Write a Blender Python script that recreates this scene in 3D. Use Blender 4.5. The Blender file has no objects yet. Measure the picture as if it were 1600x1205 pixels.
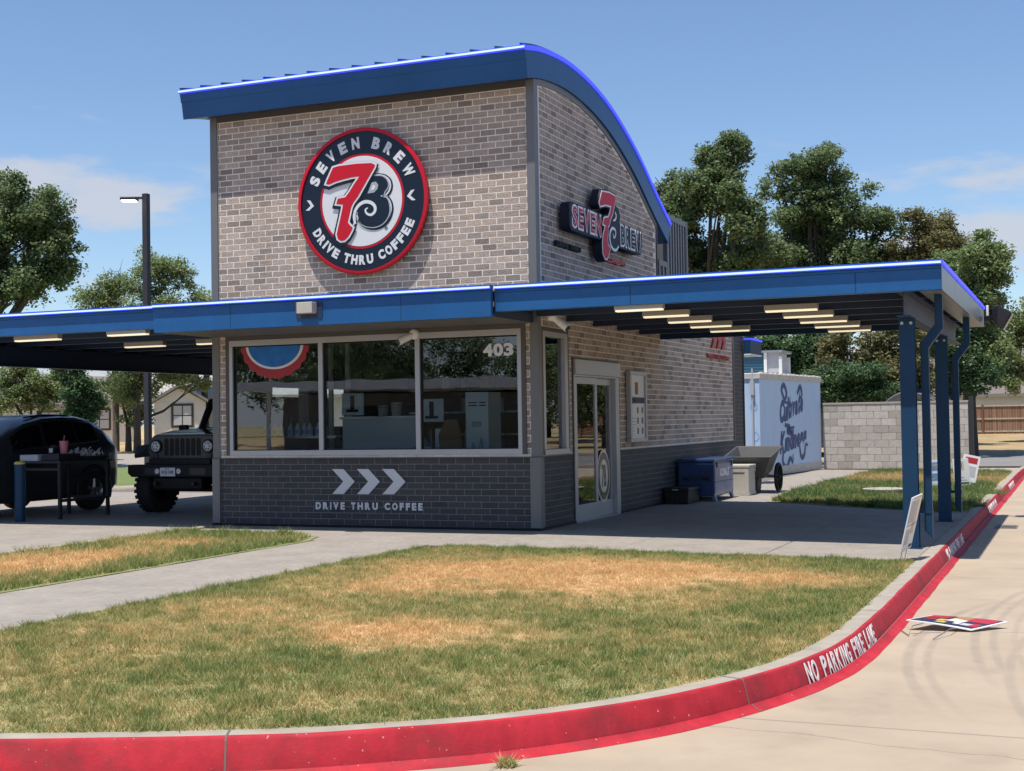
import bpy, bmesh, math, random
import numpy as np
from mathutils import Vector, Matrix
R = math.radians
sc = bpy.context.scene
COL = sc.collection
random.seed(7); RNG = np.random.default_rng(7)

# ------------------------------------------------------------------ camera
FPX, YAW, PITCH, ROLL = 2109.46, -0.3974, 0.0261, -0.0159
CAM = Vector((6.7825, -17.0687, 1.5))
_f = Vector((math.sin(YAW)*math.cos(PITCH), math.cos(YAW)*math.cos(PITCH), math.sin(PITCH)))
_r = Vector((math.cos(YAW), -math.sin(YAW), 0)); _u = _r.cross(_f)
RIGHT = math.cos(ROLL)*_r + math.sin(ROLL)*_u
UP = -math.sin(ROLL)*_r + math.cos(ROLL)*_u
FWD = _f
cd = bpy.data.cameras.new('camera'); cam = bpy.data.objects.new('camera', cd); COL.objects.link(cam)
cam.matrix_world = Matrix(((RIGHT.x, UP.x, -FWD.x, CAM.x), (RIGHT.y, UP.y, -FWD.y, CAM.y), (RIGHT.z, UP.z, -FWD.z, CAM.z), (0, 0, 0, 1)))
cd.sensor_width = 36; cd.lens = FPX/1600*36; cd.clip_end = 4000; cd.clip_start = 0.1
sc.camera = cam

# ------------------------------------------------------------------ sky and sun
SUN = Vector((-0.07, -0.285, 1.0)).normalized()          # direction to the sun
w = bpy.data.worlds.new('World'); sc.world = w; w.use_nodes = True
nt = w.node_tree; nt.nodes.clear()
def N(tree, t, **k):
    n = tree.nodes.new(t)
    for a, b in k.items(): setattr(n, a, b)
    return n
sky = N(nt, 'ShaderNodeTexSky', sky_type='NISHITA', sun_disc=False)
sky.sun_elevation = math.asin(SUN.z); sky.sun_rotation = math.atan2(SUN.x, SUN.y)
sky.air_density = 1.0; sky.dust_density = 0.35; sky.ozone_density = 2.6; sky.altitude = 200
tc = N(nt, 'ShaderNodeTexCoord')
sep = N(nt, 'ShaderNodeSeparateXYZ'); nt.links.new(tc.outputs['Generated'], sep.inputs[0])
mp = N(nt, 'ShaderNodeMapping'); mp.inputs['Scale'].default_value = (1.0, 1.0, 3.6); mp.inputs['Location'].default_value = (0.35, 0.9, 0.05)
nt.links.new(tc.outputs['Generated'], mp.inputs[0])
nz = N(nt, 'ShaderNodeTexNoise'); nz.inputs['Scale'].default_value = 3.4; nz.inputs['Detail'].default_value = 9; nz.inputs['Roughness'].default_value = 0.55
nt.links.new(mp.outputs[0], nz.inputs['Vector'])
band = N(nt, 'ShaderNodeMapRange'); band.inputs[1].default_value = 0.02; band.inputs[2].default_value = 0.24; band.inputs[3].default_value = 0.17; band.inputs[4].default_value = -0.16
nt.links.new(sep.outputs[2], band.inputs[0])
ad = N(nt, 'ShaderNodeMath', operation='ADD'); nt.links.new(nz.outputs[0], ad.inputs[0]); nt.links.new(band.outputs[0], ad.inputs[1])
cl = N(nt, 'ShaderNodeMapRange', interpolation_type='SMOOTHSTEP'); cl.inputs[1].default_value = 0.515; cl.inputs[2].default_value = 0.60; cl.inputs[3].default_value = 0.0; cl.inputs[4].default_value = 0.85
nt.links.new(ad.outputs[0], cl.inputs[0])
tint = N(nt, 'ShaderNodeMix', data_type='RGBA', blend_type='MULTIPLY'); tint.inputs[0].default_value = 1.0; tint.inputs[7].default_value = (0.88, 0.93, 1.0, 1)
nt.links.new(sky.outputs[0], tint.inputs[6])
mx = N(nt, 'ShaderNodeMix', data_type='RGBA'); mx.inputs[7].default_value = (4.1, 4.35, 4.9, 1)
nt.links.new(cl.outputs[0], mx.inputs[0]); nt.links.new(tint.outputs[2], mx.inputs[6])
bg = N(nt, 'ShaderNodeBackground'); bg.inputs[1].default_value = 0.105; nt.links.new(mx.outputs[2], bg.inputs[0])
wo = N(nt, 'ShaderNodeOutputWorld'); nt.links.new(bg.outputs[0], wo.inputs[0])
sl = bpy.data.lights.new('sun', 'SUN'); sl.energy = 4.3; sl.angle = R(0.53); sl.color = (1.0, 0.95, 0.87)
so = bpy.data.objects.new('sun', sl); COL.objects.link(so); so.rotation_euler = SUN.to_track_quat('Z', 'Y').to_euler(); so.location = (0, 0, 60)
sc.view_settings.view_transform = 'Standard'; sc.view_settings.look = 'None'; sc.view_settings.exposure = 0.5; sc.view_settings.gamma = 1.0
sc.view_settings.use_curve_mapping = False

# ------------------------------------------------------------------ helpers
def gz(x): return -0.009*max(0.0, x)
def ray(px, py): return FWD + (px-800)/FPX*RIGHT - (py-602.5)/FPX*UP
def gpt(px, py, z=None):
    d = ray(px, py); zz = 0.0 if z is None else z
    for _ in range(6):
        p = CAM + d*((zz-CAM.z)/d.z)
        if z is None: zz = gz(p.x)
    return p
def dpt(px, depth, z=0.0):                               # point at this depth below/above pixel column px
    d = ray(px, 640); p = CAM + d*depth; return Vector((p.x, p.y, z))
def zat(p, px, py):                                       # height on the vertical through p seen at image row py
    d = ray(px, py); k = math.hypot(p.x-CAM.x, p.y-CAM.y)/math.hypot(d.x, d.y); return CAM.z + d.z*k
def tag(o, label=None, cat=None, group=None, kind=None):
    if label: o['label'] = label
    if cat: o['category'] = cat
    if group: o['group'] = group
    if kind: o['kind'] = kind
    return o
def E(name, loc=(0, 0, 0), label=None, cat=None, group=None, rz=0.0):
    o = bpy.data.objects.new(name, None); COL.objects.link(o); o.location = loc; o.rotation_euler = (0, 0, rz)
    o.empty_display_size = 0.2
    return tag(o, label, cat, group)
def link(name, me, mat, parent=None, M=None):
    if mat is not None:
        me.materials.clear(); me.materials.append(mat)
    o = bpy.data.objects.new(name, me); COL.objects.link(o); o.parent = parent
    if M is not None: o.matrix_local = M
    return o
def copy_tree(o, parent=None):
    c = o.copy(); COL.objects.link(c); c.parent = parent
    for ch in list(o.children): copy_tree(ch, c)
    return c
class MB:
    def __init__(s): s.v = []; s.f = []
    def add(s, vs, fs, M=None):
        b = len(s.v)
        s.v += [tuple(M @ Vector(p)) for p in vs] if M is not None else [tuple(p) for p in vs]
        s.f += [tuple(b+i for i in f) for f in fs]; return s
    def box(s, x0, x1, y0, y1, z0, z1, M=None):
        return s.add([(x0,y0,z0),(x1,y0,z0),(x1,y1,z0),(x0,y1,z0),(x0,y0,z1),(x1,y0,z1),(x1,y1,z1),(x0,y1,z1)],
                     [(0,3,2,1),(4,5,6,7),(0,1,5,4),(1,2,6,5),(2,3,7,6),(3,0,4,7)], M)
    def prism(s, poly, a, b, axis=1, M=None):             # poly in the two other axes
        n = len(poly)
        def P(u, v, t): return {0: (t, u, v), 1: (u, t, v), 2: (u, v, t)}[axis]
        vs = [P(u, v, a) for u, v in poly]+[P(u, v, b) for u, v in poly]
        return s.add(vs, [tuple(range(n))[::-1], tuple(range(n, 2*n))]+[(i, (i+1) % n, n+(i+1) % n, n+i) for i in range(n)], M)
    def cyl(s, p0, p1, r0, r1=None, n=12, cap=True):
        r1 = r0 if r1 is None else r1
        p0, p1 = Vector(p0), Vector(p1); d = (p1-p0).normalized()
        a = d.orthogonal().normalized(); b = d.cross(a)
        vs = []
        for p, r in ((p0, r0), (p1, r1)):
            vs += [tuple(p+r*(math.cos(2*math.pi*i/n)*a+math.sin(2*math.pi*i/n)*b)) for i in range(n)]
        fs = [(i, (i+1) % n, n+(i+1) % n, n+i) for i in range(n)]
        if cap: fs += [tuple(range(n))[::-1], tuple(range(n, 2*n))]
        return s.add(vs, fs)
    def tube(s, pts, r, n=8):
        pts = [Vector(p) for p in pts]; rs = r if hasattr(r, '__len__') else [r]*len(pts)
        vs = []; up = None
        for i, p in enumerate(pts):
            d = (pts[min(i+1, len(pts)-1)]-pts[max(i-1, 0)]).normalized()
            a = d.orthogonal().normalized() if up is None else (up - d*up.dot(d)).normalized()
            up = a; b = d.cross(a)
            vs += [tuple(p+rs[i]*(math.cos(2*math.pi*k/n)*a+math.sin(2*math.pi*k/n)*b)) for k in range(n)]
        fs = []
        for i in range(len(pts)-1):
            fs += [(i*n+k, i*n+(k+1) % n, (i+1)*n+(k+1) % n, (i+1)*n+k) for k in range(n)]
        m = (len(pts)-1)*n
        return s.add(vs, fs+[tuple(range(n))[::-1], tuple(range(m, m+n))])
    def lathe(s, prof, c, axis=2, n=20):                   # prof: (radius, t) pairs
        vs = []
        for r, t in prof:
            for k in range(n):
                a = 2*math.pi*k/n; q = (r*math.cos(a), r*math.sin(a))
                vs.append({0: (c[0]+t, c[1]+q[0], c[2]+q[1]), 1: (c[0]+q[0], c[1]+t, c[2]+q[1]), 2: (c[0]+q[0], c[1]+q[1], c[2]+t)}[axis])
        fs = []
        for i in range(len(prof)-1):
            fs += [(i*n+k, i*n+(k+1) % n, (i+1)*n+(k+1) % n, (i+1)*n+k) for k in range(n)]
        m = (len(prof)-1)*n
        if prof[0][0] > 1e-6: fs.append(tuple(range(n))[::-1])
        if prof[-1][0] > 1e-6: fs.append(tuple(range(m, m+n)))
        return s.add(vs, fs)
    def loft(s, rings, close=True):
        n = len(rings[0]); vs = [p for r in rings for p in r]; fs = []
        for i in range(len(rings)-1):
            for k in range(n if close else n-1):
                fs.append((i*n+k, i*n+(k+1) % n, (i+1)*n+(k+1) % n, (i+1)*n+k))
        if close: fs += [tuple(range(n))[::-1], tuple(range((len(rings)-1)*n, len(rings)*n))]
        return s.add(vs, fs)
    def mesh(s, name, smooth=None):
        me = bpy.data.meshes.new(name); me.from_pydata(s.v, [], s.f)
        bm = bmesh.new(); bm.from_mesh(me); bmesh.ops.recalc_face_normals(bm, faces=bm.faces); bm.to_mesh(me); bm.free()
        if smooth is not None:
            me.polygons.foreach_set('use_smooth', [True]*len(me.polygons))
            if smooth < 180: me.set_sharp_from_angle(angle=R(smooth))
        return me
    def build(s, name, mat, parent=None, smooth=None, bevel=None, M=None):
        o = link(name, s.mesh(name, smooth), mat, parent, M)
        if bevel:
            m = o.modifiers.new('bevel', 'BEVEL'); m.width = bevel; m.segments = 2; m.limit_method = 'ANGLE'; m.angle_limit = R(40)
        return o
def B(name, mat, parent, *boxes, bevel=None):
    m = MB()
    for b in boxes: m.box(*b)
    return m.build(name, mat, parent, bevel=bevel)
def npmesh(name, V, F, attrs=None, smooth=False):          # fast mesh: V (n,3), F (m,k)
    me = bpy.data.meshes.new(name); V = np.asarray(V, np.float32); F = np.asarray(F, np.int32); m, k = F.shape
    me.vertices.add(len(V)); me.vertices.foreach_set('co', V.ravel())
    me.loops.add(m*k); me.loops.foreach_set('vertex_index', F.ravel())
    me.polygons.add(m); me.polygons.foreach_set('loop_start', np.arange(0, m*k, k, dtype=np.int32))
    me.polygons.foreach_set('use_smooth', np.full(m, bool(smooth)))
    for nme, (dom, arr) in (attrs or {}).items():
        a = me.attributes.new(nme, 'FLOAT', dom); a.data.foreach_set('value', np.asarray(arr, np.float32))
    me.update(calc_edges=True); return me
def text_mesh(s, size=1.0, fat=0.0, depth=0.005, fit=None, align='LEFT'):
    c = bpy.data.curves.new('t', 'FONT'); c.body = s; c.size = size; c.offset = fat; c.extrude = depth/2; c.align_x = align; c.resolution_u = 4
    o = bpy.data.objects.new('t', c); COL.objects.link(o); bpy.context.view_layer.update()
    me = bpy.data.meshes.new_from_object(o); bpy.data.objects.remove(o); bpy.data.curves.remove(c)
    if fit and len(me.vertices):                            # fit into (x0,y0,x1,y1)
        co = np.zeros(len(me.vertices)*3, np.float32); me.vertices.foreach_get('co', co); co = co.reshape(-1, 3)
        lo, hi = co.min(0), co.max(0)
        co[:, 0] = fit[0]+(co[:, 0]-lo[0])/(hi[0]-lo[0])*(fit[2]-fit[0]); co[:, 1] = fit[1]+(co[:, 1]-lo[1])/(hi[1]-lo[1])*(fit[3]-fit[1])
        me.vertices.foreach_set('co', co.ravel())
    me.update(); return me
def shape_mesh(polys, grow=0.0, depth=0.004, smooth=True):
    c = bpy.data.curves.new('s', 'CURVE'); c.dimensions = '2D'; c.fill_mode = 'BOTH'; c.extrude = depth/2; c.offset = grow; c.resolution_u = 3
    for p in polys:
        a = sum(p[i][0]*p[(i+1) % len(p)][1]-p[(i+1) % len(p)][0]*p[i][1] for i in range(len(p)))
        if a > 0: p = p[::-1]
        sp = c.splines.new('BEZIER' if smooth else 'POLY')
        if smooth:
            sp.bezier_points.add(len(p)-1)
            for i, q in enumerate(p):
                b = sp.bezier_points[i]; b.co = (q[0], q[1], 0); b.handle_left_type = b.handle_right_type = 'VECTOR'
                if smooth == 2: b.handle_left_type = b.handle_right_type = 'AUTO'
        else:
            sp.points.add(len(p)-1)
            for i, q in enumerate(p): sp.points[i].co = (q[0], q[1], 0, 1)
        sp.use_cyclic_u = True
    o = bpy.data.objects.new('s', c); COL.objects.link(o); bpy.context.view_layer.update()
    me = bpy.data.meshes.new_from_object(o); bpy.data.objects.remove(o); bpy.data.curves.remove(c); return me
def stroke_poly(pts, w0, w1=None):                         # ribbon polygon along a path
    w1 = w0 if w1 is None else w1; P = crom(pts, 6, False); n = len(P); L = []; Rr = []
    for i in range(n):
        a = P[max(i-1, 0)]; b = P[min(i+1, n-1)]; d = Vector((b[0]-a[0], b[1]-a[1])); d.normalize()
        k = i/(n-1); ww = (w0+(w1-w0)*k)*(0.35+0.65*math.sin(math.pi*min(1, max(0.0, 0.12+0.8*k))))
        L.append((P[i][0]-d.y*ww, P[i][1]+d.x*ww)); Rr.append((P[i][0]+d.y*ww, P[i][1]-d.x*ww))
    return L, Rr
def ribbon_mesh(pts, w0, w1=None, depth=0.004):
    L, Rr = stroke_poly(pts, w0, w1); m = MB(); n = len(L)
    vs = [(a[0], a[1], depth/2) for a in L]+[(a[0], a[1], depth/2) for a in Rr]
    m.add(vs, [(i, i+1, n+i+1, n+i) for i in range(n-1)]); me = m.mesh('ribbon')
    if me.polygons[0].normal.z < 0: me.flip_normals()
    return me
def crom(P, k=6, cyclic=False):
    P = [Vector(p) for p in P]; out = []; n = len(P)
    for i in range(n if cyclic else n-1):
        p1, p2 = P[i], P[(i+1) % n]
        p0 = P[(i-1) % n] if (cyclic or i > 0) else p1*2-p2
        p3 = P[(i+2) % n] if (cyclic or i+2 < n) else p2*2-p1
        for j in range(k):
            t = j/k
            out.append(0.5*((2*p1)+(p2-p0)*t+(2*p0-5*p1+4*p2-p3)*t*t+(3*p1-p0-3*p2+p3)*t*t*t))
    if not cyclic: out.append(P[-1])
    return [tuple(q) for q in out]
def spaced(s, x0, x1, h, fat, depth, mat, parent, place, name='letter'):
    wd = {'I': 0.42, ' ': 0.62, 'T': 0.85, 'E': 0.82, 'F': 0.8, 'M': 1.2, 'W': 1.3}
    tot = sum(wd.get(c, 1.0) for c in s); x = x0; u = (x1-x0)/tot
    for c in s:
        w_ = wd.get(c, 1.0)*u
        if c != ' ': link(name, text_mesh(c, 1, fat, depth, fit=(x+0.13*u, 0, x+w_-0.13*u, h)), MATS[mat], parent, place)
        x += w_
def MF(x, z, y): return Matrix(((1, 0, 0, x), (0, 0, -1, y), (0, 1, 0, z), (0, 0, 0, 1)))     # (u,v,w) on a wall that faces -Y
def MR(y, z, x): return Matrix(((0, 0, 1, x), (1, 0, 0, y), (0, 1, 0, z), (0, 0, 0, 1)))      # on a wall that faces +X

# ------------------------------------------------------------------ materials
MATS = {}
def M_(name, col, rough=0.6, metal=0.0, noise=0.0, nscale=8.0, bump=0.0, bscale=60.0, coat=0.0, spec=None, emit=None, estr=0.0, col2=None, attr=None, ramp=None, stretch=None, stain=0.0):
    m = bpy.data.materials.new(name); m.use_nodes = True; t = m.node_tree; p = t.nodes['Principled BSDF']
    p.inputs['Base Color'].default_value = (*col, 1); p.inputs['Roughness'].default_value = rough; p.inputs['Metallic'].default_value = metal
    if coat: p.inputs['Coat Weight'].default_value = coat; p.inputs['Coat Roughness'].default_value = 0.06
    if spec is not None: p.inputs['Specular IOR Level'].default_value = spec
    if emit: p.inputs['Emission Color'].default_value = (*emit, 1); p.inputs['Emission Strength'].default_value = estr
    geo = N(t, 'ShaderNodeNewGeometry'); vec = geo.outputs['Position']
    if stretch:
        mpn = N(t, 'ShaderNodeMapping'); mpn.inputs['Scale'].default_value = stretch; t.links.new(vec, mpn.inputs[0]); vec = mpn.outputs[0]
    src = None
    if attr and ramp:
        an = N(t, 'ShaderNodeAttribute', attribute_name=attr); cr = N(t, 'ShaderNodeValToRGB')
        for i, (pos, cc) in enumerate(ramp):
            e = cr.color_ramp.elements[i] if i < 2 else cr.color_ramp.elements.new(pos)
            e.position = pos; e.color = (*cc, 1)
        t.links.new(an.outputs['Fac'], cr.inputs[0]); src = cr.outputs[0]
    if noise or col2:
        n1 = N(t, 'ShaderNodeTexNoise'); n1.inputs['Scale'].default_value = nscale; n1.inputs['Detail'].default_value = 6; n1.inputs['Roughness'].default_value = 0.62
        t.links.new(vec, n1.inputs['Vector'])
        if col2:
            r1 = N(t, 'ShaderNodeMapRange'); r1.inputs[1].default_value = 0.35; r1.inputs[2].default_value = 0.65; t.links.new(n1.outputs[0], r1.inputs[0])
            mm = N(t, 'ShaderNodeMix', data_type='RGBA'); mm.inputs[6].default_value = (*col, 1); mm.inputs[7].default_value = (*col2, 1); t.links.new(r1.outputs[0], mm.inputs[0])
            if src is not None: t.links.new(src, mm.inputs[6])
            src = mm.outputs[2]
        if noise:
            r2 = N(t, 'ShaderNodeMapRange'); r2.inputs[1].default_value = 0.25; r2.inputs[2].default_value = 0.75; r2.inputs[3].default_value = 1-noise; r2.inputs[4].default_value = 1+noise
            t.links.new(n1.outputs[0], r2.inputs[0])
            ml = N(t, 'ShaderNodeMix', data_type='RGBA', blend_type='MULTIPLY'); ml.inputs[0].default_value = 1; ml.inputs[6].default_value = (*col, 1)
            if src is not None: t.links.new(src, ml.inputs[6])
            t.links.new(r2.outputs[0], ml.inputs[7]); src = ml.outputs[2]
    if stain:
        n4 = N(t, 'ShaderNodeTexNoise'); n4.inputs['Scale'].default_value = 1.1; n4.inputs['Detail'].default_value = 7; n4.inputs['Roughness'].default_value = 0.65
        m4 = N(t, 'ShaderNodeMapping'); m4.inputs['Scale'].default_value = (1.6, 1.6, 0.55); t.links.new(geo.outputs['Position'], m4.inputs[0]); t.links.new(m4.outputs[0], n4.inputs['Vector'])
        r4 = N(t, 'ShaderNodeMapRange'); r4.inputs[1].default_value = 0.3; r4.inputs[2].default_value = 0.7; r4.inputs[3].default_value = 1-stain; r4.inputs[4].default_value = 1+stain*0.6; t.links.new(n4.outputs[0], r4.inputs[0])
        x4 = N(t, 'ShaderNodeMix', data_type='RGBA', blend_type='MULTIPLY'); x4.inputs[0].default_value = 1; x4.inputs[6].default_value = (*col, 1)
        if src is not None: t.links.new(src, x4.inputs[6])
        t.links.new(r4.outputs[0], x4.inputs[7]); src = x4.outputs[2]
    if src is not None: t.links.new(src, p.inputs['Base Color'])
    if bump:
        n2 = N(t, 'ShaderNodeTexNoise'); n2.inputs['Scale'].default_value = bscale; n2.inputs['Detail'].default_value = 5; t.links.new(vec, n2.inputs['Vector'])
        bn = N(t, 'ShaderNodeBump'); bn.inputs['Strength'].default_value = bump; bn.inputs['Distance'].default_value = 0.01; t.links.new(n2.outputs[0], bn.inputs['Height'])
        t.links.new(bn.outputs[0], p.inputs['Normal'])
    MATS[name] = m; return m
def glass(name, tint=(0.75, 0.8, 0.8), refl=0.10, warp=0.0):
    m = bpy.data.materials.new(name); m.use_nodes = True; t = m.node_tree; t.nodes.clear()
    o = N(t, 'ShaderNodeOutputMaterial'); mix = N(t, 'ShaderNodeMixShader'); tr = N(t, 'ShaderNodeBsdfTransparent'); gl = N(t, 'ShaderNodeBsdfGlossy')
    tr.inputs[0].default_value = (*tint, 1); gl.inputs['Roughness'].default_value = 0.004; gl.inputs[0].default_value = (0.95, 0.97, 1, 1)
    fr = N(t, 'ShaderNodeFresnel'); fr.inputs[0].default_value = 1.5
    mr = N(t, 'ShaderNodeMapRange'); mr.inputs[3].default_value = refl; mr.inputs[4].default_value = 1.0; t.links.new(fr.outputs[0], mr.inputs[0])
    if warp:
        geo = N(t, 'ShaderNodeNewGeometry'); n2 = N(t, 'ShaderNodeTexNoise'); n2.inputs['Scale'].default_value = 1.3; n2.inputs['Detail'].default_value = 1
        t.links.new(geo.outputs['Position'], n2.inputs['Vector']); bn = N(t, 'ShaderNodeBump'); bn.inputs['Strength'].default_value = warp; bn.inputs['Distance'].default_value = 0.01
        t.links.new(n2.outputs[0], bn.inputs['Height']); t.links.new(bn.outputs[0], gl.inputs['Normal'])
    t.links.new(mr.outputs[0], mix.inputs[0]); t.links.new(tr.outputs[0], mix.inputs[1]); t.links.new(gl.outputs[0], mix.inputs[2]); t.links.new(mix.outputs[0], o.inputs[0])
    MATS[name] = m; return m
tan_ramp = [(0.0, (0.216, 0.173, 0.146)), (0.18, (0.31, 0.242, 0.202)), (0.42, (0.432, 0.339, 0.278)), (0.68, (0.388, 0.311, 0.264)), (0.86, (0.505, 0.394, 0.32)), (1.0, (0.23, 0.194, 0.174))]
dark_ramp = [(0.0, (0.0276, 0.0288, 0.0336)), (0.5, (0.0372, 0.0384, 0.0432)), (1.0, (0.0468, 0.0444, 0.048))]
M_('brick_tan', (0.3, 0.25, 0.2), 0.85, attr='rnd', ramp=tan_ramp, noise=0.28, nscale=55, bump=0.9, bscale=75, stain=0.12)
M_('brick_dark', (0.03, 0.03, 0.035), 0.62, attr='rnd', ramp=dark_ramp, noise=0.22, nscale=30, bump=0.25, bscale=90)
M_('mortar', (0.80, 0.74, 0.67), 0.9, noise=0.16, nscale=9, bump=0.3, bscale=150, stain=0.16)
M_('mortar_dark', (0.20, 0.185, 0.18), 0.85, noise=0.15, nscale=14)
M_('trim_grey', (0.150, 0.147, 0.150), 0.42, noise=0.05, nscale=3)
M_('trim_brown', (0.075, 0.066, 0.062), 0.5)
M_('screen_metal', (0.165, 0.165, 0.172), 0.42, metal=0.25, noise=0.06, nscale=2)
M_('blue_fascia', (0.014, 0.098, 0.275), 0.34, spec=0.35, stain=0.14, noise=0.08, nscale=1.6, stretch=(0.4, 0.4, 3.0), bump=0.06, bscale=1.4)
M_('blue_roof', (0.012, 0.085, 0.240), 0.36, spec=0.3, stain=0.12, noise=0.06, nscale=1.2)
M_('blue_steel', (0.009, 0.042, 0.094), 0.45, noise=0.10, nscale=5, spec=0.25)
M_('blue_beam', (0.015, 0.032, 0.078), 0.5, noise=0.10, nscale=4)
M_('galv', (0.45, 0.46, 0.48), 0.42, metal=0.75, noise=0.18, nscale=7)
M_('flange_lit', (0.085, 0.11, 0.16), 0.45)  # lighter copy of the beam blue: ground bounce painted onto the purlin flanges
M_('edge_reflection', (0.20, 0.215, 0.235), 0.32, metal=0.35, noise=0.2, nscale=3)  # blue side fascia coloured grey to stand in for the ground it reflects
M_('frame_dark', (0.045, 0.043, 0.042), 0.6)
M_('led_blue', (0.05, 0.06, 0.8), 0.4, emit=(0.035, 0.045, 0.85), estr=1.0)
M_('led_core', (0.5, 0.6, 1.0), 0.4, emit=(0.24, 0.36, 0.95), estr=0.95)
M_('lamp_warm', (0.9, 0.85, 0.7), 0.5, emit=(1.0, 0.84, 0.56), estr=0.60)
M_('lamp_white', (0.9, 0.9, 0.9), 0.5, emit=(1.0, 0.80, 0.72), estr=5.0)
M_('fixture', (0.42, 0.40, 0.36), 0.45, metal=0.3)
M_('alu', (0.42, 0.42, 0.44), 0.40, metal=0.45, noise=0.04, nscale=3)
M_('white', (0.74, 0.74, 0.73), 0.45, noise=0.04, nscale=6)
M_('sign_white', (0.66, 0.67, 0.69), 0.32, coat=0.2)
M_('sign_navy', (0.007, 0.012, 0.025), 0.22, spec=0.3, coat=0.12)
M_('sign_red', (0.52, 0.008, 0.022), 0.3, spec=0.25, coat=0.1)
M_('sign_red_soft', (0.42, 0.030, 0.045), 0.35)
M_('sign_silver', (0.42, 0.43, 0.45), 0.35, metal=0.3)
M_('letter_grey', (0.60, 0.60, 0.62), 0.5)
M_('black', (0.008, 0.008, 0.009), 0.5, spec=0.25)
M_('black_gloss', (0.026, 0.028, 0.033), 0.32, coat=0.5)
M_('rubber', (0.018, 0.018, 0.019), 0.8, bump=0.3, bscale=60)
M_('rim_dark', (0.035, 0.035, 0.04), 0.35, metal=0.5)
M_('chrome', (0.6, 0.6, 0.6), 0.12, metal=1.0)
M_('car_glass', (0.004, 0.004, 0.005), 0.05, coat=0.6)
M_('lamp_clear', (0.55, 0.56, 0.58), 0.1, coat=1.0)
M_('lamp_red', (0.36, 0.010, 0.012), 0.3, coat=0.1)
M_('orange', (0.5, 0.16, 0.02), 0.3)
M_('yellow', (0.55, 0.42, 0.05), 0.5)
M_('plate', (0.66, 0.66, 0.66), 0.5)
M_('plate_ink', (0.02, 0.025, 0.06), 0.6)
M_('chest_blue', (0.022, 0.055, 0.170), 0.35, noise=0.10, nscale=4, coat=0.3)
M_('chest_label', (0.17, 0.20, 0.36), 0.3, noise=0.3, nscale=3, coat=0.15)
M_('plastic_black', (0.012, 0.012, 0.013), 0.5, bump=0.2, bscale=40)
M_('plastic_grey', (0.075, 0.077, 0.080), 0.5, spec=0.3, noise=0.12, nscale=9)
M_('bin_beige', (0.46, 0.43, 0.38), 0.6, noise=0.06, nscale=6)
M_('cooler_blue', (0.46, 0.60, 0.78), 0.55, noise=0.09, nscale=1.5, stretch=(6, 6, 0.5))
M_('cooler_ink', (0.055, 0.085, 0.190), 0.6, noise=0.35, nscale=9)
M_('cooler_doodle', (0.22, 0.40, 0.70), 0.6)
M_('coping', (0.52, 0.49, 0.44), 0.75, noise=0.22, nscale=10, bump=0.6, bscale=25)
M_('teal', (0.035, 0.11, 0.17), 0.5)
M_('concrete', (0.285, 0.250, 0.214), 0.85, noise=0.16, nscale=14, bump=0.12, bscale=160, stain=0.17)
M_('concrete_kerb', (0.33, 0.288, 0.233), 0.85, noise=0.18, nscale=5, bump=0.3, bscale=90)
M_('joint', (0.14, 0.125, 0.11), 0.9)
M_('asphalt', (0.19, 0.18, 0.175), 0.9, noise=0.12, nscale=0.6)
M_('paint_white', (0.74, 0.70, 0.68), 0.6, noise=0.16, nscale=25)
M_('block', (0.4, 0.38, 0.35), 0.9, attr='rnd', ramp=[(0.0, (0.354, 0.307, 0.262)), (0.35, (0.454, 0.406, 0.353)), (0.75, (0.507, 0.458, 0.405)), (1.0, (0.407, 0.365, 0.319))], noise=0.14, nscale=8, bump=0.5, bscale=60)
M_('block_joint', (0.37, 0.34, 0.305), 0.9)
M_('cedar', (0.3, 0.15, 0.08), 0.8, attr='rnd', ramp=[(0.0, (0.150, 0.078, 0.045)), (0.5, (0.220, 0.120, 0.072)), (1.0, (0.270, 0.155, 0.098))], noise=0.3, nscale=3, stretch=(4, 4, 0.5))
M_('cedar_rail', (0.40, 0.33, 0.26), 0.8, noise=0.2, nscale=5)
M_('shingle', (0.165, 0.140, 0.122), 0.9, noise=0.25, nscale=6, stretch=(1, 1, 3), bump=0.4, bscale=14)
M_('shingle_light', (0.36, 0.335, 0.31), 0.9, noise=0.2, nscale=6, bump=0.4, bscale=14)
M_('siding', (0.62, 0.61, 0.58), 0.7, noise=0.06, nscale=2)
M_('siding_dark', (0.20, 0.19, 0.18), 0.7)
M_('bark', (0.055, 0.045, 0.036), 0.9, noise=0.4, nscale=6, stretch=(3, 3, 0.6), bump=0.8, bscale=14)
M_('wood_pole', (0.12, 0.095, 0.075), 0.9, noise=0.3, nscale=5, stretch=(4, 4, 0.4))
M_('pole_dark', (0.028, 0.028, 0.032), 0.5)
M_('soil', (0.16, 0.125, 0.085), 0.95, noise=0.25, nscale=7)
M_('interior', (0.030, 0.031, 0.034), 0.8)
M_('interior_light', (0.09, 0.095, 0.10), 0.6)
M_('counter', (0.72, 0.71, 0.67), 0.45)
M_('steel', (0.5, 0.5, 0.5), 0.28, metal=0.9)
M_('bottle_white', (0.60, 0.63, 0.66), 0.3)
M_('rosette_blue', (0.006, 0.14, 0.48), 0.6, noise=0.25, nscale=9)
M_('rosette_red', (0.34, 0.022, 0.035), 0.6, noise=0.1, nscale=9)
M_('paper_tan', (0.60, 0.50, 0.38), 0.7)
M_('paper_blue', (0.10, 0.28, 0.58), 0.6)
M_('paper_grey', (0.44, 0.45, 0.47), 0.6)
M_('pink', (0.60, 0.20, 0.25), 0.4)
M_('cardboard', (0.30, 0.17, 0.09), 0.8)
M_('galv_lid', (0.40, 0.37, 0.33), 0.8, noise=0.15, nscale=9)
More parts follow.
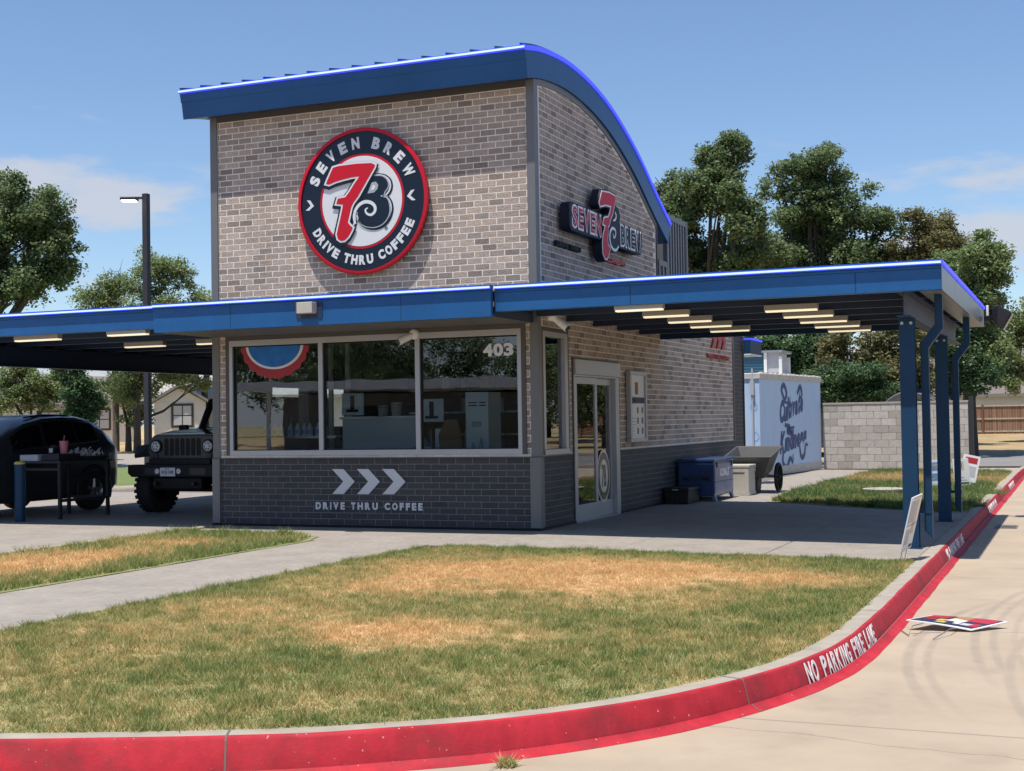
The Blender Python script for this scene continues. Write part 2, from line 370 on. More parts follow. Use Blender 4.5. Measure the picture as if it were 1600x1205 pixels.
M_('tarp', (0.10, 0.105, 0.12), 0.4, coat=0.2)
M_('wire', (0.30, 0.30, 0.29), 0.4, metal=0.8)
glass('glass', (0.74, 0.80, 0.82), 0.055, 0.10)
glass('glass_door', (0.7, 0.73, 0.73), 0.08, 0.03)
def leafmat(name, ramp, trans=0.42):
    m = M_(name, (0.06, 0.09, 0.03), 0.55, attr='rnd', ramp=ramp); t = m.node_tree; p = t.nodes['Principled BSDF']; out = t.nodes['Material Output']
    src = p.inputs['Base Color'].links[0].from_socket
    tb = N(t, 'ShaderNodeBsdfTranslucent'); mx_ = N(t, 'ShaderNodeMixShader'); mx_.inputs[0].default_value = trans
    t.links.new(src, tb.inputs[0]); t.links.new(p.outputs[0], mx_.inputs[1]); t.links.new(tb.outputs[0], mx_.inputs[2]); t.links.new(mx_.outputs[0], out.inputs[0])
    return m
leafmat('leaf_oak', [(0.0, (0.073, 0.127, 0.056)), (0.5, (0.136, 0.2, 0.085)), (1.0, (0.261, 0.3, 0.132))])
leafmat('leaf_mid', [(0.0, (0.099, 0.158, 0.062)), (0.5, (0.185, 0.256, 0.099)), (1.0, (0.323, 0.34, 0.154))])
leafmat('leaf_olive', [(0.0, (0.099, 0.105, 0.04)), (0.5, (0.162, 0.158, 0.064)), (1.0, (0.243, 0.218, 0.094))])
leafmat('leaf_dark', [(0.0, (0.041, 0.084, 0.034)), (0.6, (0.075, 0.146, 0.056)), (1.0, (0.178, 0.251, 0.1))])
leafmat('grass', [(0.0, (0.159, 0.229, 0.055)), (0.3, (0.323, 0.304, 0.102)), (0.6, (0.512, 0.397, 0.168)), (1.0, (0.683, 0.434, 0.198))], 0.35)
leafmat('grass_green', [(0.0, (0.075, 0.156, 0.034)), (0.4, (0.144, 0.206, 0.054)), (0.75, (0.35, 0.275, 0.108)), (1.0, (0.525, 0.375, 0.168))], 0.3)
M_('lawn', (0.2, 0.17, 0.08), 0.95, attr='dry', ramp=[(0.0, (0.175, 0.185, 0.070)), (0.45, (0.35, 0.28, 0.13)), (1.0, (0.56, 0.37, 0.19))], noise=0.35, nscale=26, bump=0.5, bscale=50)
# painted kerb: red with scuffs, tyre rubs and chips of bare concrete
M_('sign_navy_matte', (0.011, 0.016, 0.030), 0.55, spec=0.25); M_('sign_white_matte', (0.90, 0.90, 0.91), 0.55, spec=0.2); M_('sign_red_matte', (0.66, 0.030, 0.055), 0.5, spec=0.2)
m = M_('kerb_red', (0.42, 0.024, 0.036), 0.65, spec=0.2, stain=0.14, noise=0.24, nscale=6.5, bump=0.15, bscale=60)
t = m.node_tree; p = t.nodes['Principled BSDF']; src = p.inputs['Base Color'].links[0].from_socket
geo = N(t, 'ShaderNodeNewGeometry'); nn = N(t, 'ShaderNodeTexNoise'); nn.inputs['Scale'].default_value = 2.1; nn.inputs['Detail'].default_value = 9; nn.inputs['Roughness'].default_value = 0.7
t.links.new(geo.outputs['Position'], nn.inputs['Vector']); rr = N(t, 'ShaderNodeMapRange'); rr.inputs[1].default_value = 0.50; rr.inputs[2].default_value = 0.74; rr.inputs[4].default_value = 0.75; t.links.new(nn.outputs[0], rr.inputs[0])
mm = N(t, 'ShaderNodeMix', data_type='RGBA'); t.links.new(src, mm.inputs[6]); mm.inputs[7].default_value = (0.13, 0.035, 0.04, 1); t.links.new(rr.outputs[0], mm.inputs[0])
n3 = N(t, 'ShaderNodeTexNoise'); n3.inputs['Scale'].default_value = 38; n3.inputs['Detail'].default_value = 4; t.links.new(geo.outputs['Position'], n3.inputs['Vector'])
r3 = N(t, 'ShaderNodeMapRange'); r3.inputs[1].default_value = 0.70; r3.inputs[2].default_value = 0.74; t.links.new(n3.outputs[0], r3.inputs[0])
m3 = N(t, 'ShaderNodeMix', data_type='RGBA'); t.links.new(mm.outputs[2], m3.inputs[6]); m3.inputs[7].default_value = (0.50, 0.36, 0.33, 1); t.links.new(r3.outputs[0], m3.inputs[0])
t.links.new(m3.outputs[2], p.inputs['Base Color'])
# ================================================================== the setting: ground, lane, kerb, walks, lawns
def struct(o): o['kind'] = 'structure'; return o
def inpoly(P, poly):
    x, y = P[:, 0], P[:, 1]; c = np.zeros(len(P), bool); n = len(poly)
    for i in range(n):
        (x1, y1), (x2, y2) = poly[i], poly[(i+1) % n]
        if y1 == y2: continue
        k = ((y1 > y) != (y2 > y)) & (x < (x2-x1)*(y-y1)/(y2-y1)+x1); c ^= k
    return c
# terrain: one sheet out to the horizon, a shade higher beyond the far street on the left
def terr(x, y):
    d = np.hypot(x-CAM.x, y-CAM.y); left = np.clip((-(x)-4)/20, 0, 1)
    far = np.clip((d-48)/34, 0, 1); far = far*far*(3-2*far)
    return -0.25+left*(0.0*far)+left*far*0.75+(1-left)*far*0.05
xs = np.concatenate([-np.geomspace(12, 1500, 46)[::-1]-10, np.linspace(-20, 24, 30), np.geomspace(12, 1500, 40)+14])
ys = np.concatenate([-np.geomspace(20, 1500, 24)[::-1]-20, np.linspace(-36, 40, 40), np.geomspace(4, 1500, 60)+38])
X, Y = np.meshgrid(xs, ys); Z = terr(X, Y); V = np.stack([X, Y, Z], -1).reshape(-1, 3); nx = len(xs)
I = np.arange(len(ys)-1)[:, None]*nx+np.arange(nx-1)[None]; I = I.ravel()
me = npmesh('ground', V, np.stack([I, I+1, I+nx+1, I+nx], 1), {'dry': ('POINT', 0.55+0.4*np.sin(V[:, 0]*0.13+1)*np.cos(V[:, 1]*0.11))}, True)
struct(link('ground', me, MATS['lawn']))
# drive lane concrete with joints, tyre marks and stains
m = M_('road', (0.372, 0.297, 0.216), 0.88, noise=0.16, nscale=1.1, bump=0.15, bscale=120)
t = m.node_tree; p = t.nodes['Principled BSDF']; src = p.inputs['Base Color'].links[0].from_socket
geo = N(t, 'ShaderNodeNewGeometry'); sp = N(t, 'ShaderNodeSeparateXYZ'); t.links.new(geo.outputs['Position'], sp.inputs[0])
def mnode(op, a, b=None, c=None):
    n = N(t, 'ShaderNodeMath', operation=op)
    for i, q in enumerate((a, b, c)):
        if q is None: continue
        if isinstance(q, (int, float)): n.inputs[i].default_value = q
        else: t.links.new(q, n.inputs[i])
    return n.outputs[0]
wob = N(t, 'ShaderNodeTexNoise'); wob.inputs['Scale'].default_value = 1.8; wob.inputs['Detail'].default_value = 6; t.links.new(geo.outputs['Position'], wob.inputs['Vector'])
fine = N(t, 'ShaderNodeTexNoise'); fine.inputs['Scale'].default_value = 7; fine.inputs['Detail'].default_value = 5; t.links.new(geo.outputs['Position'], fine.inputs['Vector'])
dark = None
def arc(cx, cy, r, wdt, amt, lo, hi):
    global dark
    dx = mnode('SUBTRACT', sp.outputs[0], cx); dy = mnode('SUBTRACT', sp.outputs[1], cy)
    d = mnode('SQRT', mnode('ADD', mnode('MULTIPLY', dx, dx), mnode('MULTIPLY', dy, dy)))
    d = mnode('ABSOLUTE', mnode('SUBTRACT', d, r))
    k = mnode('MULTIPLY', mnode('SMOOTH_MIN', mnode('MAXIMUM', mnode('SUBTRACT', 1.0, mnode('DIVIDE', d, wdt)), 0.0), 0.6, 0.2), amt)
    g = mnode('MULTIPLY', mnode('SMOOTH_MIN', mnode('MAXIMUM', mnode('ADD', dy, 2.6), 0.0), 1.0, 0.2), mnode('SMOOTH_MIN', mnode('MAXIMUM', mnode('SUBTRACT', 2.9, dy), 0.0), 1.0, 0.2))
    k = mnode('MULTIPLY', mnode('MULTIPLY', k, g), mnode('MULTIPLY', fine.outputs[0], 1.5))
    dark = k if dark is None else mnode('MAXIMUM', dark, k)
for cx, cy, r, wd, am in ((13.17, -6.64, 7.56, 0.05, 0.62), (13.17, -6.64, 7.43, 0.04, 0.50), (17.53, -5.71, 11.53, 0.045, 0.62), (17.53, -5.71, 11.40, 0.04, 0.52), (17.53, -5.71, 11.25, 0.035, 0.40), (16.33, -7.23, 10.02, 0.045, 0.5), (16.33, -7.23, 9.86, 0.035, 0.42)):
    lo, hi = -99, 99
    arc(cx, cy, r, wd, am, lo, hi)
crk = mnode('MULTIPLY', mnode('LESS_THAN', mnode('ABSOLUTE', mnode('ADD', mnode('SUBTRACT', sp.outputs[1], mnode('MULTIPLY', sp.outputs[0], -0.16)), mnode('ADD', 9.12, mnode('MULTIPLY', wob.outputs[0], -0.32)))), 0.006), 0.75)
jx = mnode('MULTIPLY', mnode('LESS_THAN', mnode('ABSOLUTE', mnode('SUBTRACT', mnode('MODULO', mnode('ADD', sp.outputs[1], 101.3), 3.6), 1.8)), 0.011), 0.6)
jy = mnode('MULTIPLY', mnode('LESS_THAN', mnode('ABSOLUTE', mnode('SUBTRACT', mnode('MODULO', mnode('ADD', sp.outputs[0], 102.1), 3.6), 1.8)), 0.011), 0.5)
st = N(t, 'ShaderNodeMapRange'); st.inputs[1].default_value = 0.60; st.inputs[2].default_value = 0.78; st.inputs[4].default_value = 0.30; t.links.new(wob.outputs[0], st.inputs[0])
spk = N(t, 'ShaderNodeTexVoronoi'); spk.inputs['Scale'].default_value = 3.2; t.links.new(geo.outputs['Position'], spk.inputs['Vector'])
dots = mnode('MULTIPLY', mnode('LESS_THAN', spk.outputs['Distance'], mnode('MULTIPLY', mnode('SUBTRACT', fine.outputs[0], 0.42), 0.16)), 0.75)
dark = mnode('MAXIMUM', dark, dots)
dark = mnode('MAXIMUM', mnode('MAXIMUM', dark, crk), mnode('MAXIMUM', mnode('MAXIMUM', jx, jy), st.outputs[0]))
mm = N(t, 'ShaderNodeMix', data_type='RGBA'); t.links.new(src, mm.inputs[6]); mm.inputs[7].default_value = (0.16, 0.14, 0.12, 1); t.links.new(dark, mm.inputs[0]); t.links.new(mm.outputs[2], p.inputs['Base Color'])
struct(B('road', m, None, (-110, 40, -130, 27.5, -0.24, -0.20)))
# kerb path: top edge of the red face
KP = [(-60, -13.1), (-20, -13.05), (-8, -12.98), (-3, -12.85), (-0.6, -12.62), (0.8, -12.36), (1.93, -11.98), (3.06, -11.45), (3.57, -11.1), (4.08, -10.66), (4.6, -9.95), (4.98, -9.10), (5.19, -8.3), (5.29, -7.36), (5.315, -5.95), (5.315, -3.45), (5.315, 0), (5.315, 6), (5.315, 14), (5.33, 22), (5.55, 25), (6.6, 27.2)]
def resample(P, step):
    P = [Vector(p) for p in P]; out = [P[0]]; acc = 0.0
    for a, b in zip(P, P[1:]):
        L = (b-a).length; s = step-acc
        while s < L: out.append(a+(b-a)*(s/L)); s += step
        acc = L-(s-step)
    return out
KPATH = resample(crom(KP, 10), 0.12)
def knorm(i):
    d = (KPATH[min(i+1, len(KPATH)-1)]-KPATH[max(i-1, 0)]).normalized(); return Vector((d.y, -d.x))      # towards the road
def sweep(name, prof, mat, parent=None):
    n = len(prof); vs = []; fs = []
    for i, p in enumerate(KPATH):
        nn_ = knorm(i); g = gz(p.x); wv = 0.006*math.sin(i*0.37)+0.004*math.sin(i*1.13)
        for k, (o, z) in enumerate(prof):
            zz = z if z < -0.15 else z+g
            oo = o+(wv*0.55 if k in (0, n-1) and name != 'kerb' else 0)
            vs.append((p.x+nn_.x*oo, p.y+nn_.y*oo, zz))
    for i in range(len(KPATH)-1):
        for k in range(n-1): fs.append((i*n+k, i*n+k+1, (i+1)*n+k+1, (i+1)*n+k))
    return MB().add(vs, fs).build(name, mat, parent, smooth=40)
kerb = struct(sweep('kerb', [(-0.17, -0.05), (-0.17, 0.004), (-0.15, 0.012), (-0.02, 0.012), (-0.004, 0.007), (0.004, -0.006), (0.044, -0.148), (0.053, -0.170), (0.070, -0.187), (0.097, -0.197), (0.115, -0.203), (0.13, -0.23)], MATS['concrete_kerb']))
tag(sweep('red_paint', [(-0.022, 0.0150), (-0.003, 0.0105), (0.008, -0.006), (0.048, -0.148), (0.058, -0.168), (0.076, -0.184), (0.100, -0.1935), (0.135, -0.1988)], MATS['kerb_red'], kerb), 'red paint on the kerb face')
# painted kerb lettering, letter by letter along the kerb
def kerb_text(s, i0, size, hgt, pitch):
    pos = float(i0)
    for ch in s:
        if ch == ' ': pos += 0.75*pitch/0.12; continue
        pos += pitch*(0.30 if ch == 'I' else 0.5)/0.12; i = int(pos); p = KPATH[i]+(KPATH[i+1]-KPATH[i])*(pos-i); nn_ = knorm(i); d = Vector((-nn_.y, nn_.x)); g = gz(p.x)
        up = Vector((-nn_.x*0.045, -nn_.y*0.045, 0.154)).normalized(); x3 = Vector((d.x, d.y, 0)); out = x3.cross(up)
        base = Vector((p.x+nn_.x*0.047, p.y+nn_.y*0.047, -0.152+g*0.5))+out*0.0045
        me = text_mesh(ch, 1.0, 0.022, 0.003, fit=(-size*(0.16 if ch in 'I' else 0.5), 0.0, size*(0.16 if ch in 'I' else 0.5), hgt))
        link('painted_letter', me, MATS['paint_white'], kerb, Matrix(((x3.x, up.x, out.x, base.x), (x3.y, up.y, out.y, base.y), (x3.z, up.z, out.z, base.z), (0, 0, 0, 1))))
        pos += pitch*(0.30 if ch == 'I' else 0.5)/0.12
def kidx(x, y): return min(range(len(KPATH)), key=lambda i: (KPATH[i].x-x)**2+(KPATH[i].y-y)**2)
_a, _b = gpt(1274, 1060, -0.12), gpt(1390, 990, -0.12); _i, _j = kidx(_a.x, _a.y), kidx(_b.x, _b.y)
_u = sum(0.6 if c == 'I' else (0.75 if c == ' ' else 1.0) for c in 'NO PARKING FIRE LANE'); _p = (_j-_i)*0.12/_u
kerb_text('NO PARKING FIRE LANE', _i, _p*0.80, 0.135, _p)
kerb_text('NO PARKING FIRE LANE', kidx(5.31, -0.9), 0.10, 0.125, 0.125)
kerb_text('NO PARKING FIRE LANE', kidx(5.31, 6.8), 0.10, 0.12, 0.125)
kerb_text('NO PARKING FIRE LANE', kidx(5.31, 14.0), 0.10, 0.12, 0.125)
for i in range(6, len(KPATH)-2, 26):                       # contraction joints across the kerb
    if KPATH[i].x < -6: continue
    p = KPATH[i]; nn_ = knorm(i); d = Vector((-nn_.y, nn_.x)); g = gz(p.x); pf = [(-0.16, 0.0155), (-0.022, 0.0165), (-0.002, 0.012), (0.010, -0.006), (0.050, -0.148), (0.060, -0.167), (0.078, -0.182), (0.102, -0.192), (0.137, -0.1965)]
    vs = [(p.x+nn_.x*o+d.x*s*0.005, p.y+nn_.y*o+d.y*s*0.005, z+(g if z > -0.15 else 0)) for o, z in pf for s in (-1, 1)]
    MB().add(vs, [(2*k, 2*k+1, 2*k+3, 2*k+2) for k in range(len(pf)-1)]).build('kerb_joint', MATS['joint'], kerb)
# raised pad inside the kerb, dark joint bed under separate concrete slabs
inner = [(p.x-knorm(i).x*0.165, p.y-knorm(i).y*0.165) for i, p in enumerate(KPATH)]
inner = [q for q in inner if q[1] < 21.2 and q[0] > -59]
pad = inner+[(inner[-1][0], 21.2), (-0.5, 21.2), (-0.5, 24.0), (-13.2, 24.0), (-14.6, 9.0), (-60, 9.0-45.4*0.80)]
pad = [q for q in pad]
def flat(name, poly, dz, mat, thick=0.03):
    n = len(poly); vs = [(x, y, gz(x)+dz) for x, y in poly]+[(x, y, gz(x)+dz-thick) for x, y in poly]
    me = bpy.data.meshes.new(name); bm = bmesh.new(); bv = [bm.verts.new(v) for v in vs]
    top = bm.faces.new(bv[:n]); bmesh.ops.triangulate(bm, faces=[top])
    for i in range(n): bm.faces.new((bv[i], bv[(i+1) % n], bv[n+(i+1) % n], bv[n+i]))
    bmesh.ops.recalc_face_normals(bm, faces=bm.faces)
    if sum(f.normal.z*f.calc_area() for f in bm.faces) < 0:
        for f in bm.faces: f.normal_flip()
    bm.to_mesh(me); bm.free(); return link(name, me, mat)
# clip the pad by its left edge by hand: walk the kerb only as far left as x = -30
padpoly = [(-30, -12.8)]+[q for q in inner if q[0] > -30]+[(inner[-1][0], 21.2), (0.0, 21.2), (-12.0, 26.0), (-14.3, 9.4), (-30, -3.3)]
pavement = struct(flat('pavement', padpoly, -0.012, MATS['joint'], 0.19))
SLAB = {}
def slab(x0, x1, y0, y1, name='slab', parent=pavement):
    key = (round(x1-x0, 3), round(y1-y0, 3), round(x0, 2) if x1 > 0 else 0)
    g = 0.006
    if key not in SLAB:
        w_, h_ = x1-x0, y1-y0; sl_ = gz(x1)-gz(x0); c = 0.008
        vs = [(g, g, 0), (w_-g, g, sl_), (w_-g, h_-g, sl_), (g, h_-g, 0)]
        top = [(g+c, g+c, 0.0), (w_-g-c, g+c, sl_), (w_-g-c, h_-g-c, sl_), (g+c, h_-g-c, 0.0)]
        mb = MB().add([(a, b, z-0.03) for a, b, z in vs]+[(a, b, z-0.006) for a, b, z in vs]+top,
                      [(0, 1, 5, 4), (1, 2, 6, 5), (2, 3, 7, 6), (3, 0, 4, 7), (4, 5, 9, 8), (5, 6, 10, 9), (6, 7, 11, 10), (7, 4, 8, 11), (8, 9, 10, 11)])
        SLAB[key] = mb.mesh('slab'); SLAB[key].materials.append(MATS['concrete'])
    o = bpy.data.objects.new(name, SLAB[key]); COL.objects.link(o); o.parent = parent
    o.location = (x0, y0, gz(x0)+0.0+random.uniform(-0.0015, 0.0015)); return o
for i in range(7): slab(-2.36, -0.62, -3.9-1.55*(i+1), -3.9-1.55*i)                                     # walk down the lawn
slab(-2.36, -0.62, -3.9, -2.2); slab(-2.36, -0.62, -12.72, -3.9-1.55*7+0.0) if False else None
xe = [-5.2, -3.8, -2.36, -0.62, 0.0, 1.75, 3.5, 5.14]
for a, b in zip(xe, xe[1:]):                                                                          # apron in front of the building
    slab(a, b, -2.2, -0.0) if b <= 0.0 else [slab(a, b, y0, y1) for y0, y1 in ((-2.3, -0.35), (-0.35, 1.75), (1.75, 3.8), (3.8, 5.9), (5.9, 6.9))]
for y0 in np.arange(6.9, 21.0, 1.75): slab(0.0, 1.62, float(y0), float(min(y0+1.75, 21.1)))
slab(1.62, 5.14, 20.3, 21.15)
for x0 in np.arange(-29.2, -5.3, 3.0):
    for y0 in (-12.7, -8.6, -4.4, -0.2, 4.0, 8.2, 12.4, 16.6):
        x1 = float(min(x0+3.0, -5.2)); y1 = float(y0+(4.1 if y0 < -8.5 else 4.2))
        if (y1 < -3.5 or x0 > -30+(y1+3.3)*1.22) and x0+1.5 > -24: slab(float(x0), x1, y0, y1)
# lawns
DRYB = [(gpt(780, 893), 1.5, 0.75, 0.95), (gpt(1000, 890), 1.3, 0.75, 0.95), (gpt(880, 915), 1.5, 0.7, 0.75), (gpt(650, 985), 0.85, 0.45, 0.75), (gpt(560, 1000), 0.7, 0.4, 0.45), (gpt(360, 955), 0.7, 0.5, 0.45), (gpt(610, 920), 0.8, 0.6, 0.45),
        (gpt(1190, 905), 0.9, 0.6, 0.4), (gpt(120, 872), 0.9, 1.0, 0.8), (gpt(20, 890), 0.9, 0.8, 0.8), (gpt(260, 850), 0.9, 0.5, 0.55), (gpt(1400, 748), 1.5, 2.2, 1.0), (gpt(1540, 752), 1.3, 2.0, 0.7), (gpt(1330, 1000), 0.35, 0.5, 0.4)]
def vnoise(x, y, s, seed):
    r = np.random.default_rng(seed).random((64, 64)); X_ = x*s; Y_ = y*s
    xi = np.floor(X_).astype(int); yi = np.floor(Y_).astype(int); fx = X_-xi; fy = Y_-yi; fx = fx*fx*(3-2*fx); fy = fy*fy*(3-2*fy)
    a = r[xi % 64, yi % 64]; b = r[(xi+1) % 64, yi % 64]; c_ = r[xi % 64, (yi+1) % 64]; d_ = r[(xi+1) % 64, (yi+1) % 64]
    return (a*(1-fx)+b*fx)*(1-fy)+(c_*(1-fx)+d_*fx)*fy
def dryness(x, y):
    d = 0.10+0.34*vnoise(x, y, 1.1, 3)+0.26*(vnoise(x, y, 3.1, 5)-0.3)
    for p_, rx, ry, a in DRYB: d = d+a*np.exp(-(((x-p_.x)/rx)**2+((y-p_.y)/ry)**2)*(0.8+0.6*vnoise(x, y, 2.2, 9)))*0.9
    d = d-0.55*np.exp(-np.abs(y+2.36)/0.22)*(x > -0.6)-0.35*np.exp(-np.abs(x+0.60)/0.22)*(y < -2.4)-0.4*np.exp(-np.abs(x+2.40)/0.25)*(y < -1.2)-0.4*np.exp(-np.abs(y+1.4)/0.25)*(x < -2.5)
    return np.clip(d+0.22*(vnoise(x, y, 0.55, 31)-0.5)+0.34*(vnoise(x, y, 8.0, 41)-0.5)+0.26*(vnoise(x, y, 17.0, 43)-0.5), 0, 1)
def lawn(name, poly, dens, bl, bw, mat, label, seed, near=None):
    rg = np.random.default_rng(seed); P = np.array(poly); lo, hi = P.min(0)-0.1, P.max(0)+0.1; st_ = 0.05; grow_ = 1.0
    gx = np.arange(lo[0], hi[0]+st_, st_); gy = np.arange(lo[1], hi[1]+st_, st_); Xg, Yg = np.meshgrid(gx, gy); nX = len(gx)
    zz = np.array([gz(v) for v in Xg.ravel()])+0.001+0.008*vnoise(Xg.ravel(), Yg.ravel(), 2.3, 11)
    V = np.stack([Xg.ravel(), Yg.ravel(), zz], 1); I = (np.arange(len(gy)-1)[:, None]*nX+np.arange(nX-1)[None]).ravel()
    cen = V[I][:, :2]+st_/2; k = inpoly(cen, poly) 
    for q_ in ((0.05, 0), (-0.05, 0), (0, 0.05), (0, -0.05), (0.07, 0.07), (-0.07, 0.07), (0.07, -0.07), (-0.07, -0.07)): k |= inpoly(cen+np.array(q_)*grow_, poly)
    k &= True; k = k; F = np.stack([I, I+1, I+nX+1, I+nX], 1)[k]
    lw = link(name, npmesh(name, V, F, {'dry': ('POINT', dryness(V[:, 0], V[:, 1]))}, True), MATS['lawn']); struct(lw)
    n = int((hi-lo).prod()*dens); q = lo+(hi-lo)*rg.random((n, 2)); q = q+rg.normal(0, 0.02, q.shape); q = q[inpoly(q, poly)]
    nc_ = int(len(q)*0.010); cc_ = q[rg.integers(0, len(q), nc_)]; big_ = np.zeros(len(q), bool); add_ = np.repeat(cc_, 26, 0)+rg.normal(0, 0.022, (nc_*26, 2)); q = np.concatenate([q, add_]); big_ = np.concatenate([big_, np.ones(len(add_), bool)])
    d = dryness(q[:, 0], q[:, 1]); kp = rg.random(len(q)) < (1-0.25*d); q, d, big_ = q[kp], d[kp], big_[kp]; n = len(q); d = np.clip(d-0.12*big_, 0, 1)
    edge = np.clip(0.45+0.75*vnoise(q[:, 0], q[:, 1], 7.5, 21), 0.4, 1.2)
    h = bl*(0.45+0.75*rg.random(n))*edge*(1.12-0.45*d)*np.where(big_, 1.55, 1.0); a = rg.random(n)*6.283; lean = h*(0.35+0.75*rg.random(n)); la = rg.random(n)*6.283
    z0 = np.array([gz(v) for v in q[:, 0]])+0.003; w2 = bw*(0.6+0.7*rg.random(n))
    A = np.stack([q[:, 0]-np.cos(a)*w2, q[:, 1]-np.sin(a)*w2, z0], 1); Bv = np.stack([q[:, 0]+np.cos(a)*w2, q[:, 1]+np.sin(a)*w2, z0], 1)
    Cv = np.stack([q[:, 0]+np.cos(la)*lean, q[:, 1]+np.sin(la)*lean, z0+h], 1)
    V = np.stack([A, Bv, Cv], 1).reshape(-1, 3); F = np.arange(3*n).reshape(-1, 3)
    tone = np.clip(d+rg.normal(0.02, 0.20, n), 0, 1)
    g = link('grass', npmesh('grass', V, F, {'rnd': ('FACE', tone)}), MATS[mat]); tag(g, label, 'grass', kind='stuff'); return lw
front = [q for q in inner if q[0] > -0.60 and q[1] < -2.42]
LAWN1 = [(-0.60, -12.42)]+front+[(5.12, -2.36), (0.2, -2.32), (-0.15, -2.4), (-0.42, -2.75), (-0.58, -3.4)]
lawn('lawn', LAWN1, 8200, 0.044, 0.0030, 'grass', 'patchy half-dry lawn between the front walk and the red kerb', 1)
LAWN2 = [(-5.02, -12.6), (-2.40, -12.6), (-2.40, -2.2), (-2.62, -1.62), (-3.1, -1.35), (-3.9, -1.25), (-5.02, -1.05)]
lawn('lawn', LAWN2, 3000, 0.07, 0.005, 'grass', 'dry lawn strip left of the front walk beside the covered lane', 2)
LAWN3 = [(1.68, 6.95), (4.72, 5.15), (5.12, 5.4), (5.12, 20.2), (1.72, 20.2), (1.5, 14), (1.5, 10)]
lawn('lawn', LAWN3, 2600, 0.095, 0.007, 'grass_green', 'green lawn with a round lid beyond the right canopy', 3)
# flush concrete edging between the covered lane and the left lawn
struct(B('lane_edging', MATS['concrete_kerb'], None, (-5.20, -5.04, -12.6, -0.35, -0.02, 0.022), bevel=0.01))
# ================================================================== the coffee stand
stand = E('coffee_stand', (0, 0, 0), 'tan and charcoal brick coffee stand with curved blue roof', 'building')
HW, HT, WX, TOWER, LEN = 0.996, 6.186, 5.271, 5.78, 12.2
TOPP = [(-0.40, 6.505), (-0.02, 6.585), (0.34, 6.638), (0.84, 6.682), (1.365, 6.692), (1.915, 6.66), (2.49, 6.59), (3.10, 6.47), (3.73, 6.285), (4.40, 6.035), (4.92, 5.80), (5.47, 5.515), (6.04, 5.235), (6.53, 5.005)]
BOTP = [(-0.30, 6.125), (0.0, 6.19), (0.4, 6.235), (0.85, 6.255), (1.35, 6.24), (1.85, 6.16), (2.46, 5.985), (2.95, 5.81), (3.40, 5.63), (4.18, 5.265), (4.87, 4.92), (5.40, 4.66), (5.85, 4.475), (6.17, 4.66)]
BOTP[-2] = (5.80, 4.84); BOTP[-3] = (5.36, 5.02); BOTP[-4] = (4.85, 5.20); BOTP[-5] = (4.20, 5.42); BOTP[-1] = (6.20, 4.68)
BOTP = [(-0.30, 6.125), (0.0, 6.19), (0.4, 6.235), (0.85, 6.255), (1.35, 6.245), (1.85, 6.18), (2.46, 6.005), (2.95, 5.835), (3.40, 5.655), (4.18, 5.27), (4.70, 5.00), (5.20, 4.80), (5.70, 4.70), (6.20, 4.685)]
# straight perpendicular offset from the top line keeps the fascia depth even
BOTP = []
for i, (y, z) in enumerate(TOPP):
    a = TOPP[max(i-1, 0)]; b = TOPP[min(i+1, len(TOPP)-1)]; d = Vector((b[0]-a[0], b[1]-a[1])).normalized(); k = 0.40
    BOTP.append((y+d.y*k, z-d.x*k))
def arch(y):
    for (y0, z0), (y1, z1) in zip(BOTP, BOTP[1:]):
        if y0 <= y <= y1: return z0+(z1-z0)*(y-y0)/(y1-y0)
    return BOTP[-1][1] if y > 0 else BOTP[0][1]
# mortar walls (openings left free)
WIN = (-4.985, -0.238, 1.042, 2.765)            # front window x0,x1,z0,z1
RW = (0.19, 1.147, 1.020, 2.735)                # side window y0,y1,z0,z1
DR = (1.385, 3.465, 0.0, 2.385)                 # door
B('front_wall', MATS['mortar'], stand, (-WX, 0, 0.010, 0.20, HW, WIN[2]-0.001), (-WX, WIN[0], 0.010, 0.20, WIN[2], WIN[3]), (WIN[1], 0, 0.010, 0.20, WIN[2], WIN[3]), (-WX, 0, 0.010, 0.20, WIN[3]+0.001, HT))
B('front_base_wall', MATS['mortar_dark'], stand, (-WX, 0, 0.010, 0.20, 0.0, HW-0.001))
mb = MB(); yy = sorted(set([0.2, TOWER]+[y for y, _ in BOTP if 0.2 < y < TOWER]))
mb.prism([(y, 3.2) for y in (0.2, TOWER)]+[(y, arch(y)) for y in yy[::-1]], -0.20, -0.010, axis=0)
mb.box(-0.20, -0.010, 0.2, RW[0], HW, 3.2); mb.box(-0.20, -0.010, RW[1], DR[0], HW, 3.2); mb.box(-0.20, -0.010, RW[0], RW[1], RW[3], 3.2); mb.box(-0.20, -0.010, RW[0], RW[1], HW, RW[2])
mb.box(-0.20, -0.010, DR[0], DR[1], DR[3], 3.2); mb.box(-0.20, -0.010, DR[1], 11.3, HW, 3.2); mb.box(-0.20, -0.010, TOWER, 11.3, 3.2, 3.32)
mb.build('side_wall', MATS['mortar'], stand)
B('side_base_wall', MATS['mortar_dark'], stand, (-0.20, -0.010, 0.2, DR[0], 0, HW-0.001), (-0.20, -0.010, DR[1], 11.3, 0, HW-0.001), (-0.20, -0.010, 11.3, LEN, 0, 3.32))
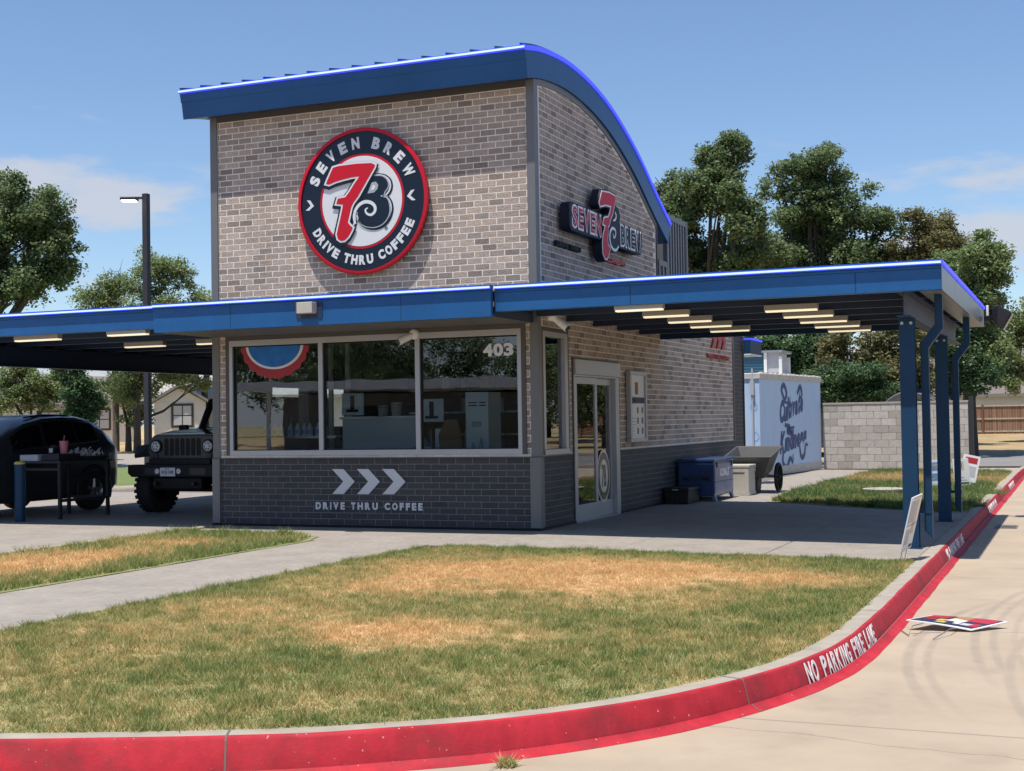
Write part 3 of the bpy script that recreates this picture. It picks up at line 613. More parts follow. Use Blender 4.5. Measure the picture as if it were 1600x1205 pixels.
# lane-side wall with two service openings, rear wall, slab roof over the low rear part
B('lane_wall', MATS['interior_light'], stand, (-WX, -WX+0.2, 0.2, LEN, 0, 1.45), (-WX, -WX+0.2, 0.2, LEN, 2.10, 3.32), (-WX, -WX+0.2, 0.2, 1.3, 1.45, 2.10), (-WX, -WX+0.2, 2.4, 3.0, 1.45, 2.10), (-WX, -WX+0.2, 3.9, LEN, 1.45, 2.10), (-WX, -WX+0.2, 0.2, TOWER, 3.32, 5.0))
B('rear_wall', MATS['mortar_dark'], stand, (-WX+0.2, -0.2, LEN-0.2, LEN, 0, 3.32), (-WX+0.2, -0.2, TOWER-0.2, TOWER, 3.32, 4.8))
B('low_roof', MATS['screen_metal'], stand, (-WX, -0.02, TOWER, LEN-0.001, 3.33, 3.37))
# bricks ---------------------------------------------------------------------------------------------
def brickmesh(L, H, dep, rnd, ch=0.0012):
    x, z = L/2, H/2; c = ch
    vs = [(-x, z_, 0) for z_ in (-z, z)]; vs = [(-x, -z, 0), (x, -z, 0), (x, z, 0), (-x, z, 0), (-x, -z, dep-c), (x, -z, dep-c), (x, z, dep-c), (-x, z, dep-c),
          (-x+c, -z+c, dep), (x-c, -z+c, dep), (x-c, z-c, dep), (-x+c, z-c, dep)]
    fs = [(0, 1, 5, 4), (1, 2, 6, 5), (2, 3, 7, 6), (3, 0, 4, 7), (4, 5, 9, 8), (5, 6, 10, 9), (6, 7, 11, 10), (7, 4, 8, 11), (8, 9, 10, 11)]
    me = bpy.data.meshes.new('brick'); me.from_pydata(vs, [], fs); a = me.attributes.new('rnd', 'FLOAT', 'FACE'); a.data.foreach_set('value', [rnd]*9); return me
def subtract(r, h):
    if h[0] >= r[2] or h[2] <= r[0] or h[1] >= r[3] or h[3] <= r[1]: return [r]
    o = []
    if h[1] > r[1]: o.append((r[0], r[1], r[2], h[1]))
    if h[3] < r[3]: o.append((r[0], h[3], r[2], r[3]))
    a, b = max(r[1], h[1]), min(r[3], h[3])
    if h[0] > r[0]: o.append((r[0], a, h[0], b))
    if h[2] < r[2]: o.append((h[2], a, r[2], b))
    return [q for q in o if q[2]-q[0] > 0.02 and q[3]-q[1] > 0.012]
def layout(u0, u1, v0, v1, L, H, J, holes=(), top=None, phase=0.0):
    out = []; k = 0; v = v0
    while v < v1-0.012:
        u = u0-L+(L/2 if k % 2 else 0)+phase; vt = min(v+H, v1)
        while u < u1:
            a, b = max(u, u0)+J/2, min(u+L, u1)-J/2; full = (u >= u0 and u+L <= u1 and v+H <= v1)
            if b-a > 0.02:
                rs = [(a, v+J/2, b, vt-J/2)]
                if top:
                    tt = min(top(a), top(b))-0.02
                    rs = [(a, v+J/2, b, min(vt-J/2, tt))] if tt > v+J/2+0.012 else []
                for h in holes: rs = [q for r_ in rs for q in subtract(r_, h)]
                out += [(r_, full and abs((r_[2]-r_[0])-(L-J)) < 1e-4 and abs((r_[3]-r_[1])-(H-J)) < 1e-4) for r_ in rs]
            u += L
        v += H; k += 1
    return out
def put_bricks(name, items, mat, nmax, L, H, dep):
    # items: (matrix function, rect, full, weight)
    items.sort(key=lambda q: -q[3]); variants = []
    for i in range(12):
        me = brickmesh(L, H, dep, (i+0.5)/12 if mat == 'brick_tan' else (i+0.5)/12); me.materials.append(MATS[mat]); variants.append(me)
    V, F, A = [], [], []; n = 0
    for fn, r, full, wgt in items:
        u, v = (r[0]+r[2])/2, (r[1]+r[3])/2; k = random.random(); k = k**0.85 if mat == 'brick_tan' else k
        if full and n < nmax and wgt > 0:
            o = bpy.data.objects.new(name, variants[min(11, int(k*12))]); COL.objects.link(o); o.parent = stand
            o.matrix_local = fn(u, v, random.uniform(-0.0015, 0.0015)); n += 1
        else:
            M = fn(u, v, 0); x, z = (r[2]-r[0])/2, (r[3]-r[1])/2; c = 0.0012; b = len(V)
            loc = [(-x, -z, -0.004), (x, -z, -0.004), (x, z, -0.004), (-x, z, -0.004), (-x, -z, dep-c), (x, -z, dep-c), (x, z, dep-c), (-x, z, dep-c), (-x+c, -z+c, dep), (x-c, -z+c, dep), (x-c, z-c, dep), (-x+c, z-c, dep)]
            V += [tuple(M @ Vector(q)) for q in loc]
            F += [[b+i for i in f] for f in ((0, 1, 5, 4), (1, 2, 6, 5), (2, 3, 7, 6), (3, 0, 4, 7), (4, 5, 9, 8), (5, 6, 10, 9), (6, 7, 11, 10), (7, 4, 8, 11), (8, 9, 10, 11))]; A += [k]*9
    o = link(name+'work', npmesh(name+'work', V, F, {'rnd': ('FACE', A)}), MATS[mat], stand); o['kind'] = 'stuff'; return n
fnF = lambda u, v, j: MF(u, v, 0.010-j*0.3) ; fnR = lambda u, v, j: MR(u, v, -0.010+j*0.3)
J = 0.0135; TL, TH = 0.2275, 0.0885; DL, DH = 0.256, 0.0875
SC = (-2.63, 4.68, 1.05)
items = []
win_hole = (WIN[0]-0.065, 0, WIN[1]+0.065, WIN[3]+0.065)
for r, full in layout(-WX+0.105, -0.105, HW+0.035, HT-0.10, TL, TH, J, [win_hole], phase=0.04):
    u, v = (r[0]+r[2])/2, (r[1]+r[3])/2; vis = v > 3.5 and math.hypot(u-SC[0], v-SC[1]) > 1.0
    items.append((fnF, r, full, (1/(Vector((u, 0, v))-CAM).length**2) if vis else 0))
for r, full in layout(0.13, 11.30-0.05, HW+0.035, 6.4, TL, TH, J, [(RW[0]-0.06, 0, RW[1]+0.06, RW[3]+0.06), (DR[0]-0.03, 0, DR[1]+0.03, DR[3]+0.03)], top=lambda y: (arch(y)-0.07) if y < TOWER-0.04 else 3.30, phase=0.1):
    if r[0] < TOWER-0.05 < r[2] and r[3] > 3.3: r = (r[0], r[1], TOWER-0.05, r[3]); full = False
    items.append((fnR, r, full, 0))
put_bricks('brick', items, 'brick_tan', 300, TL-J, TH-J, 0.0020)
items = []
for r, full in layout(-WX+0.105, -0.11, 0.033, HW, DL, DH, 0.0085, phase=0.07): items.append((fnF, r, full, 2))
for r, full in layout(0.06, 11.30, 0.033, HW, DL, DH, 0.0085, [(DR[0]-0.03, -1, DR[1]+0.03, 3)]): items.append((fnR, r, full, 1/(5+r[0])**2))
for r, full in layout(11.32, LEN, 0.033, 3.30, DL, DH, 0.0085): items.append((fnR, r, full, 0))
put_bricks('dark_brick', items, 'brick_dark', 300, DL-0.0085, DH-0.0085, 0.0016)
# trims
B('corner_trim', MATS['trim_grey'], stand, (-0.105, 0.014, -0.014, 0.012, HW+0.012, HT), (-0.012, 0.014, 0.012, 0.125, HW+0.012, HT))
B('corner_trim', MATS['trim_grey'], stand, (-0.125, 0.026, -0.026, 0.012, 0.035, HW), (-0.012, 0.026, 0.012, 0.072, 0.035, HW), bevel=0.003)
B('corner_trim', MATS['trim_grey'], stand, (-WX-0.014, -WX+0.105, -0.014, 0.012, HW+0.012, HT), (-WX-0.014, -WX+0.012, 0.012, 0.125, HW+0.012, HT))
B('corner_trim', MATS['trim_grey'], stand, (-WX-0.026, -WX+0.105, -0.026, 0.012, 0.035, HW), bevel=0.003)
B('base_flashing', MATS['black'], stand, (-WX-0.03, 0.03, -0.030, 0.009, 0.0, 0.034), (-0.009, 0.030, 0.009, DR[0]-0.02, 0.0, 0.034), (-0.009, 0.030, DR[1]+0.02, LEN, 0.0, 0.034))
B('ledge_flashing', MATS['trim_brown'], stand, (-WX-0.03, 0.03, -0.030, 0.011, HW, HW+0.012), (-0.011, 0.030, 0.011, DR[0]-0.03, HW, HW+0.012), (-0.011, 0.022, DR[1]+0.03, 11.3, HW, HW+0.012))
B('soffit_trim', MATS['trim_brown'], stand, (-WX+0.105, -0.105, -0.012, 0.012, HT-0.105, HT), (-WX-0.05, 0.02, -0.022, 0.0, HT-0.022, HT+0.02))
mb = MB(); pts = [(y, arch(y)) for y in np.linspace(0.125, TOWER, 30)]
mb.prism(pts+[(y, z-0.085) for y, z in pts[::-1]], -0.012, 0.012, axis=0); mb.build('arch_trim', MATS['trim_grey'], stand)
B('end_trim', MATS['trim_brown'], stand, (-0.2, 0.014, TOWER-0.045, TOWER, 3.37, arch(TOWER)))
B('end_trim', MATS['trim_grey'], stand, (-0.012, 0.018, 11.255, 11.30, HW+0.012, 3.30))
B('end_trim', MATS['trim_brown'], stand, (-0.2, 0.02, LEN, LEN+0.03, 0.0, 3.36))
# curved roof
def roofslab(x0, x1, top, bot):
    rings = []
    mb_ = MB(); n = len(top)
    poly = top+bot[::-1]
    mb_.prism(poly, x0, x1, axis=0); return mb_
TP = [tuple(q) for q in crom(TOPP, 4)]; BP = [tuple(q) for q in crom(BOTP, 4)]
roof = roofslab(-WX-0.27, 0.045, TP, BP).build('roof', MATS['blue_roof'], stand)
mb = MB()
inn = [(y+0.004, z) for y, z in BP]
# fascia lip panels: front sheet with a folded mid line, end tab
d = (Vector(BOTP[0])-Vector(TOPP[0]))
for a, b, off in ((0.0, 1.0, 0.004),):
    y0, z0 = TOPP[0]; mb.prism([(y0-0.006, z0), (y0-0.006+d.x*0.38, z0+d.y*0.38), (y0+0.010+d.x*0.40, z0+d.y*0.40), (y0-0.002+d.x, z0+d.y), (y0+0.02+d.x, z0+d.y), (y0+0.03, z0)], -WX-0.275, 0.05, axis=0)
mb.build('front_fascia', MATS['blue_roof'], roof)
for xx, nm in ((-WX-0.285, 'led_strip'), ):
    pass
nrm = []
for i in range(len(TP)):
    a = TP[max(i-1, 0)]; b = TP[min(i+1, len(TP)-1)]; q = Vector((b[0]-a[0], b[1]-a[1])).normalized(); nrm.append((-q.y, q.x))
def strip(off0, off1, x0, x1): return [(TP[i][0]+nrm[i][0]*off1, TP[i][1]+nrm[i][1]*off1) for i in range(len(TP))]+[(TP[i][0]+nrm[i][0]*off0, TP[i][1]+nrm[i][1]*off0) for i in range(len(TP))][::-1]
mb = MB().prism(strip(-0.035, 0.028, 0, 0), 0.046, 0.062, axis=0); mb.box(-WX-0.28, 0.062, TP[0][0]-0.026, TP[0][0]-0.008, TP[0][1]-0.028, TP[0][1]+0.030); mb.build('led_strip', MATS['led_blue'], roof)
MB().box(-WX-0.28, 0.055, TP[0][0]-0.034, TP[0][0]-0.0265, TP[0][1]-0.010, TP[0][1]+0.016).build('led_core', MATS['led_core'], roof)
for k in range(16):
    x = -WX-0.26+k*0.368
    if x > 0.05: break
    MB().prism([(TP[i][0]+nrm[i][0]*0.065, TP[i][1]+nrm[i][1]*0.065) for i in range(len(TP))]+[(TP[i][0]-nrm[i][0]*0.002, TP[i][1]-nrm[i][1]*0.002) for i in range(len(TP))][::-1], x-0.010, x+0.010, axis=0).build('roof_seam', MATS['blue_roof'], roof)
# ribbed metal screen behind the tower
def ribbed(y0, y1, z0, z1, x, nm='screen_panel'):
    pan = B(nm, MATS['screen_metal'], stand, (x-0.03, x, y0, y1, z0, z1-0.10))
    B('screen_cap', MATS['trim_grey'], pan, (x-0.06, x+0.03, y0, y1, z1-0.10, z1))
    n = max(2, int((y1-y0)/0.145))
    for i in range(n):
        y = y0+0.05+(y1-y0-0.1)*i/(n-1); B('screen_rib', MATS['screen_metal'], pan, (x, x+0.028, y-0.035, y+0.035, z0, z1-0.10))
ribbed(6.36, 7.66, 3.37, 5.19, 0.0); ribbed(5.80, 6.34, 3.37, 4.30, 0.0)
B('screen_post', MATS['trim_grey'], stand, (-0.05, 0.03, 6.33, 6.37, 3.37, 5.19)); B('screen_post', MATS['trim_grey'], stand, (-0.05, 0.035, 7.62, 7.70, 3.37, 5.19))
B('screen_panel', MATS['screen_metal'], stand, (-WX, -0.06, 7.60, 7.64, 3.37, 5.15))
# front window: frame, mullions, three panes
fw = B('window', MATS['trim_brown'], stand, (WIN[0]-0.065, WIN[1]+0.065, -0.008, 0.015, WIN[3], WIN[3]+0.065), (WIN[0]-0.065, WIN[0], -0.008, 0.015, WIN[2], WIN[3]), (WIN[1], WIN[1]+0.065, -0.008, 0.015, WIN[2], WIN[3]))
fr = 0.058
B('window_frame', MATS['alu'], fw, (WIN[0], WIN[1], -0.012, 0.10, WIN[3]-0.085, WIN[3]), (WIN[0], WIN[1], -0.012, 0.10, WIN[2], WIN[2]+0.075), (WIN[0], WIN[0]+fr, -0.012, 0.10, WIN[2]+0.075, WIN[3]-0.085), (WIN[1]-fr, WIN[1], -0.012, 0.10, WIN[2]+0.075, WIN[3]-0.085), bevel=0.003)
for x in (-3.405, -1.825): B('mullion', MATS['alu'], fw, (x-0.036, x+0.036, -0.012, 0.10, WIN[2]+0.075, WIN[3]-0.085), bevel=0.003)
for a, b in ((WIN[0]+fr, -3.441), (-3.369, -1.861), (-1.789, WIN[1]-fr)): B('pane', MATS['glass'], fw, (a, b, 0.046, 0.052, WIN[2]+0.075, WIN[3]-0.085))
for a, b in ((WIN[0]+fr, -3.441), (-3.369, -1.861), (-1.789, WIN[1]-fr)): B('gasket', MATS['black'], fw, (a, a+0.018, 0.02, 0.045, WIN[2]+0.075, WIN[3]-0.085), (a, b, 0.02, 0.045, WIN[3]-0.103, WIN[3]-0.085), (b-0.012, b, 0.02, 0.045, WIN[2]+0.075, WIN[3]-0.085), (a, b, 0.02, 0.045, WIN[2]+0.075, WIN[2]+0.087))
# side window
sw = B('window', MATS['trim_brown'], stand, (-0.015, 0.010, RW[0]-0.055, RW[1]+0.055, RW[3], RW[3]+0.055), (-0.015, 0.010, RW[0]-0.055, RW[0], RW[2], RW[3]), (-0.015, 0.010, RW[1], RW[1]+0.055, RW[2], RW[3]))
B('window_frame', MATS['alu'], sw, (-0.09, 0.014, RW[0], RW[1], RW[3]-0.075, RW[3]), (-0.09, 0.030, RW[0], RW[1], RW[2], RW[2]+0.075), (-0.09, 0.014, RW[0], RW[0]+0.075, RW[2]+0.075, RW[3]-0.075), (-0.09, 0.014, RW[1]-0.11, RW[1], RW[2]+0.075, RW[3]-0.075), bevel=0.003)
B('pane', MATS['glass_door'], sw, (-0.052, -0.046, RW[0]+0.075, RW[1]-0.11, RW[2]+0.075, RW[3]-0.075))
# sliding door: header box, fixed leaf, sliding leaf
dr = B('door', MATS['trim_brown'], stand, (-0.02, 0.012, DR[0]-0.03, DR[0], 0, DR[3]+0.03), (-0.02, 0.012, DR[1], DR[1]+0.03, 0, DR[3]+0.03), (-0.02, 0.012, DR[0], DR[1], DR[3], DR[3]+0.03))
B('door_header', MATS['alu'], dr, (-0.12, 0.045, DR[0], DR[1], 2.165, DR[3]), (-0.12, 0.018, DR[0], DR[1], 2.135, 2.164), bevel=0.004)
B('door_jamb', MATS['alu'], dr, (-0.10, 0.016, DR[0], DR[0]+0.05, 0, 2.135), bevel=0.003); B('door_jamb', MATS['alu'], dr, (-0.10, 0.016, DR[1]-0.17, DR[1], 0, 2.135), bevel=0.003)
def leaf(y0, y1, x, nm):
    l = B(nm, MATS['alu'], dr, (x-0.045, x, y0, y0+0.075, 0.015, 2.13), (x-0.045, x, y1-0.075, y1, 0.015, 2.13), (x-0.045, x, y0+0.075, y1-0.075, 2.03, 2.13), (x-0.045, x, y0+0.075, y1-0.075, 0.015, 0.25), bevel=0.003)
    B('pane', MATS['glass_door'], l, (x-0.025, x-0.020, y0+0.075, y1-0.075, 0.25, 2.03)); return l
leaf(DR[0]+0.052, 2.40, 0.012, 'door_leaf'); leaf(2.35, DR[1]-0.172, -0.055, 'door_leaf')
B('threshold', MATS['alu'], dr, (-0.12, 0.05, DR[0], DR[1]-0.17, 0.001, 0.013))
# round decal on the sliding leaf
dcl = link('door_decal', MB().lathe([(0.30, 0), (0.30, 0.003)], (0, 0, 0), 2, 40).mesh('d'), MATS['sign_white'], dr, MR(2.83, 0.62, -0.0535) @ Matrix.Diagonal((1.0, 1.35, 1, 1)))
for r0, mt, zz in ((0.275, 'sign_navy', 0.0045), (0.19, 'sign_white', 0.006)): link('decal_ring', MB().lathe([(r0, zz-0.001), (r0, zz)], (0, 0, 0), 2, 40).mesh('d'), MATS[mt], dcl)
link('decal_mark', text_mesh('7B', 1, 0.03, 0.002, fit=(-0.10, -0.13, 0.11, 0.13)), MATS['sign_navy'], dcl, Matrix.Translation((0, 0, 0.008)))
# camera dome and box lamp on the front, soffit box fascia, address digits
box = B('soffit_fascia', MATS['blue_fascia'], stand, (-5.29, -0.066, -1.40, -1.33, 2.825, 3.165), bevel=0.004)
B('soffit', MATS['screen_metal'], box, (-5.29, -0.066, -1.33, -0.016, 2.83, 2.86))
for k in range(7): B('soffit_groove', MATS['trim_brown'], box, (-5.285, -0.07, -1.28+k*0.18, -1.265+k*0.18, 2.826, 2.8295))
B('soffit_deck', MATS['screen_metal'], box, (-5.29, -0.066, -1.33, -0.016, 3.14, 3.165))
B('soffit_end', MATS['blue_beam'], box, (-0.066, -0.05, -1.30, -0.016, 2.83, 3.16)); B('soffit_end', MATS['blue_beam'], box, (-5.306, -5.29, -1.30, -0.016, 2.83, 3.16))
for x in (-4.0, -1.35): B('fascia_seam', MATS['blue_steel'], box, (x-0.004, x+0.004, -1.4025, -1.399, 2.83, 3.16))
B('fascia_cap', MATS['blue_fascia'], box, (-5.29, -0.066, -1.425, -1.33, 3.166, 3.232))
B('led_strip', MATS['led_blue'], box, (-5.29, -0.066, -1.440, -1.426, 3.178, 3.215)); B('led_core', MATS['led_core'], box, (-5.29, -0.066, -1.446, -1.4405, 3.186, 3.210))
for k, ch in enumerate('403'):
    link('address_digit', text_mesh(ch, 1, 0.045, 0.004, fit=(0, 0, 0.145, 0.178)), MATS['sign_white'], fw, MF(-0.825+k*0.155, 2.395, 0.042))
for k in range(3):
    x = -3.232+k*0.41; sh = shape_mesh([[(0, 0.36), (0.19, 0.36), (0.372, 0.18), (0.19, 0), (0, 0), (0.185, 0.18)]], 0, 0.006, 0)
    link('chevron', sh, MATS['letter_grey'], stand, MF(x, 0.481, -0.0045))
spaced('DRIVE THRU COFFEE', -0.01, 1.76, 0.105, 0.06, 0.006, 'letter_grey', stand, MF(-3.518, 0.256, -0.0045))
# the same mark in red on the side wall
for k in range(3):
    sh = shape_mesh([[(0, 0.36), (0.19, 0.36), (0.372, 0.18), (0.19, 0), (0, 0), (0.185, 0.18)]], 0, 0.03, 0)
    link('chevron', sh, MATS['sign_red_soft'], stand, MR(9.40+k*0.41, 2.90, 0.017))
link('lettering', text_mesh('DRIVE THRU COFFEE', 1, 0.022, 0.03, fit=(0, 0, 1.80, 0.085)), MATS['sign_red_soft'], stand, MR(9.08, 2.690, 0.017))
# interior seen through the glass
B('interior_floor', MATS['interior_light'], stand, (-WX+0.21, -0.21, 0.21, LEN-0.21, 0.0, 0.01))
B('interior_ceiling', MATS['interior_light'], stand, (-WX+0.21, -0.21, 0.21, TOWER-0.21, 3.0, 3.05))
B('partition', MATS['interior'], stand, (-WX+0.21, -1.6, 5.3, 5.4, 0.01, 3.0))
# ================================================================== signs on the walls
rs = E('round_sign', (-2.627, -0.02, 4.683), 'big round red, navy and white illuminated logo sign on the front wall', 'sign')
RR = 1.056
def disc(r, y0, y1, nm, mt, par, n=96): return MB().lathe([(r, y1), (r, y0)], (0, 0, 0), 1, n).build(nm, MATS[mt], par, smooth=30)
disc(RR*0.985, -0.075, -0.002, 'cabinet', 'sign_navy', rs)
MB().lathe([(RR, -0.050), (RR, -0.098), (RR*0.99, -0.104), (RR*0.952, -0.104), (RR*0.952, -0.05)], (0, 0, 0), 1, 96).build('rim', MATS['sign_red'], rs, smooth=30)
disc(RR*0.951, -0.082, -0.0755, 'ring_band', 'sign_navy', rs)
disc(RR*0.648, -0.086, -0.0825, 'inner_ring', 'sign_red', rs); disc(RR*0.615, -0.090, -0.0865, 'centre_field', 'sign_white', rs)
def arc_text(s, a0, a1, r, hgt, up):
    n = len(s); wd = []
    for ch in s: wd.append({'I': 0.45, ' ': 0.55, 'W': 1.25}.get(ch, 1.0))
    tot = sum(wd); acc = 0
    for ch, w_ in zip(s, wd):
        a = a0+(a1-a0)*(acc+w_/2)/tot; acc += w_
        if ch == ' ': continue
        hw_ = hgt*(0.37 if ch not in 'IW' else (0.13 if ch == 'I' else 0.50))
        me = text_mesh(ch, 1, 0.055, 0.008, fit=(-hw_, -hgt/2, hw_, hgt/2))
        rot = (a-math.pi/2) if up else (a+math.pi/2)
        link('letter', me, MATS['sign_white'], rs, MF(r*math.cos(a), r*math.sin(a), -0.084) @ Matrix.Rotation(rot, 4, 'Z'))
arc_text('SEVEN BREW', R(163), R(17.5), RR*0.80, 0.168, True)
arc_text('DRIVE THRU COFFEE', R(205), R(339), RR*0.80, 0.140, False)
for cx, s_ in ((-0.868, -1), (0.79, 1)):
    pass
link('chevron', shape_mesh([[(-0.075, 0.055), (0, -0.02), (0.075, 0.055), (0.075, -0.0), (0, -0.075), (-0.075, -0.0)]], 0, 0.006, 0), MATS['sign_white'], rs, MF(0.80, 0.02, -0.0835) @ Matrix.Rotation(R(95), 4, 'Z') @ Matrix.Rotation(R(-180), 4, 'Z'))
link('chevron', shape_mesh([[(-0.075, 0.055), (0, -0.02), (0.075, 0.055), (0.075, -0.0), (0, -0.075), (-0.075, -0.0)]], 0, 0.006, 0), MATS['sign_white'], rs, MF(-0.868, 0.0, -0.0835) @ Matrix.Rotation(R(82), 4, 'Z'))
S7 = [(-0.452, 0.515), (-0.358, 0.532), (-0.064, 0.539), (0.178, 0.528), (0.238, 0.497), (0.225, 0.46), (0.126, 0.319), (0.015, 0.157), (-0.047, 0.066), (-0.121, -0.014), (-0.158, -0.076), (-0.184, -0.17), (-0.218, -0.297), (-0.179, -0.342), (-0.138, -0.377), (-0.164, -0.429), (-0.213, -0.501), (-0.275, -0.55), (-0.337, -0.553), (-0.385, -0.521), (-0.402, -0.456), (-0.378, -0.36), (-0.339, -0.223), (-0.306, -0.097), (-0.292, -0.033), (-0.403, -0.014), (-0.377, 0.06), (-0.254, 0.071), (-0.18, 0.151), (-0.105, 0.253), (-0.043, 0.323), (-0.018, 0.353), (-0.14, 0.352), (-0.287, 0.332), (-0.41, 0.31), (-0.522, 0.276), (-0.571, 0.291), (-0.546, 0.343), (-0.495, 0.436)]
SB = [(0.126, 0.293), (0.175, 0.321), (0.295, 0.326), (0.385, 0.293), (0.437, 0.229), (0.431, 0.14), (0.375, 0.081), (0.296, 0.054), (0.391, 0.004), (0.446, -0.094), (0.435, -0.199), (0.377, -0.297), (0.285, -0.35), (0.177, -0.361), (0.069, -0.33), (-0.008, -0.269), (-0.051, -0.201), (-0.055, -0.137), (-0.136, -0.238), (-0.162, -0.322), (-0.198, -0.298), (-0.177, -0.149), (-0.121, -0.036), (-0.01, 0.095), (0.064, 0.207)]
SBC = [(0.105, 0.098), (0.174, 0.25), (0.241, 0.257), (0.28, 0.21), (0.265, 0.15), (0.208, 0.103)]
SPI = [(-0.101, -0.326), (-0.119, -0.218), (-0.093, -0.123), (-0.024, -0.049), (0.073, -0.018), (0.169, -0.043), (0.224, -0.105), (0.215, -0.174), (0.155, -0.212), (0.088, -0.186), (0.067, -0.135), (0.108, -0.107)]
RIM = [(0.271, 0.345), (0.379, 0.327), (0.456, 0.259), (0.467, 0.163), (0.406, 0.072), (0.469, -0.028), (0.491, -0.157), (0.458, -0.271), (0.368, -0.36), (0.236, -0.397), (0.092, -0.374), (-0.016, -0.311), (-0.063, -0.243)]
fig = link('figure_letter', shape_mesh([SB], 0.058, 0.006, 2), MATS['sign_navy'], rs, MF(0.008, -0.012, -0.0925))
link('outline', shape_mesh([SB], 0.036, 0.004, 2), MATS['sign_white'], fig, Matrix.Translation((-0.004, 0.008, 0.004)))
link('body', shape_mesh([SB], 0.012, 0.004, 2), MATS['sign_navy'], fig, Matrix.Translation((-0.008, 0.010, 0.0075)))
link('counter', shape_mesh([SBC], 0.0, 0.004, 1), MATS['sign_silver'], fig, Matrix.Translation((-0.008, 0.012, 0.011)))
link('counter_core', shape_mesh([[(0.15+(x-0.2)*0.4+0.05, 0.17+(y-0.17)*0.45) for x, y in SBC]], 0.0, 0.004, 1), MATS['sign_white'], fig, Matrix.Translation((-0.008, 0.012, 0.0145)))
link('scroll', ribbon_mesh(SPI, 0.030, 0.018), MATS['sign_white'], fig, Matrix.Translation((-0.008, 0.012, 0.012)))
link('scroll_edge', ribbon_mesh(RIM, 0.010, 0.008), MATS['sign_silver'], fig, Matrix.Translation((-0.035, 0.012, 0.012)))
num = link('figure_seven', shape_mesh([S7], 0.050, 0.006, 1), MATS['sign_navy'], rs, MF(-0.008, -0.022, -0.107))
link('outline', shape_mesh([S7], 0.026, 0.004, 1), MATS['sign_white'], num, Matrix.Translation((0.008, 0.022, 0.004)))
link('body', shape_mesh([S7], 0.0, 0.004, 1), MATS['sign_red'], num, Matrix.Translation((0.008, 0.022, 0.0075)))
link('registered_mark', text_mesh('®', 0.07, 0.0, 0.003), MATS['sign_navy'], rs, MF(0.365, -0.44, -0.0925))

ws = E('channel_sign', (0.0, 2.6, 4.4), 'red, white and navy raised logo sign on the shaded side wall', 'sign')
def rel(l): return [(y-2.6, z-4.4) for y, z in l]
X0, X1 = 0.055, 0.195
def plate(l, nm, mt, a, b, grow=0.0, sm=1, par=None):
    return link(nm, shape_mesh([rel(l)], grow, b-a, sm), MATS[mt], par or ws, MR(0, 0, (a+b)/2))
plate([(0.83, 4.56), (0.90, 4.605), (2.30, 4.605), (2.30, 4.205), (0.90, 4.195), (0.83, 4.25)], 'name_plate', 'sign_navy_matte', X0, X1, 0.0)
plate([(2.95, 4.56), (3.24, 4.585), (4.26, 4.59), (4.28, 4.55), (4.20, 4.20), (4.12, 4.185), (2.95, 4.185)], 'name_plate', 'sign_navy_matte', X0, X1, 0.0)
R7 = [(2.21, 4.937), (2.551, 4.969), (2.838, 4.959), (2.857, 4.915), (2.766, 4.783), (2.721, 4.711), (2.676, 4.652), (2.634, 4.62), (2.569, 4.546), (2.524, 4.475), (2.462, 4.441), (2.456, 4.336), (2.431, 4.255), (2.447, 4.165), (2.545, 4.118), (2.5, 4.041), (2.436, 3.969), (2.374, 3.937), (2.295, 3.948), (2.219, 4.011), (2.207, 4.151), (2.242, 4.284), (2.362, 4.447), (2.243, 4.452), (2.288, 4.541), (2.368, 4.565), (2.49, 4.581), (2.575, 4.664), (2.643, 4.779), (2.379, 4.768), (2.12, 4.712), (2.083, 4.751)]
RB = [(2.808, 4.789), (2.954, 4.783), (3.056, 4.73), (3.072, 4.638), (3.004, 4.549), (3.022, 4.498), (3.068, 4.41), (3.051, 4.275), (2.983, 4.187), (2.874, 4.122), (2.728, 4.099), (2.606, 4.118), (2.549, 4.19), (2.557, 4.335), (2.604, 4.459), (2.696, 4.641)]
RSP = [(3.005, 4.203), (2.875, 4.128), (2.729, 4.125), (2.622, 4.179), (2.574, 4.272), (2.6, 4.379), (2.706, 4.445), (2.83, 4.441), (2.868, 4.386), (2.802, 4.312), (2.741, 4.331), (2.743, 4.371)]
fig = plate(RB, 'figure_letter', 'sign_navy_matte', X0+0.004, X1+0.004, 0.03, 2)
fig.matrix_local = MR(0, 0, (X0+X1)/2+0.006)
link('scroll', ribbon_mesh(rel(RSP), 0.030, 0.018), MATS['sign_white_matte'], fig, Matrix.Translation((0, 0, 0.073)))
link('scroll', ribbon_mesh(rel([(2.845, 4.715), (2.905, 4.67), (2.86, 4.604), (2.754, 4.57)]), 0.022), MATS['sign_white_matte'], fig, Matrix.Translation((0, 0, 0.073)))
num = link('figure_seven', shape_mesh([rel(R7)], 0.045, X1-X0, 1), MATS['sign_navy_matte'], ws, MR(0, 0, (X0+X1)/2+0.016))
link('outline', shape_mesh([rel(R7)], 0.024, 0.004, 1), MATS['sign_white_matte'], num, Matrix.Translation((0, 0, 0.0725)))
link('body', shape_mesh([rel(R7)], 0.0, 0.004, 1), MATS['sign_red_matte'], num, Matrix.Translation((0, 0, 0.0765)))
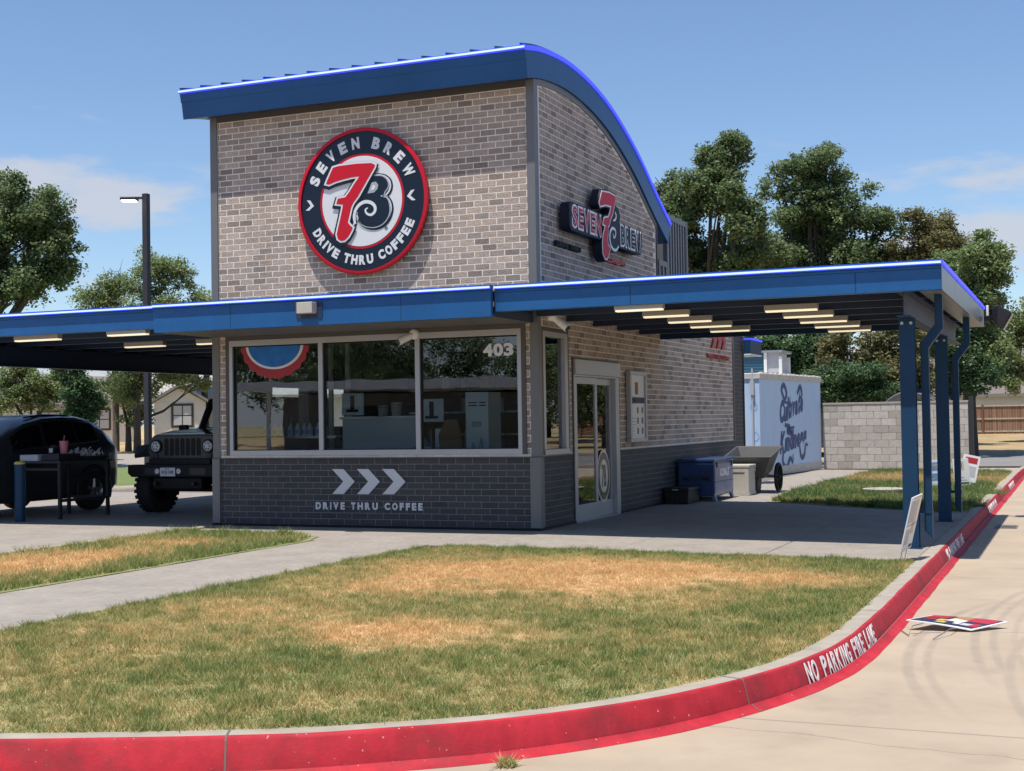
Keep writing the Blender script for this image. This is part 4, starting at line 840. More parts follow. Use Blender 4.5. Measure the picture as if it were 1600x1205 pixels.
def word(s, y0, y1, z0, z1, under, over):
    W_ = {'W': 1.3, 'N': 1.1}; n = sum(W_.get(c, 1) for c in s); un = (y1-y0)/n; y = y0
    for ch in s:
        st_ = un*W_.get(ch, 1)
        f_ = (y-2.6+0.02, z0-4.4, y+st_-2.6-0.005, z1-4.4)
        link('letter', text_mesh(ch, 1, 0.035 if ch == 'W' else 0.050, 0.004, fit=f_), MATS[under], ws, MR(0, 0, X1+0.0035))
        q_ = 0.045 if ch == 'W' else 0.030; g = (f_[0]+q_, f_[1]+0.032, f_[2]-q_, f_[3]-0.032)
        link('letter_face', text_mesh(ch, 1, 0.0 if ch == 'W' else 0.008, 0.004, fit=g), MATS[over], ws, MR(0, 0, X1+0.008))
        y += st_
word('SEVEN', 0.90, 2.20, 4.235, 4.585, 'sign_white_matte', 'sign_red_matte')
word('BREW', 3.10, 4.22, 4.215, 4.575, 'sign_white_matte', 'sign_navy_matte')
link('small_lettering', text_mesh('DRIVE THRU', 1, 0.03, 0.05, fit=(0, 0, 1.0, 0.075)), MATS['sign_navy_matte'], ws, MR(0.68-2.6, 3.962-4.4, 0.03))
link('small_lettering', text_mesh('COFFEE>>>', 1, 0.03, 0.05, fit=(0, 0, 1.0, 0.080)), MATS['sign_red'], ws, MR(2.85-2.6, 3.958-4.4, 0.03))
for y in (-1.2, -0.3, 0.9, 1.4): B('sign_bracket', MATS['black'], ws, (0.002, X0, y-0.02, y+0.02, -0.05, 0.05))
# menu board beside the door
mbd = E('menu_board', (0, 4.31, 1.12), 'framed white drinks menu board beside the sliding door', 'menu board')
B('frame', MATS['alu'], mbd, (0.004, 0.085, -0.45, 0.45, 0, 0.06), (0.004, 0.085, -0.45, 0.45, 1.10, 1.16), (0.004, 0.085, -0.45, -0.385, 0.06, 1.10), (0.004, 0.085, 0.385, 0.45, 0.06, 1.10), bevel=0.004)
B('poster', MATS['white'], mbd, (0.01, 0.055, -0.385, 0.385, 0.06, 1.10))
B('banner', MATS['plate_ink'], mbd, (0.055, 0.057, -0.36, 0.37, 0.635, 0.735))
for (y, z, hh) in ((-0.05, 0.78, 0.20), (0.0, 0.47, 0.10), (0.25, 0.47, 0.10), (0.0, 0.30, 0.10), (0.25, 0.30, 0.10), (0.0, 0.13, 0.10), (0.25, 0.13, 0.10)):
    B('drink_picture', MATS['cardboard'], mbd, (0.055, 0.057, y-hh*0.42, y+hh*0.42, z, z+hh))
for k in range(9): B('text_line', MATS['paper_grey'], mbd, (0.055, 0.057, -0.34, -0.12 if k > 2 else -0.2, 0.12+k*0.052+(0.19 if k > 5 else 0), 0.135+k*0.052+(0.19 if k > 5 else 0)))
# scalloped paper rosette inside the left pane
ro = E('paper_rosette', (-4.215, 0.036, 2.69), 'half rosette of red, white and blue scalloped paper in the left window pane', 'rosette')
pts = []
nsc = 10
for i in range(nsc*6+1):
    a = math.pi+math.pi*i/(nsc*6); rr_ = 0.57+0.030*abs(math.sin(math.pi*i/6.0)); pts.append((rr_*math.cos(a), rr_*0.86*math.sin(a)))
link('scallop_ring', shape_mesh([pts], 0, 0.004, 0), MATS['rosette_red'], ro, MF(0, 0, 0.006))
for r0, mt, nm, w_ in ((0.50, 'sign_white', 'white_ring', 0.0), (0.455, 'rosette_blue', 'blue_centre', -0.005)):
    link(nm, shape_mesh([[(r0*math.cos(math.pi+math.pi*i/32), r0*0.74*math.sin(math.pi+math.pi*i/32)) for i in range(33)]], 0, 0.004, 0), MATS[mt], ro, MF(0, 0, w_))
# bullet cameras, box lamp
def bullet(loc, d, label):
    c_ = E('security_camera', loc, label, 'camera', 'white security cameras on the stand')
    d = Vector(d).normalized(); base = Vector((0, 0, 0))
    MB().lathe([(0.075, 0.0), (0.078, -0.02), (0.060, -0.05), (0.03, -0.06), (0, -0.062)], (0, 0, 0), 1 if abs(d.y) > 0.4 and loc[1] < 0.02 else 2, 20).build('mount', MATS['white'], c_, smooth=40)
    p0 = d*0.04; p1 = d*0.27
    MB().cyl(p0, p1, 0.048, 0.055, 20).build('housing', MATS['white'], c_, smooth=40)
    MB().cyl(p1, p1+d*0.006, 0.046, 0.046, 20).build('lens', MATS['black_gloss'], c_, smooth=40)
    return c_
bullet((-1.86, -0.012, 2.745), (-0.62, -0.72, -0.42), 'white bullet camera above the front window mullion')
c2 = bullet((0.62, 0.30, 2.985), (0.78, -0.10, -0.62), 'white bullet camera under the right canopy near the corner'); c2['label'] = 'white bullet camera hanging under the right canopy by the corner'
c2.location = (0.45, -0.55, 2.86)
bl = E('box_lamp', (-2.73, -1.40, 2.98), 'small white box lamp on the blue fascia above the windows', 'lamp')
B('back_plate', MATS['blue_beam'], bl, (-0.20, 0.20, -0.012, -0.001, -0.06, 0.16)); B('housing', MATS['bin_beige'], bl, (-0.12, 0.12, -0.14, -0.012, 0.0, 0.15), bevel=0.006); B('lamp_side', MATS['trim_brown'], bl, (-0.135, -0.12, -0.14, -0.012, 0.0, 0.15))
# ================================================================== canopies
def canopy(name, x0, x1, y0, y1, label, lights, posts, open_left=False):
    c = E(name, ((x0+x1)/2, y0, 0), label, 'canopy'); cx = (x0+x1)/2
    def b(nm, mt, *bx, bevel=None, par=None): return B(nm, MATS[mt], par or c, *[(q[0]-cx, q[1]-cx, q[2]-y0, q[3]-y0, q[4], q[5]) for q in bx], bevel=bevel)
    # fascia: recessed lip on top, flat face, return at the foot
    f = b('front_fascia', 'blue_fascia', (x0, x1, y0, y0+0.05, 2.893, 3.135), (x0, x1, y0+0.05, y0+0.12, 2.893, 2.903), (x0, x1, y0-0.012, y0+0.05, 3.136, 3.165), bevel=0.004)
    b('fascia_cap', 'blue_fascia', (x0, x1, y0-0.03, y0+0.10, 3.166, 3.232), par=f) if False else b('fascia_cap', 'blue_fascia', (x0, x1, y0-0.03, y0+0.10, 3.166, 3.232))
    for k_ in range(1, int((x1-x0)/2.7)+1):
        xs0 = x0+k_*2.7-0.9; b('fascia_seam', 'blue_steel', (xs0-0.004, xs0+0.004, y0-0.003, y0+0.001, 2.90, 3.13), par=f)
    b('led_strip', 'led_blue', (x0, x1, y0-0.045, y0-0.031, 3.178, 3.215)); b('led_core', 'led_core', (x0, x1, y0-0.051, y0-0.0455, 3.186, 3.210))
    xs_ = x1 if not open_left else x0; s = 1 if not open_left else -1
    side = b('side_fascia', 'edge_reflection', (min(xs_, xs_-s*0.05), max(xs_, xs_-s*0.05), y0+0.05, y1, 2.893, 3.165), (min(xs_-s*0.05, xs_-s*0.26), max(xs_-s*0.05, xs_-s*0.26), y0+0.12, y1-0.05, 2.893, 2.903), bevel=0.004)
    b('side_led_strip', 'led_blue', (min(xs_, xs_+s*0.02), max(xs_, xs_+s*0.02), y0-0.03, y1, 3.178, 3.222)); b('side_cap', 'blue_fascia', (min(xs_, xs_-s*0.1), max(xs_, xs_-s*0.1), y0+0.10, y1, 3.166, 3.232))
    b('rear_fascia', 'blue_steel', (x0, x1-0.05, y1-0.05, y1, 2.893, 3.165))
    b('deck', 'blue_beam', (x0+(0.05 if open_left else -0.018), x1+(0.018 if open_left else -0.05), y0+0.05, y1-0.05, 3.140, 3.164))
    y = y0+0.12
    while y < y1-0.2:
        pu = b('purlin', 'blue_beam', (x0+0.05, x1-0.06, y, y+0.012, 2.915, 3.139)); b('purlin_flange', 'flange_lit', (x0+0.05, x1-0.06, y+0.0125, y+0.075, 2.915, 2.925), par=pu); y += 1.165
    for lx0, lx1, ly in lights:
        l = b('linear_light', 'fixture', (lx0, lx1, ly-0.055, ly+0.055, 2.842, 2.914), bevel=0.006)
        b('diffuser', 'lamp_warm', (lx0+0.015, lx1-0.015, ly-0.050, ly+0.050, 2.822, 2.841), par=l)
    return c, b
RL = [(1.50, 2.12, -1.10), (1.50, 2.12, 0.02), (1.50, 2.11, 1.20), (1.48, 2.11, 2.34), (1.48, 2.11, 3.52), (3.12, 3.78, -0.70), (3.13, 3.80, 0.38), (3.15, 3.81, 1.44), (3.15, 3.82, 2.62), (3.17, 3.83, 3.78)]
RL = [(a, b_, -1.19+1.165*k) for k, (a, b_) in enumerate(((1.52, 2.14),)*5)]+[(a, b_, -0.03+1.165*k-0.0) for k, (a, b_) in enumerate(((3.13, 3.80),)*5)]
rc, rb = canopy('canopy', -0.045, 5.40, -1.31, 5.95, 'blue steel canopy on posts right of the stand, over the side door', RL, None)
# cross beam on the posts
def post_set(b, x, yp, par_name='post'):
    p_ = b(par_name, 'blue_steel', (x-0.085, x+0.085, yp-0.075, yp-0.063, 0.0+gz(x), 2.60), (x-0.085, x+0.085, yp+0.063, yp+0.075, gz(x), 2.60), (x-0.006, x+0.006, yp-0.063, yp+0.063, gz(x), 2.60), (x-0.10, x+0.10, yp-0.10, yp+0.10, 2.601, 2.615), (x-0.12, x+0.12, yp-0.12, yp+0.12, gz(x)-0.002, gz(x)+0.012))
    for dx in (-0.05, 0.05):
        MB().cyl((x+dx-rcx, yp-0.076+1.31, 2.555), (x+dx-rcx, yp-0.090+1.31, 2.555), 0.018, n=10).build('bolt', MATS['galv'], p_)
rcx = (-0.045+5.40)/2
for yp in (-0.86, 3.30): post_set(rb, 4.965, yp)
bm_ = rb('cross_beam', 'blue_beam', (4.885, 5.045, -1.18, 5.80, 2.616, 2.632), (4.885, 5.045, -1.18, 5.80, 2.895, 2.914), (4.960, 4.970, -1.18, 5.80, 2.632, 2.895))
def downspout(b, yb):
    x = 5.135; p_ = [(x, yb, 0.10), (x, yb, 2.30), (5.30, yb+0.02, 2.52), (5.30, yb+0.02, 2.892)]
    mb_ = MB(); w2, d2 = 0.045, 0.042
    rings = [[(px_+sx*w2-rcx, py_+sy*d2+1.31, pz_+(sx*-0.05 if i == 0 else (sx*-0.03 if i in (1, 2) else 0))) for sx, sy in ((-1, -1), (1, -1), (1, 1), (-1, 1))] for i, (px_, py_, pz_) in enumerate(p_)]
    o = mb_.loft(rings).build('downspout', MATS['blue_steel'], rc, bevel=0.004)
    for z in (0.35, 1.75): B('strap', MATS['blue_steel'], o, (4.99-rcx, 5.185-rcx, yb-0.02+1.31-0.03, yb+1.31+0.046, z, z+0.04))
downspout(rb, -0.66); downspout(rb, 3.52)
# floodlight on the far corner
fl = E('floodlight', (5.42, 5.72, 3.02), 'black floodlight on the far corner of the right canopy', 'floodlight')
B('arm', MATS['black'], fl, (0.002, 0.16, -0.04, 0.04, -0.05, 0.03), bevel=0.004)
mbx = MB().loft([[(0.12, -0.13, 0.13), (0.12, 0.13, 0.13), (0.12, 0.13, -0.02), (0.12, -0.13, -0.02)], [(0.22, -0.19, 0.19), (0.22, 0.19, 0.19), (0.20, 0.19, -0.13), (0.20, -0.19, -0.13)], [(0.42, -0.17, 0.06), (0.42, 0.17, 0.06), (0.27, 0.17, -0.20), (0.27, -0.17, -0.20)]])
mbx.build('housing', MATS['plastic_black'], fl, bevel=0.01)
MB().loft([[(0.435, -0.15, 0.05), (0.435, 0.15, 0.05), (0.29, 0.15, -0.205), (0.29, -0.15, -0.205)], [(0.425, -0.15, 0.045), (0.425, 0.15, 0.045), (0.282, 0.15, -0.20), (0.282, -0.15, -0.20)]]).build('lens', MATS['fixture'], fl)
B('photocell', MATS['white'], fl, (0.03, 0.07, -0.02, 0.02, 0.03, 0.20), bevel=0.008)
# left canopy over the drive lanes
LL = [(-8.15, -7.30, -1.02), (-6.25, -5.55, -1.20), (-7.95, -7.15, 1.30), (-6.50, -5.75, 1.30)]
lc, lb = canopy('canopy', -10.67, -5.31, -1.31, 14.1, 'wide blue steel canopy over the drive lanes left of the stand', LL, None, open_left=True)
lcx = (-10.67-5.31)/2
lb('cross_beam', 'blue_beam', (-10.31, -10.15, -1.18, 13.9, 2.570, 2.588), (-10.31, -10.15, -1.18, 13.9, 2.895, 2.914), (-10.235, -10.225, -1.18, 13.9, 2.588, 2.895))
for yp, xp in ((-0.86, -10.23), (11.5, -10.23)):
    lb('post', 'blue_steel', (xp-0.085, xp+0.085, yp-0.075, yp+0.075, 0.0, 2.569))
pp = gpt(1, 800)
# ================================================================== things around the stand
def lid(r, p, label):
    o = E('manhole_cover', p, label, 'manhole cover')
    MB().lathe([(r*0.97, 0.0), (r, 0.05), (r, 0.085)], (0, 0, 0), 2, 40).build('ring', MATS['joint'], o, smooth=30)
    MB().lathe([(r*0.98, 0.086), (r*0.98, 0.10), (r*0.9, 0.105), (0, 0.106)], (0, 0, 0), 2, 40).build('lid', MATS['galv_lid'], o, smooth=30)
lid(0.42, (3.28, 9.75, gz(3.28)+0.01), 'round concrete utility lid set in the green lawn')
# tool chest -----------------------------------------------------------
ch = E('tool_chest', (0.06, 6.66, 0.0), 'large blue steel jobsite tool chest against the side wall', 'tool chest')
B('body', MATS['chest_blue'], ch, (0.0, 0.66, 0.0, 1.45, 0.09, 0.70), bevel=0.008)
lidc = B('lid', MATS['chest_blue'], ch, (-0.005, 0.675, -0.01, 1.46, 0.702, 0.76), bevel=0.012)
B('recess_panel', MATS['blue_beam'], ch, (0.08, 0.58, -0.008, -0.001, 0.36, 0.46)); B('handle', MATS['black'], ch, (0.10, 0.20, -0.03, -0.009, 0.39, 0.41)); B('handle', MATS['black'], ch, (0.46, 0.56, -0.03, -0.009, 0.39, 0.41))
B('front_panel', MATS['chest_label'], ch, (0.661, 0.668, 0.04, 1.41, 0.12, 0.66)); 
link('lettering', text_mesh('KOBALT', 1, 0.05, 0.004, fit=(0, 0, 0.72, 0.15)), MATS['white'], ch, MR(0.38, 0.43, 0.671))
B('panel_crease', MATS['chest_blue'], ch, (0.6685, 0.674, 0.04, 1.41, 0.33, 0.345))
for y in (0.03, 1.30):
    for x in (0.02, 0.60): MB().prism([(x, 0.09), (x+0.06, 0.09), (x+0.085, 0.0), (x+0.035, 0.0)], y, y+0.10, axis=1).build('foot', MATS['chest_label'], ch)
for y in (0.15, 1.25): B('latch', MATS['black'], ch, (0.669, 0.682, y, y+0.05, 0.60, 0.69))
cr = E('storage_crate', (0.06, 5.82, 0.0), 'small black plastic crate in front of the blue tool chest', 'crate')
mbx = MB().loft([[(0.0, 0, 0.0), (0.40, 0, 0.0), (0.40, 0.72, 0.0), (0.0, 0.72, 0.0)], [(-0.02, -0.02, 0.22), (0.42, -0.02, 0.22), (0.42, 0.74, 0.22), (-0.02, 0.74, 0.22)]]); mbx.build('tub', MATS['plastic_black'], cr, bevel=0.012)
B('lid', MATS['plastic_black'], cr, (-0.03, 0.43, -0.03, 0.75, 0.221, 0.285), bevel=0.015)
for k in range(5): B('rib', MATS['plastic_black'], cr, (0.03+k*0.08, 0.06+k*0.08, -0.022, -0.005, 0.03, 0.20))
B('handle', MATS['paper_grey'], cr, (0.14, 0.24, -0.042, -0.031, 0.238, 0.258))
# beige deck box behind the chest
db = E('deck_box', (0.28, 8.62, 0.0), 'beige panelled storage box between tool chest and garden cart', 'storage box')
B('body', MATS['bin_beige'], db, (0.0, 0.62, 0.0, 0.55, 0.0, 0.52), bevel=0.01); B('lid', MATS['bin_beige'], db, (-0.02, 0.64, -0.02, 0.57, 0.521, 0.58), bevel=0.012)
for z0, z1 in ((0.0, 0.06), (0.44, 0.52)): B('frame_rail', MATS['bin_beige'], db, (0.621, 0.632, 0.0, 0.55, z0, z1)); B('frame_rail', MATS['bin_beige'], db, (0.0, 0.62, -0.012, -0.001, z0, z1))
for x0 in (0.0, 0.54): B('frame_stile', MATS['bin_beige'], db, (x0, x0+0.08, -0.012, -0.001, 0.061, 0.439))
# garden cart
gc = E('garden_cart', (0.72, 9.75, 0.0), 'dark grey plastic two-wheeled garden cart on the side walk', 'cart', rz=R(0))
T = lambda z, x0, x1, y0, y1: [(x0, y0, z+0.16*y0*(z > 0.01)), (x1, y0, z+0.16*y0*(z > 0.01)), (x1, y1, z+0.16*y1*(z > 0.01)), (x0, y1, z+0.16*y1*(z > 0.01))]
mbx = MB(); 
mbx.loft([T(0.34, -0.26, 0.30, -0.34, 0.40), T(0.56, -0.35, 0.38, -0.44, 0.47), T(0.78, -0.42, 0.46, -0.54, 0.56), T(0.79, -0.46, 0.50, -0.58, 0.60), T(0.81, -0.46, 0.50, -0.58, 0.60), T(0.81, -0.42, 0.46, -0.54, 0.56), T(0.56, -0.32, 0.35, -0.41, 0.44), T(0.36, -0.23, 0.27, -0.31, 0.37)])
mbx.build('tray', MATS['plastic_grey'], gc, bevel=0.006)
MB().loft([T(0.0, -0.10, 0.16, -0.28, 0.0), T(0.32, -0.14, 0.18, -0.30, 0.06)]).build('stand_leg', MATS['plastic_grey'], gc, bevel=0.01)
MB().tube([(-0.42, 0.28, 0.29), (0.46, 0.28, 0.29)], 0.016).build('axle', MATS['steel'], gc)
MB().tube([(-0.05, -0.5, 0.62), (-0.12, -0.95, 0.70), (0.05, -1.0, 0.72), (0.20, -0.95, 0.70), (0.12, -0.5, 0.62)], 0.016).build('handle', MATS['plastic_grey'], gc) if False else None
MB().tube([(0.30, -0.20, 0.36), (0.44, 0.10, 0.30), (0.44, 0.28, 0.24)], 0.02).build('wheel_arm', MATS['plastic_grey'], gc)
for x in (-0.44, 0.46):
    wv = MB().lathe([(0.24, -0.03), (0.275, -0.035), (0.29, -0.015), (0.29, 0.015), (0.275, 0.035), (0.24, 0.03), (0.24, -0.03)], (x, 0.28, 0.29), 0, 28).build('wheel', MATS['rubber'], gc, smooth=40)
    MB().lathe([(0.0, -0.03), (0.04, -0.03), (0.04, 0.03), (0, 0.03)], (x, 0.28, 0.29), 0, 14).build('hub', MATS['black'], wv)
    for k in range(7):
        a = 2*math.pi*k/7; B_ = MB().cyl((x, 0.28+0.03*math.cos(a), 0.29+0.03*math.sin(a)), (x, 0.28+0.245*math.cos(a), 0.29+0.245*math.sin(a)), 0.016, 0.013, 6); B_.build('spoke', MATS['black'], wv)
# small lawn signs ------------------------------------------------------
def yard_sign(loc, w_, h_, lift, tilt, yaw, label, art):
    s = E('yard_sign', loc, label, 'sign', 'small wire-leg lawn signs', rz=yaw)
    s.rotation_euler = (tilt[0], tilt[1], yaw)
    bo = B('board', MATS['white'], s, (-w_/2, w_/2, -0.006, 0.006, lift, lift+h_), bevel=0.003)
    for x in (-w_*0.22, w_*0.22): MB().tube([(x, 0.008, -0.05), (x, 0.008, lift+h_*0.5)], 0.0035, 6).build('wire_leg', MATS['wire'], s)
    for (x0, x1, z0, z1, mt) in art: B('print', MATS[mt], bo, (x0*w_/2, x1*w_/2, -0.0085, -0.0062, lift+z0*h_, lift+z1*h_))
    return s
yard_sign((5.02, -2.2, gz(5.02)+0.01), 0.46, 0.60, 0.10, (R(14), R(-3), 0), R(83), 'white printed lawn sign leaning in front of the near canopy post',
          [(-0.85, -0.1, 0.52, 0.92, 'paper_grey'), (0.0, 0.55, 0.30, 0.92, 'paper_tan'), (-0.85, 0.85, 0.46, 0.49, 'paper_grey'), (-0.8, -0.1, 0.12, 0.40, 'paper_grey'), (0.3, 0.85, 0.04, 0.09, 'plate_ink'), (-0.6, 0.8, 0.955, 0.97, 'paper_tan')])
yard_sign((4.52, 12.4, gz(4.5)), 0.32, 0.56, 0.05, (R(2), R(-4), 0), R(-6), 'white lawn sign with a brown cup picture beyond the far canopy post',
          [(-0.5, 0.4, 0.58, 0.90, 'paper_tan'), (-0.2, 0.15, 0.64, 0.86, 'cardboard'), (-0.85, -0.2, 0.46, 0.50, 'plate_ink'), (-0.85, 0.3, 0.28, 0.32, 'paper_grey'), (-0.85, 0.6, 0.18, 0.22, 'paper_grey'), (-0.2, 0.85, 0.06, 0.12, 'plate_ink')])
yard_sign((4.56, 12.62, gz(4.5)), 0.34, 0.56, 0.12, (R(-3), R(12), 0), R(0), 'white lawn sign with a red top just behind another beyond the far post',
          [(-0.7, 0.75, 0.70, 0.92, 'sign_red_soft'), (-0.7, 0.75, 0.2, 0.6, 'paper_grey')])
yard_sign((4.06, 12.0, gz(4.06)), 0.34, 0.54, 0.05, (R(2), R(-5), 0), R(4), 'white lawn sign with blue print half hidden by the far post',
          [(-0.8, 0.8, 0.60, 0.92, 'paper_blue'), (-0.7, 0.7, 0.66, 0.86, 'white'), (-0.8, 0.8, 0.22, 0.50, 'paper_blue'), (-0.6, 0.6, 0.28, 0.40, 'white')])
# fallen sign lying on the drive
fs_ = E('fallen_sign', (5.80, -5.52, -0.20), 'navy, red and yellow printed sign fallen flat on the drive with bent wire legs', 'sign', rz=R(-8))
c4 = [(-0.40, 0.02), (-0.20, 0.32), (0.42, 0.24), (0.20, -0.34)]
c4 = [(gpt(1416, 970, -0.125)-fs_.location), (gpt(1456, 963, -0.13)-fs_.location), (gpt(1575, 973, -0.155)-fs_.location), (gpt(1518, 986, -0.188)-fs_.location)]
Rz = Matrix.Rotation(R(8), 4, 'Z')
def bil(u, v, h=0.0):
    a, b_, c_, d_ = [Rz @ q for q in c4]          # left, back, right, front
    p_ = (a*(1-u)+d_*u)*(1-v)+(b_*(1-u)+c_*u)*v; return Vector((p_.x, p_.y, p_.z+h+0.006*math.sin(math.pi*u)))
def sheet(u0, u1, v0, v1, h0, h1, n=8):
    rings = []
    for i in range(n+1):
        u = u0+(u1-u0)*i/n; rings.append([tuple(bil(u, v0, h0)), tuple(bil(u, v1, h0)), tuple(bil(u, v1, h1)), tuple(bil(u, v0, h1))])
    return MB().loft(rings)
bo = sheet(0, 1, 0, 1, 0.0, 0.008).build('board', MATS['white'], fs_)
sheet(0.035, 0.965, 0.06, 0.96, 0.0085, 0.0105).build('print', MATS['plate_ink'], bo)
for (u0, u1, v0, v1, mt) in ((0.05, 0.34, 0.62, 0.95, 'sign_red_soft'), (0.40, 0.62, 0.72, 0.95, 'cardboard'), (0.62, 0.95, 0.55, 0.95, 'sign_red_soft'), (0.30, 0.42, 0.34, 0.52, 'yellow'), (0.42, 0.55, 0.40, 0.70, 'paper_tan'), (0.55, 0.66, 0.36, 0.6, 'white'), (0.70, 0.84, 0.20, 0.36, 'paper_grey'), (0.10, 0.26, 0.40, 0.55, 'sign_red_soft'), (0.36, 0.50, 0.16, 0.28, 'yellow'), (0.50, 0.62, 0.62, 0.72, 'orange'), (0.82, 0.95, 0.18, 0.42, 'sign_red_soft'), (0.44, 0.52, 0.52, 0.62, 'white'), (0.60, 0.68, 0.22, 0.32, 'white')):
    sheet(u0, u1, v0, v1, 0.0108, 0.0125, 5).build('print_block', MATS[mt], bo)
g_ = lambda px, py, z=-0.195: tuple(Rz @ (gpt(px, py, z)-fs_.location))
MB().tube([tuple(bil(0.25, 0.02, -0.006)), g_(1426, 978, -0.12), g_(1420, 993, -0.19), g_(1408, 985, -0.19)], 0.004, 6).build('wire_leg', MATS['wire'], fs_)
MB().tube([tuple(bil(0.75, 0.02, -0.006)), g_(1484, 983, -0.15), g_(1458, 999, -0.192)], 0.004, 6).build('wire_leg', MATS['wire'], fs_)
MB().tube([g_(1424, 990, -0.185), g_(1470, 988, -0.18)], 0.003, 6).build('wire_brace', MATS['wire'], fs_)
# dark flat patch with thin bars in the drive
dg = E('dark_patch', (5.74, 4.35, -0.20), 'dark steel drain grate set in the drive beside the red kerb', 'drain grate')
B('patch_frame', MATS['joint'], dg, (-0.16, 0.16, -0.30, 0.30, 0.0, 0.004))
for k in range(7): B('patch_bar', MATS['rim_dark'], dg, (-0.13+k*0.04, -0.115+k*0.04, -0.27, 0.27, 0.0042, 0.012))
# bollard
bo_ = E('bollard', (-9.02, -0.02, 0.0), 'grey-blue pipe bollard with a yellow cap at the front of the lane', 'bollard')
MB().lathe([(0.086, 0), (0.086, 0.93)], (0, 0, 0), 2, 24).build('pipe', MATS['blue_steel'], bo_, smooth=30)
MB().lathe([(0.088, 0.925), (0.088, 0.945), (0.07, 0.965), (0, 0.975)], (0, 0, 0), 2, 24).build('cap', MATS['yellow'], bo_, smooth=40)
# service table and what stands on it
tb = E('service_table', (-9.08, 1.08, 0.0), 'dark steel table beside the black suv in the covered lane', 'table')
B('top', MATS['pole_dark'], tb, (-0.48, 0.46, -0.62, 0.66, 0.92, 0.955), bevel=0.004)
for x in (-0.43, 0.41):
    for y in (-0.57, 0.61): B('leg', MATS['pole_dark'], tb, (x-0.025, x+0.025, y-0.025, y+0.025, 0.0, 0.919))
B('stretcher', MATS['pole_dark'], tb, (-0.40, 0.38, 0.59, 0.63, 0.28, 0.33)); B('stretcher', MATS['pole_dark'], tb, (0.39, 0.43, -0.53, 0.57, 0.28, 0.33)); B('stretcher', MATS['pole_dark'], tb, (-0.40, 0.38, -0.59, -0.55, 0.80, 0.84))
o = tag(B('napkin_box', MATS['paper_grey'], None, (-9.50, -9.12, 0.50, 0.85, 0.957, 1.06), bevel=0.006), 'flat grey steel box at the left end of the lane table', 'box')
o = tag(B('cash_tray', MATS['plastic_black'], None, (-9.05, -8.70, 0.52, 1.05, 0.957, 1.07), bevel=0.01), 'black tray on the middle of the lane table', 'tray')
cp = E('drink_cup', (-8.88, 0.85, 1.072), 'pink iced drink in a clear cup with straw', 'cup')
MB().lathe([(0.055, 0), (0.072, 0.20), (0.078, 0.21), (0.0, 0.212)], (0, 0, 0), 2, 20).build('cup', MATS['pink'], cp, smooth=40); MB().tube([(0.0, 0, 0.213), (0.015, 0, 0.30)], 0.006).build('straw', MATS['pink'], cp)
tp = E('payment_tablet', (-9.00, 0.70, 1.072), 'small card reader propped up beside the pink drink', 'card reader')
MB().loft([[(-0.05, -0.03, 0), (0.05, -0.03, 0), (0.05, 0.03, 0), (-0.05, 0.03, 0)], [(-0.04, 0.02, 0.14), (0.06, 0.02, 0.14), (0.06, 0.04, 0.14), (-0.04, 0.04, 0.14)]]).build('case', MATS['black'], tp, bevel=0.004)
B('screen', MATS['paper_grey'], tp, (-0.03, 0.045, -0.034, -0.03, 0.02, 0.09))
sb_ = E('straw_bin', (-8.95, 1.40, 0.957), 'low bin heaped with pale wrapped straws on the lane table', 'straw bin')
B('bin', MATS['plastic_black'], sb_, (-0.24, 0.30, -0.28, 0.26, 0.0, 0.06))
mbx = MB(); rs_ = random.Random(4)
for k in range(90):
    x, y = rs_.uniform(-0.22, 0.28), rs_.uniform(-0.26, 0.24); a = rs_.uniform(0, 6.28); l = rs_.uniform(0.05, 0.11); z = 0.06+rs_.uniform(0, 0.10)*math.sin(math.pi*(x+0.26)/0.58)
    mbx.cyl((x, y, z), (x+math.cos(a)*l*0.6, y+math.sin(a)*l*0.6, z+rs_.uniform(0.0, 0.07)), 0.008, n=5)
s_ = mbx.build('straws', MATS['paper_tan'], sb_); s_['kind'] = 'stuff'; s_.data.materials[0] = M_('straw_paper', (0.62, 0.52, 0.52), 0.6)
# inside the stand
ct = E('service_counter', (-2.95, 1.25, 0), 'pale stainless-topped service counter inside behind the front windows', 'counter')
B('front_panel', MATS['counter'], ct, (-0.62, 0.72, -0.35, -0.30, 0.05, 1.56)); B('bottle_shelf', MATS['steel'], ct, (-2.05, -0.75, -0.34, 0.10, 1.28, 1.315)); B('shelf_bracket', MATS['black'], ct, (-1.45, -1.40, -0.10, 0.0, 1.101, 1.279)); B('carcass', MATS['interior'], ct, (-2.1, 2.1, -0.29, 0.3, 0.05, 1.05)); B('worktop', MATS['steel'], ct, (-2.15, 2.15, -0.36, 0.34, 1.06, 1.10)); B('raised_top', MATS['steel'], ct, (-0.66, 0.76, -0.37, 0.0, 1.561, 1.60))
rsd = random.Random(12)
for k in range(9):
    x = -4.95+k*0.125+rsd.uniform(-0.02, 0.02); bt = E('syrup_bottle', (x, 1.02+rsd.uniform(-0.05, 0.05), 1.316), ['leftmost', 'second', 'third', 'fourth', 'fifth', 'sixth', 'seventh', 'eighth', 'rightmost'][k]+' white pump syrup bottle in the row inside the front windows', 'bottle', 'syrup bottles along the counter inside the left pane')
    MB().lathe([(0.042, 0), (0.044, 0.13), (0.018, 0.17), (0.016, 0.20), (0, 0.20)], (0, 0, 0), 2, 12).build('bottle', MATS['bottle_white'], bt, smooth=40); MB().lathe([(0.006, 0.20), (0.006, 0.25), (0.02, 0.252), (0.0, 0.262)], (0, 0, 0), 2, 8).build('pump', MATS['black'], bt)
    B('label_band', MATS['paper_blue'], bt, (-0.03, 0.03, -0.046, -0.043, 0.03, 0.10))
dp = E('drink_dispenser', (-1.15, 0.72, -0.10), 'tall white drink machine inside the right-hand pane', 'dispenser')
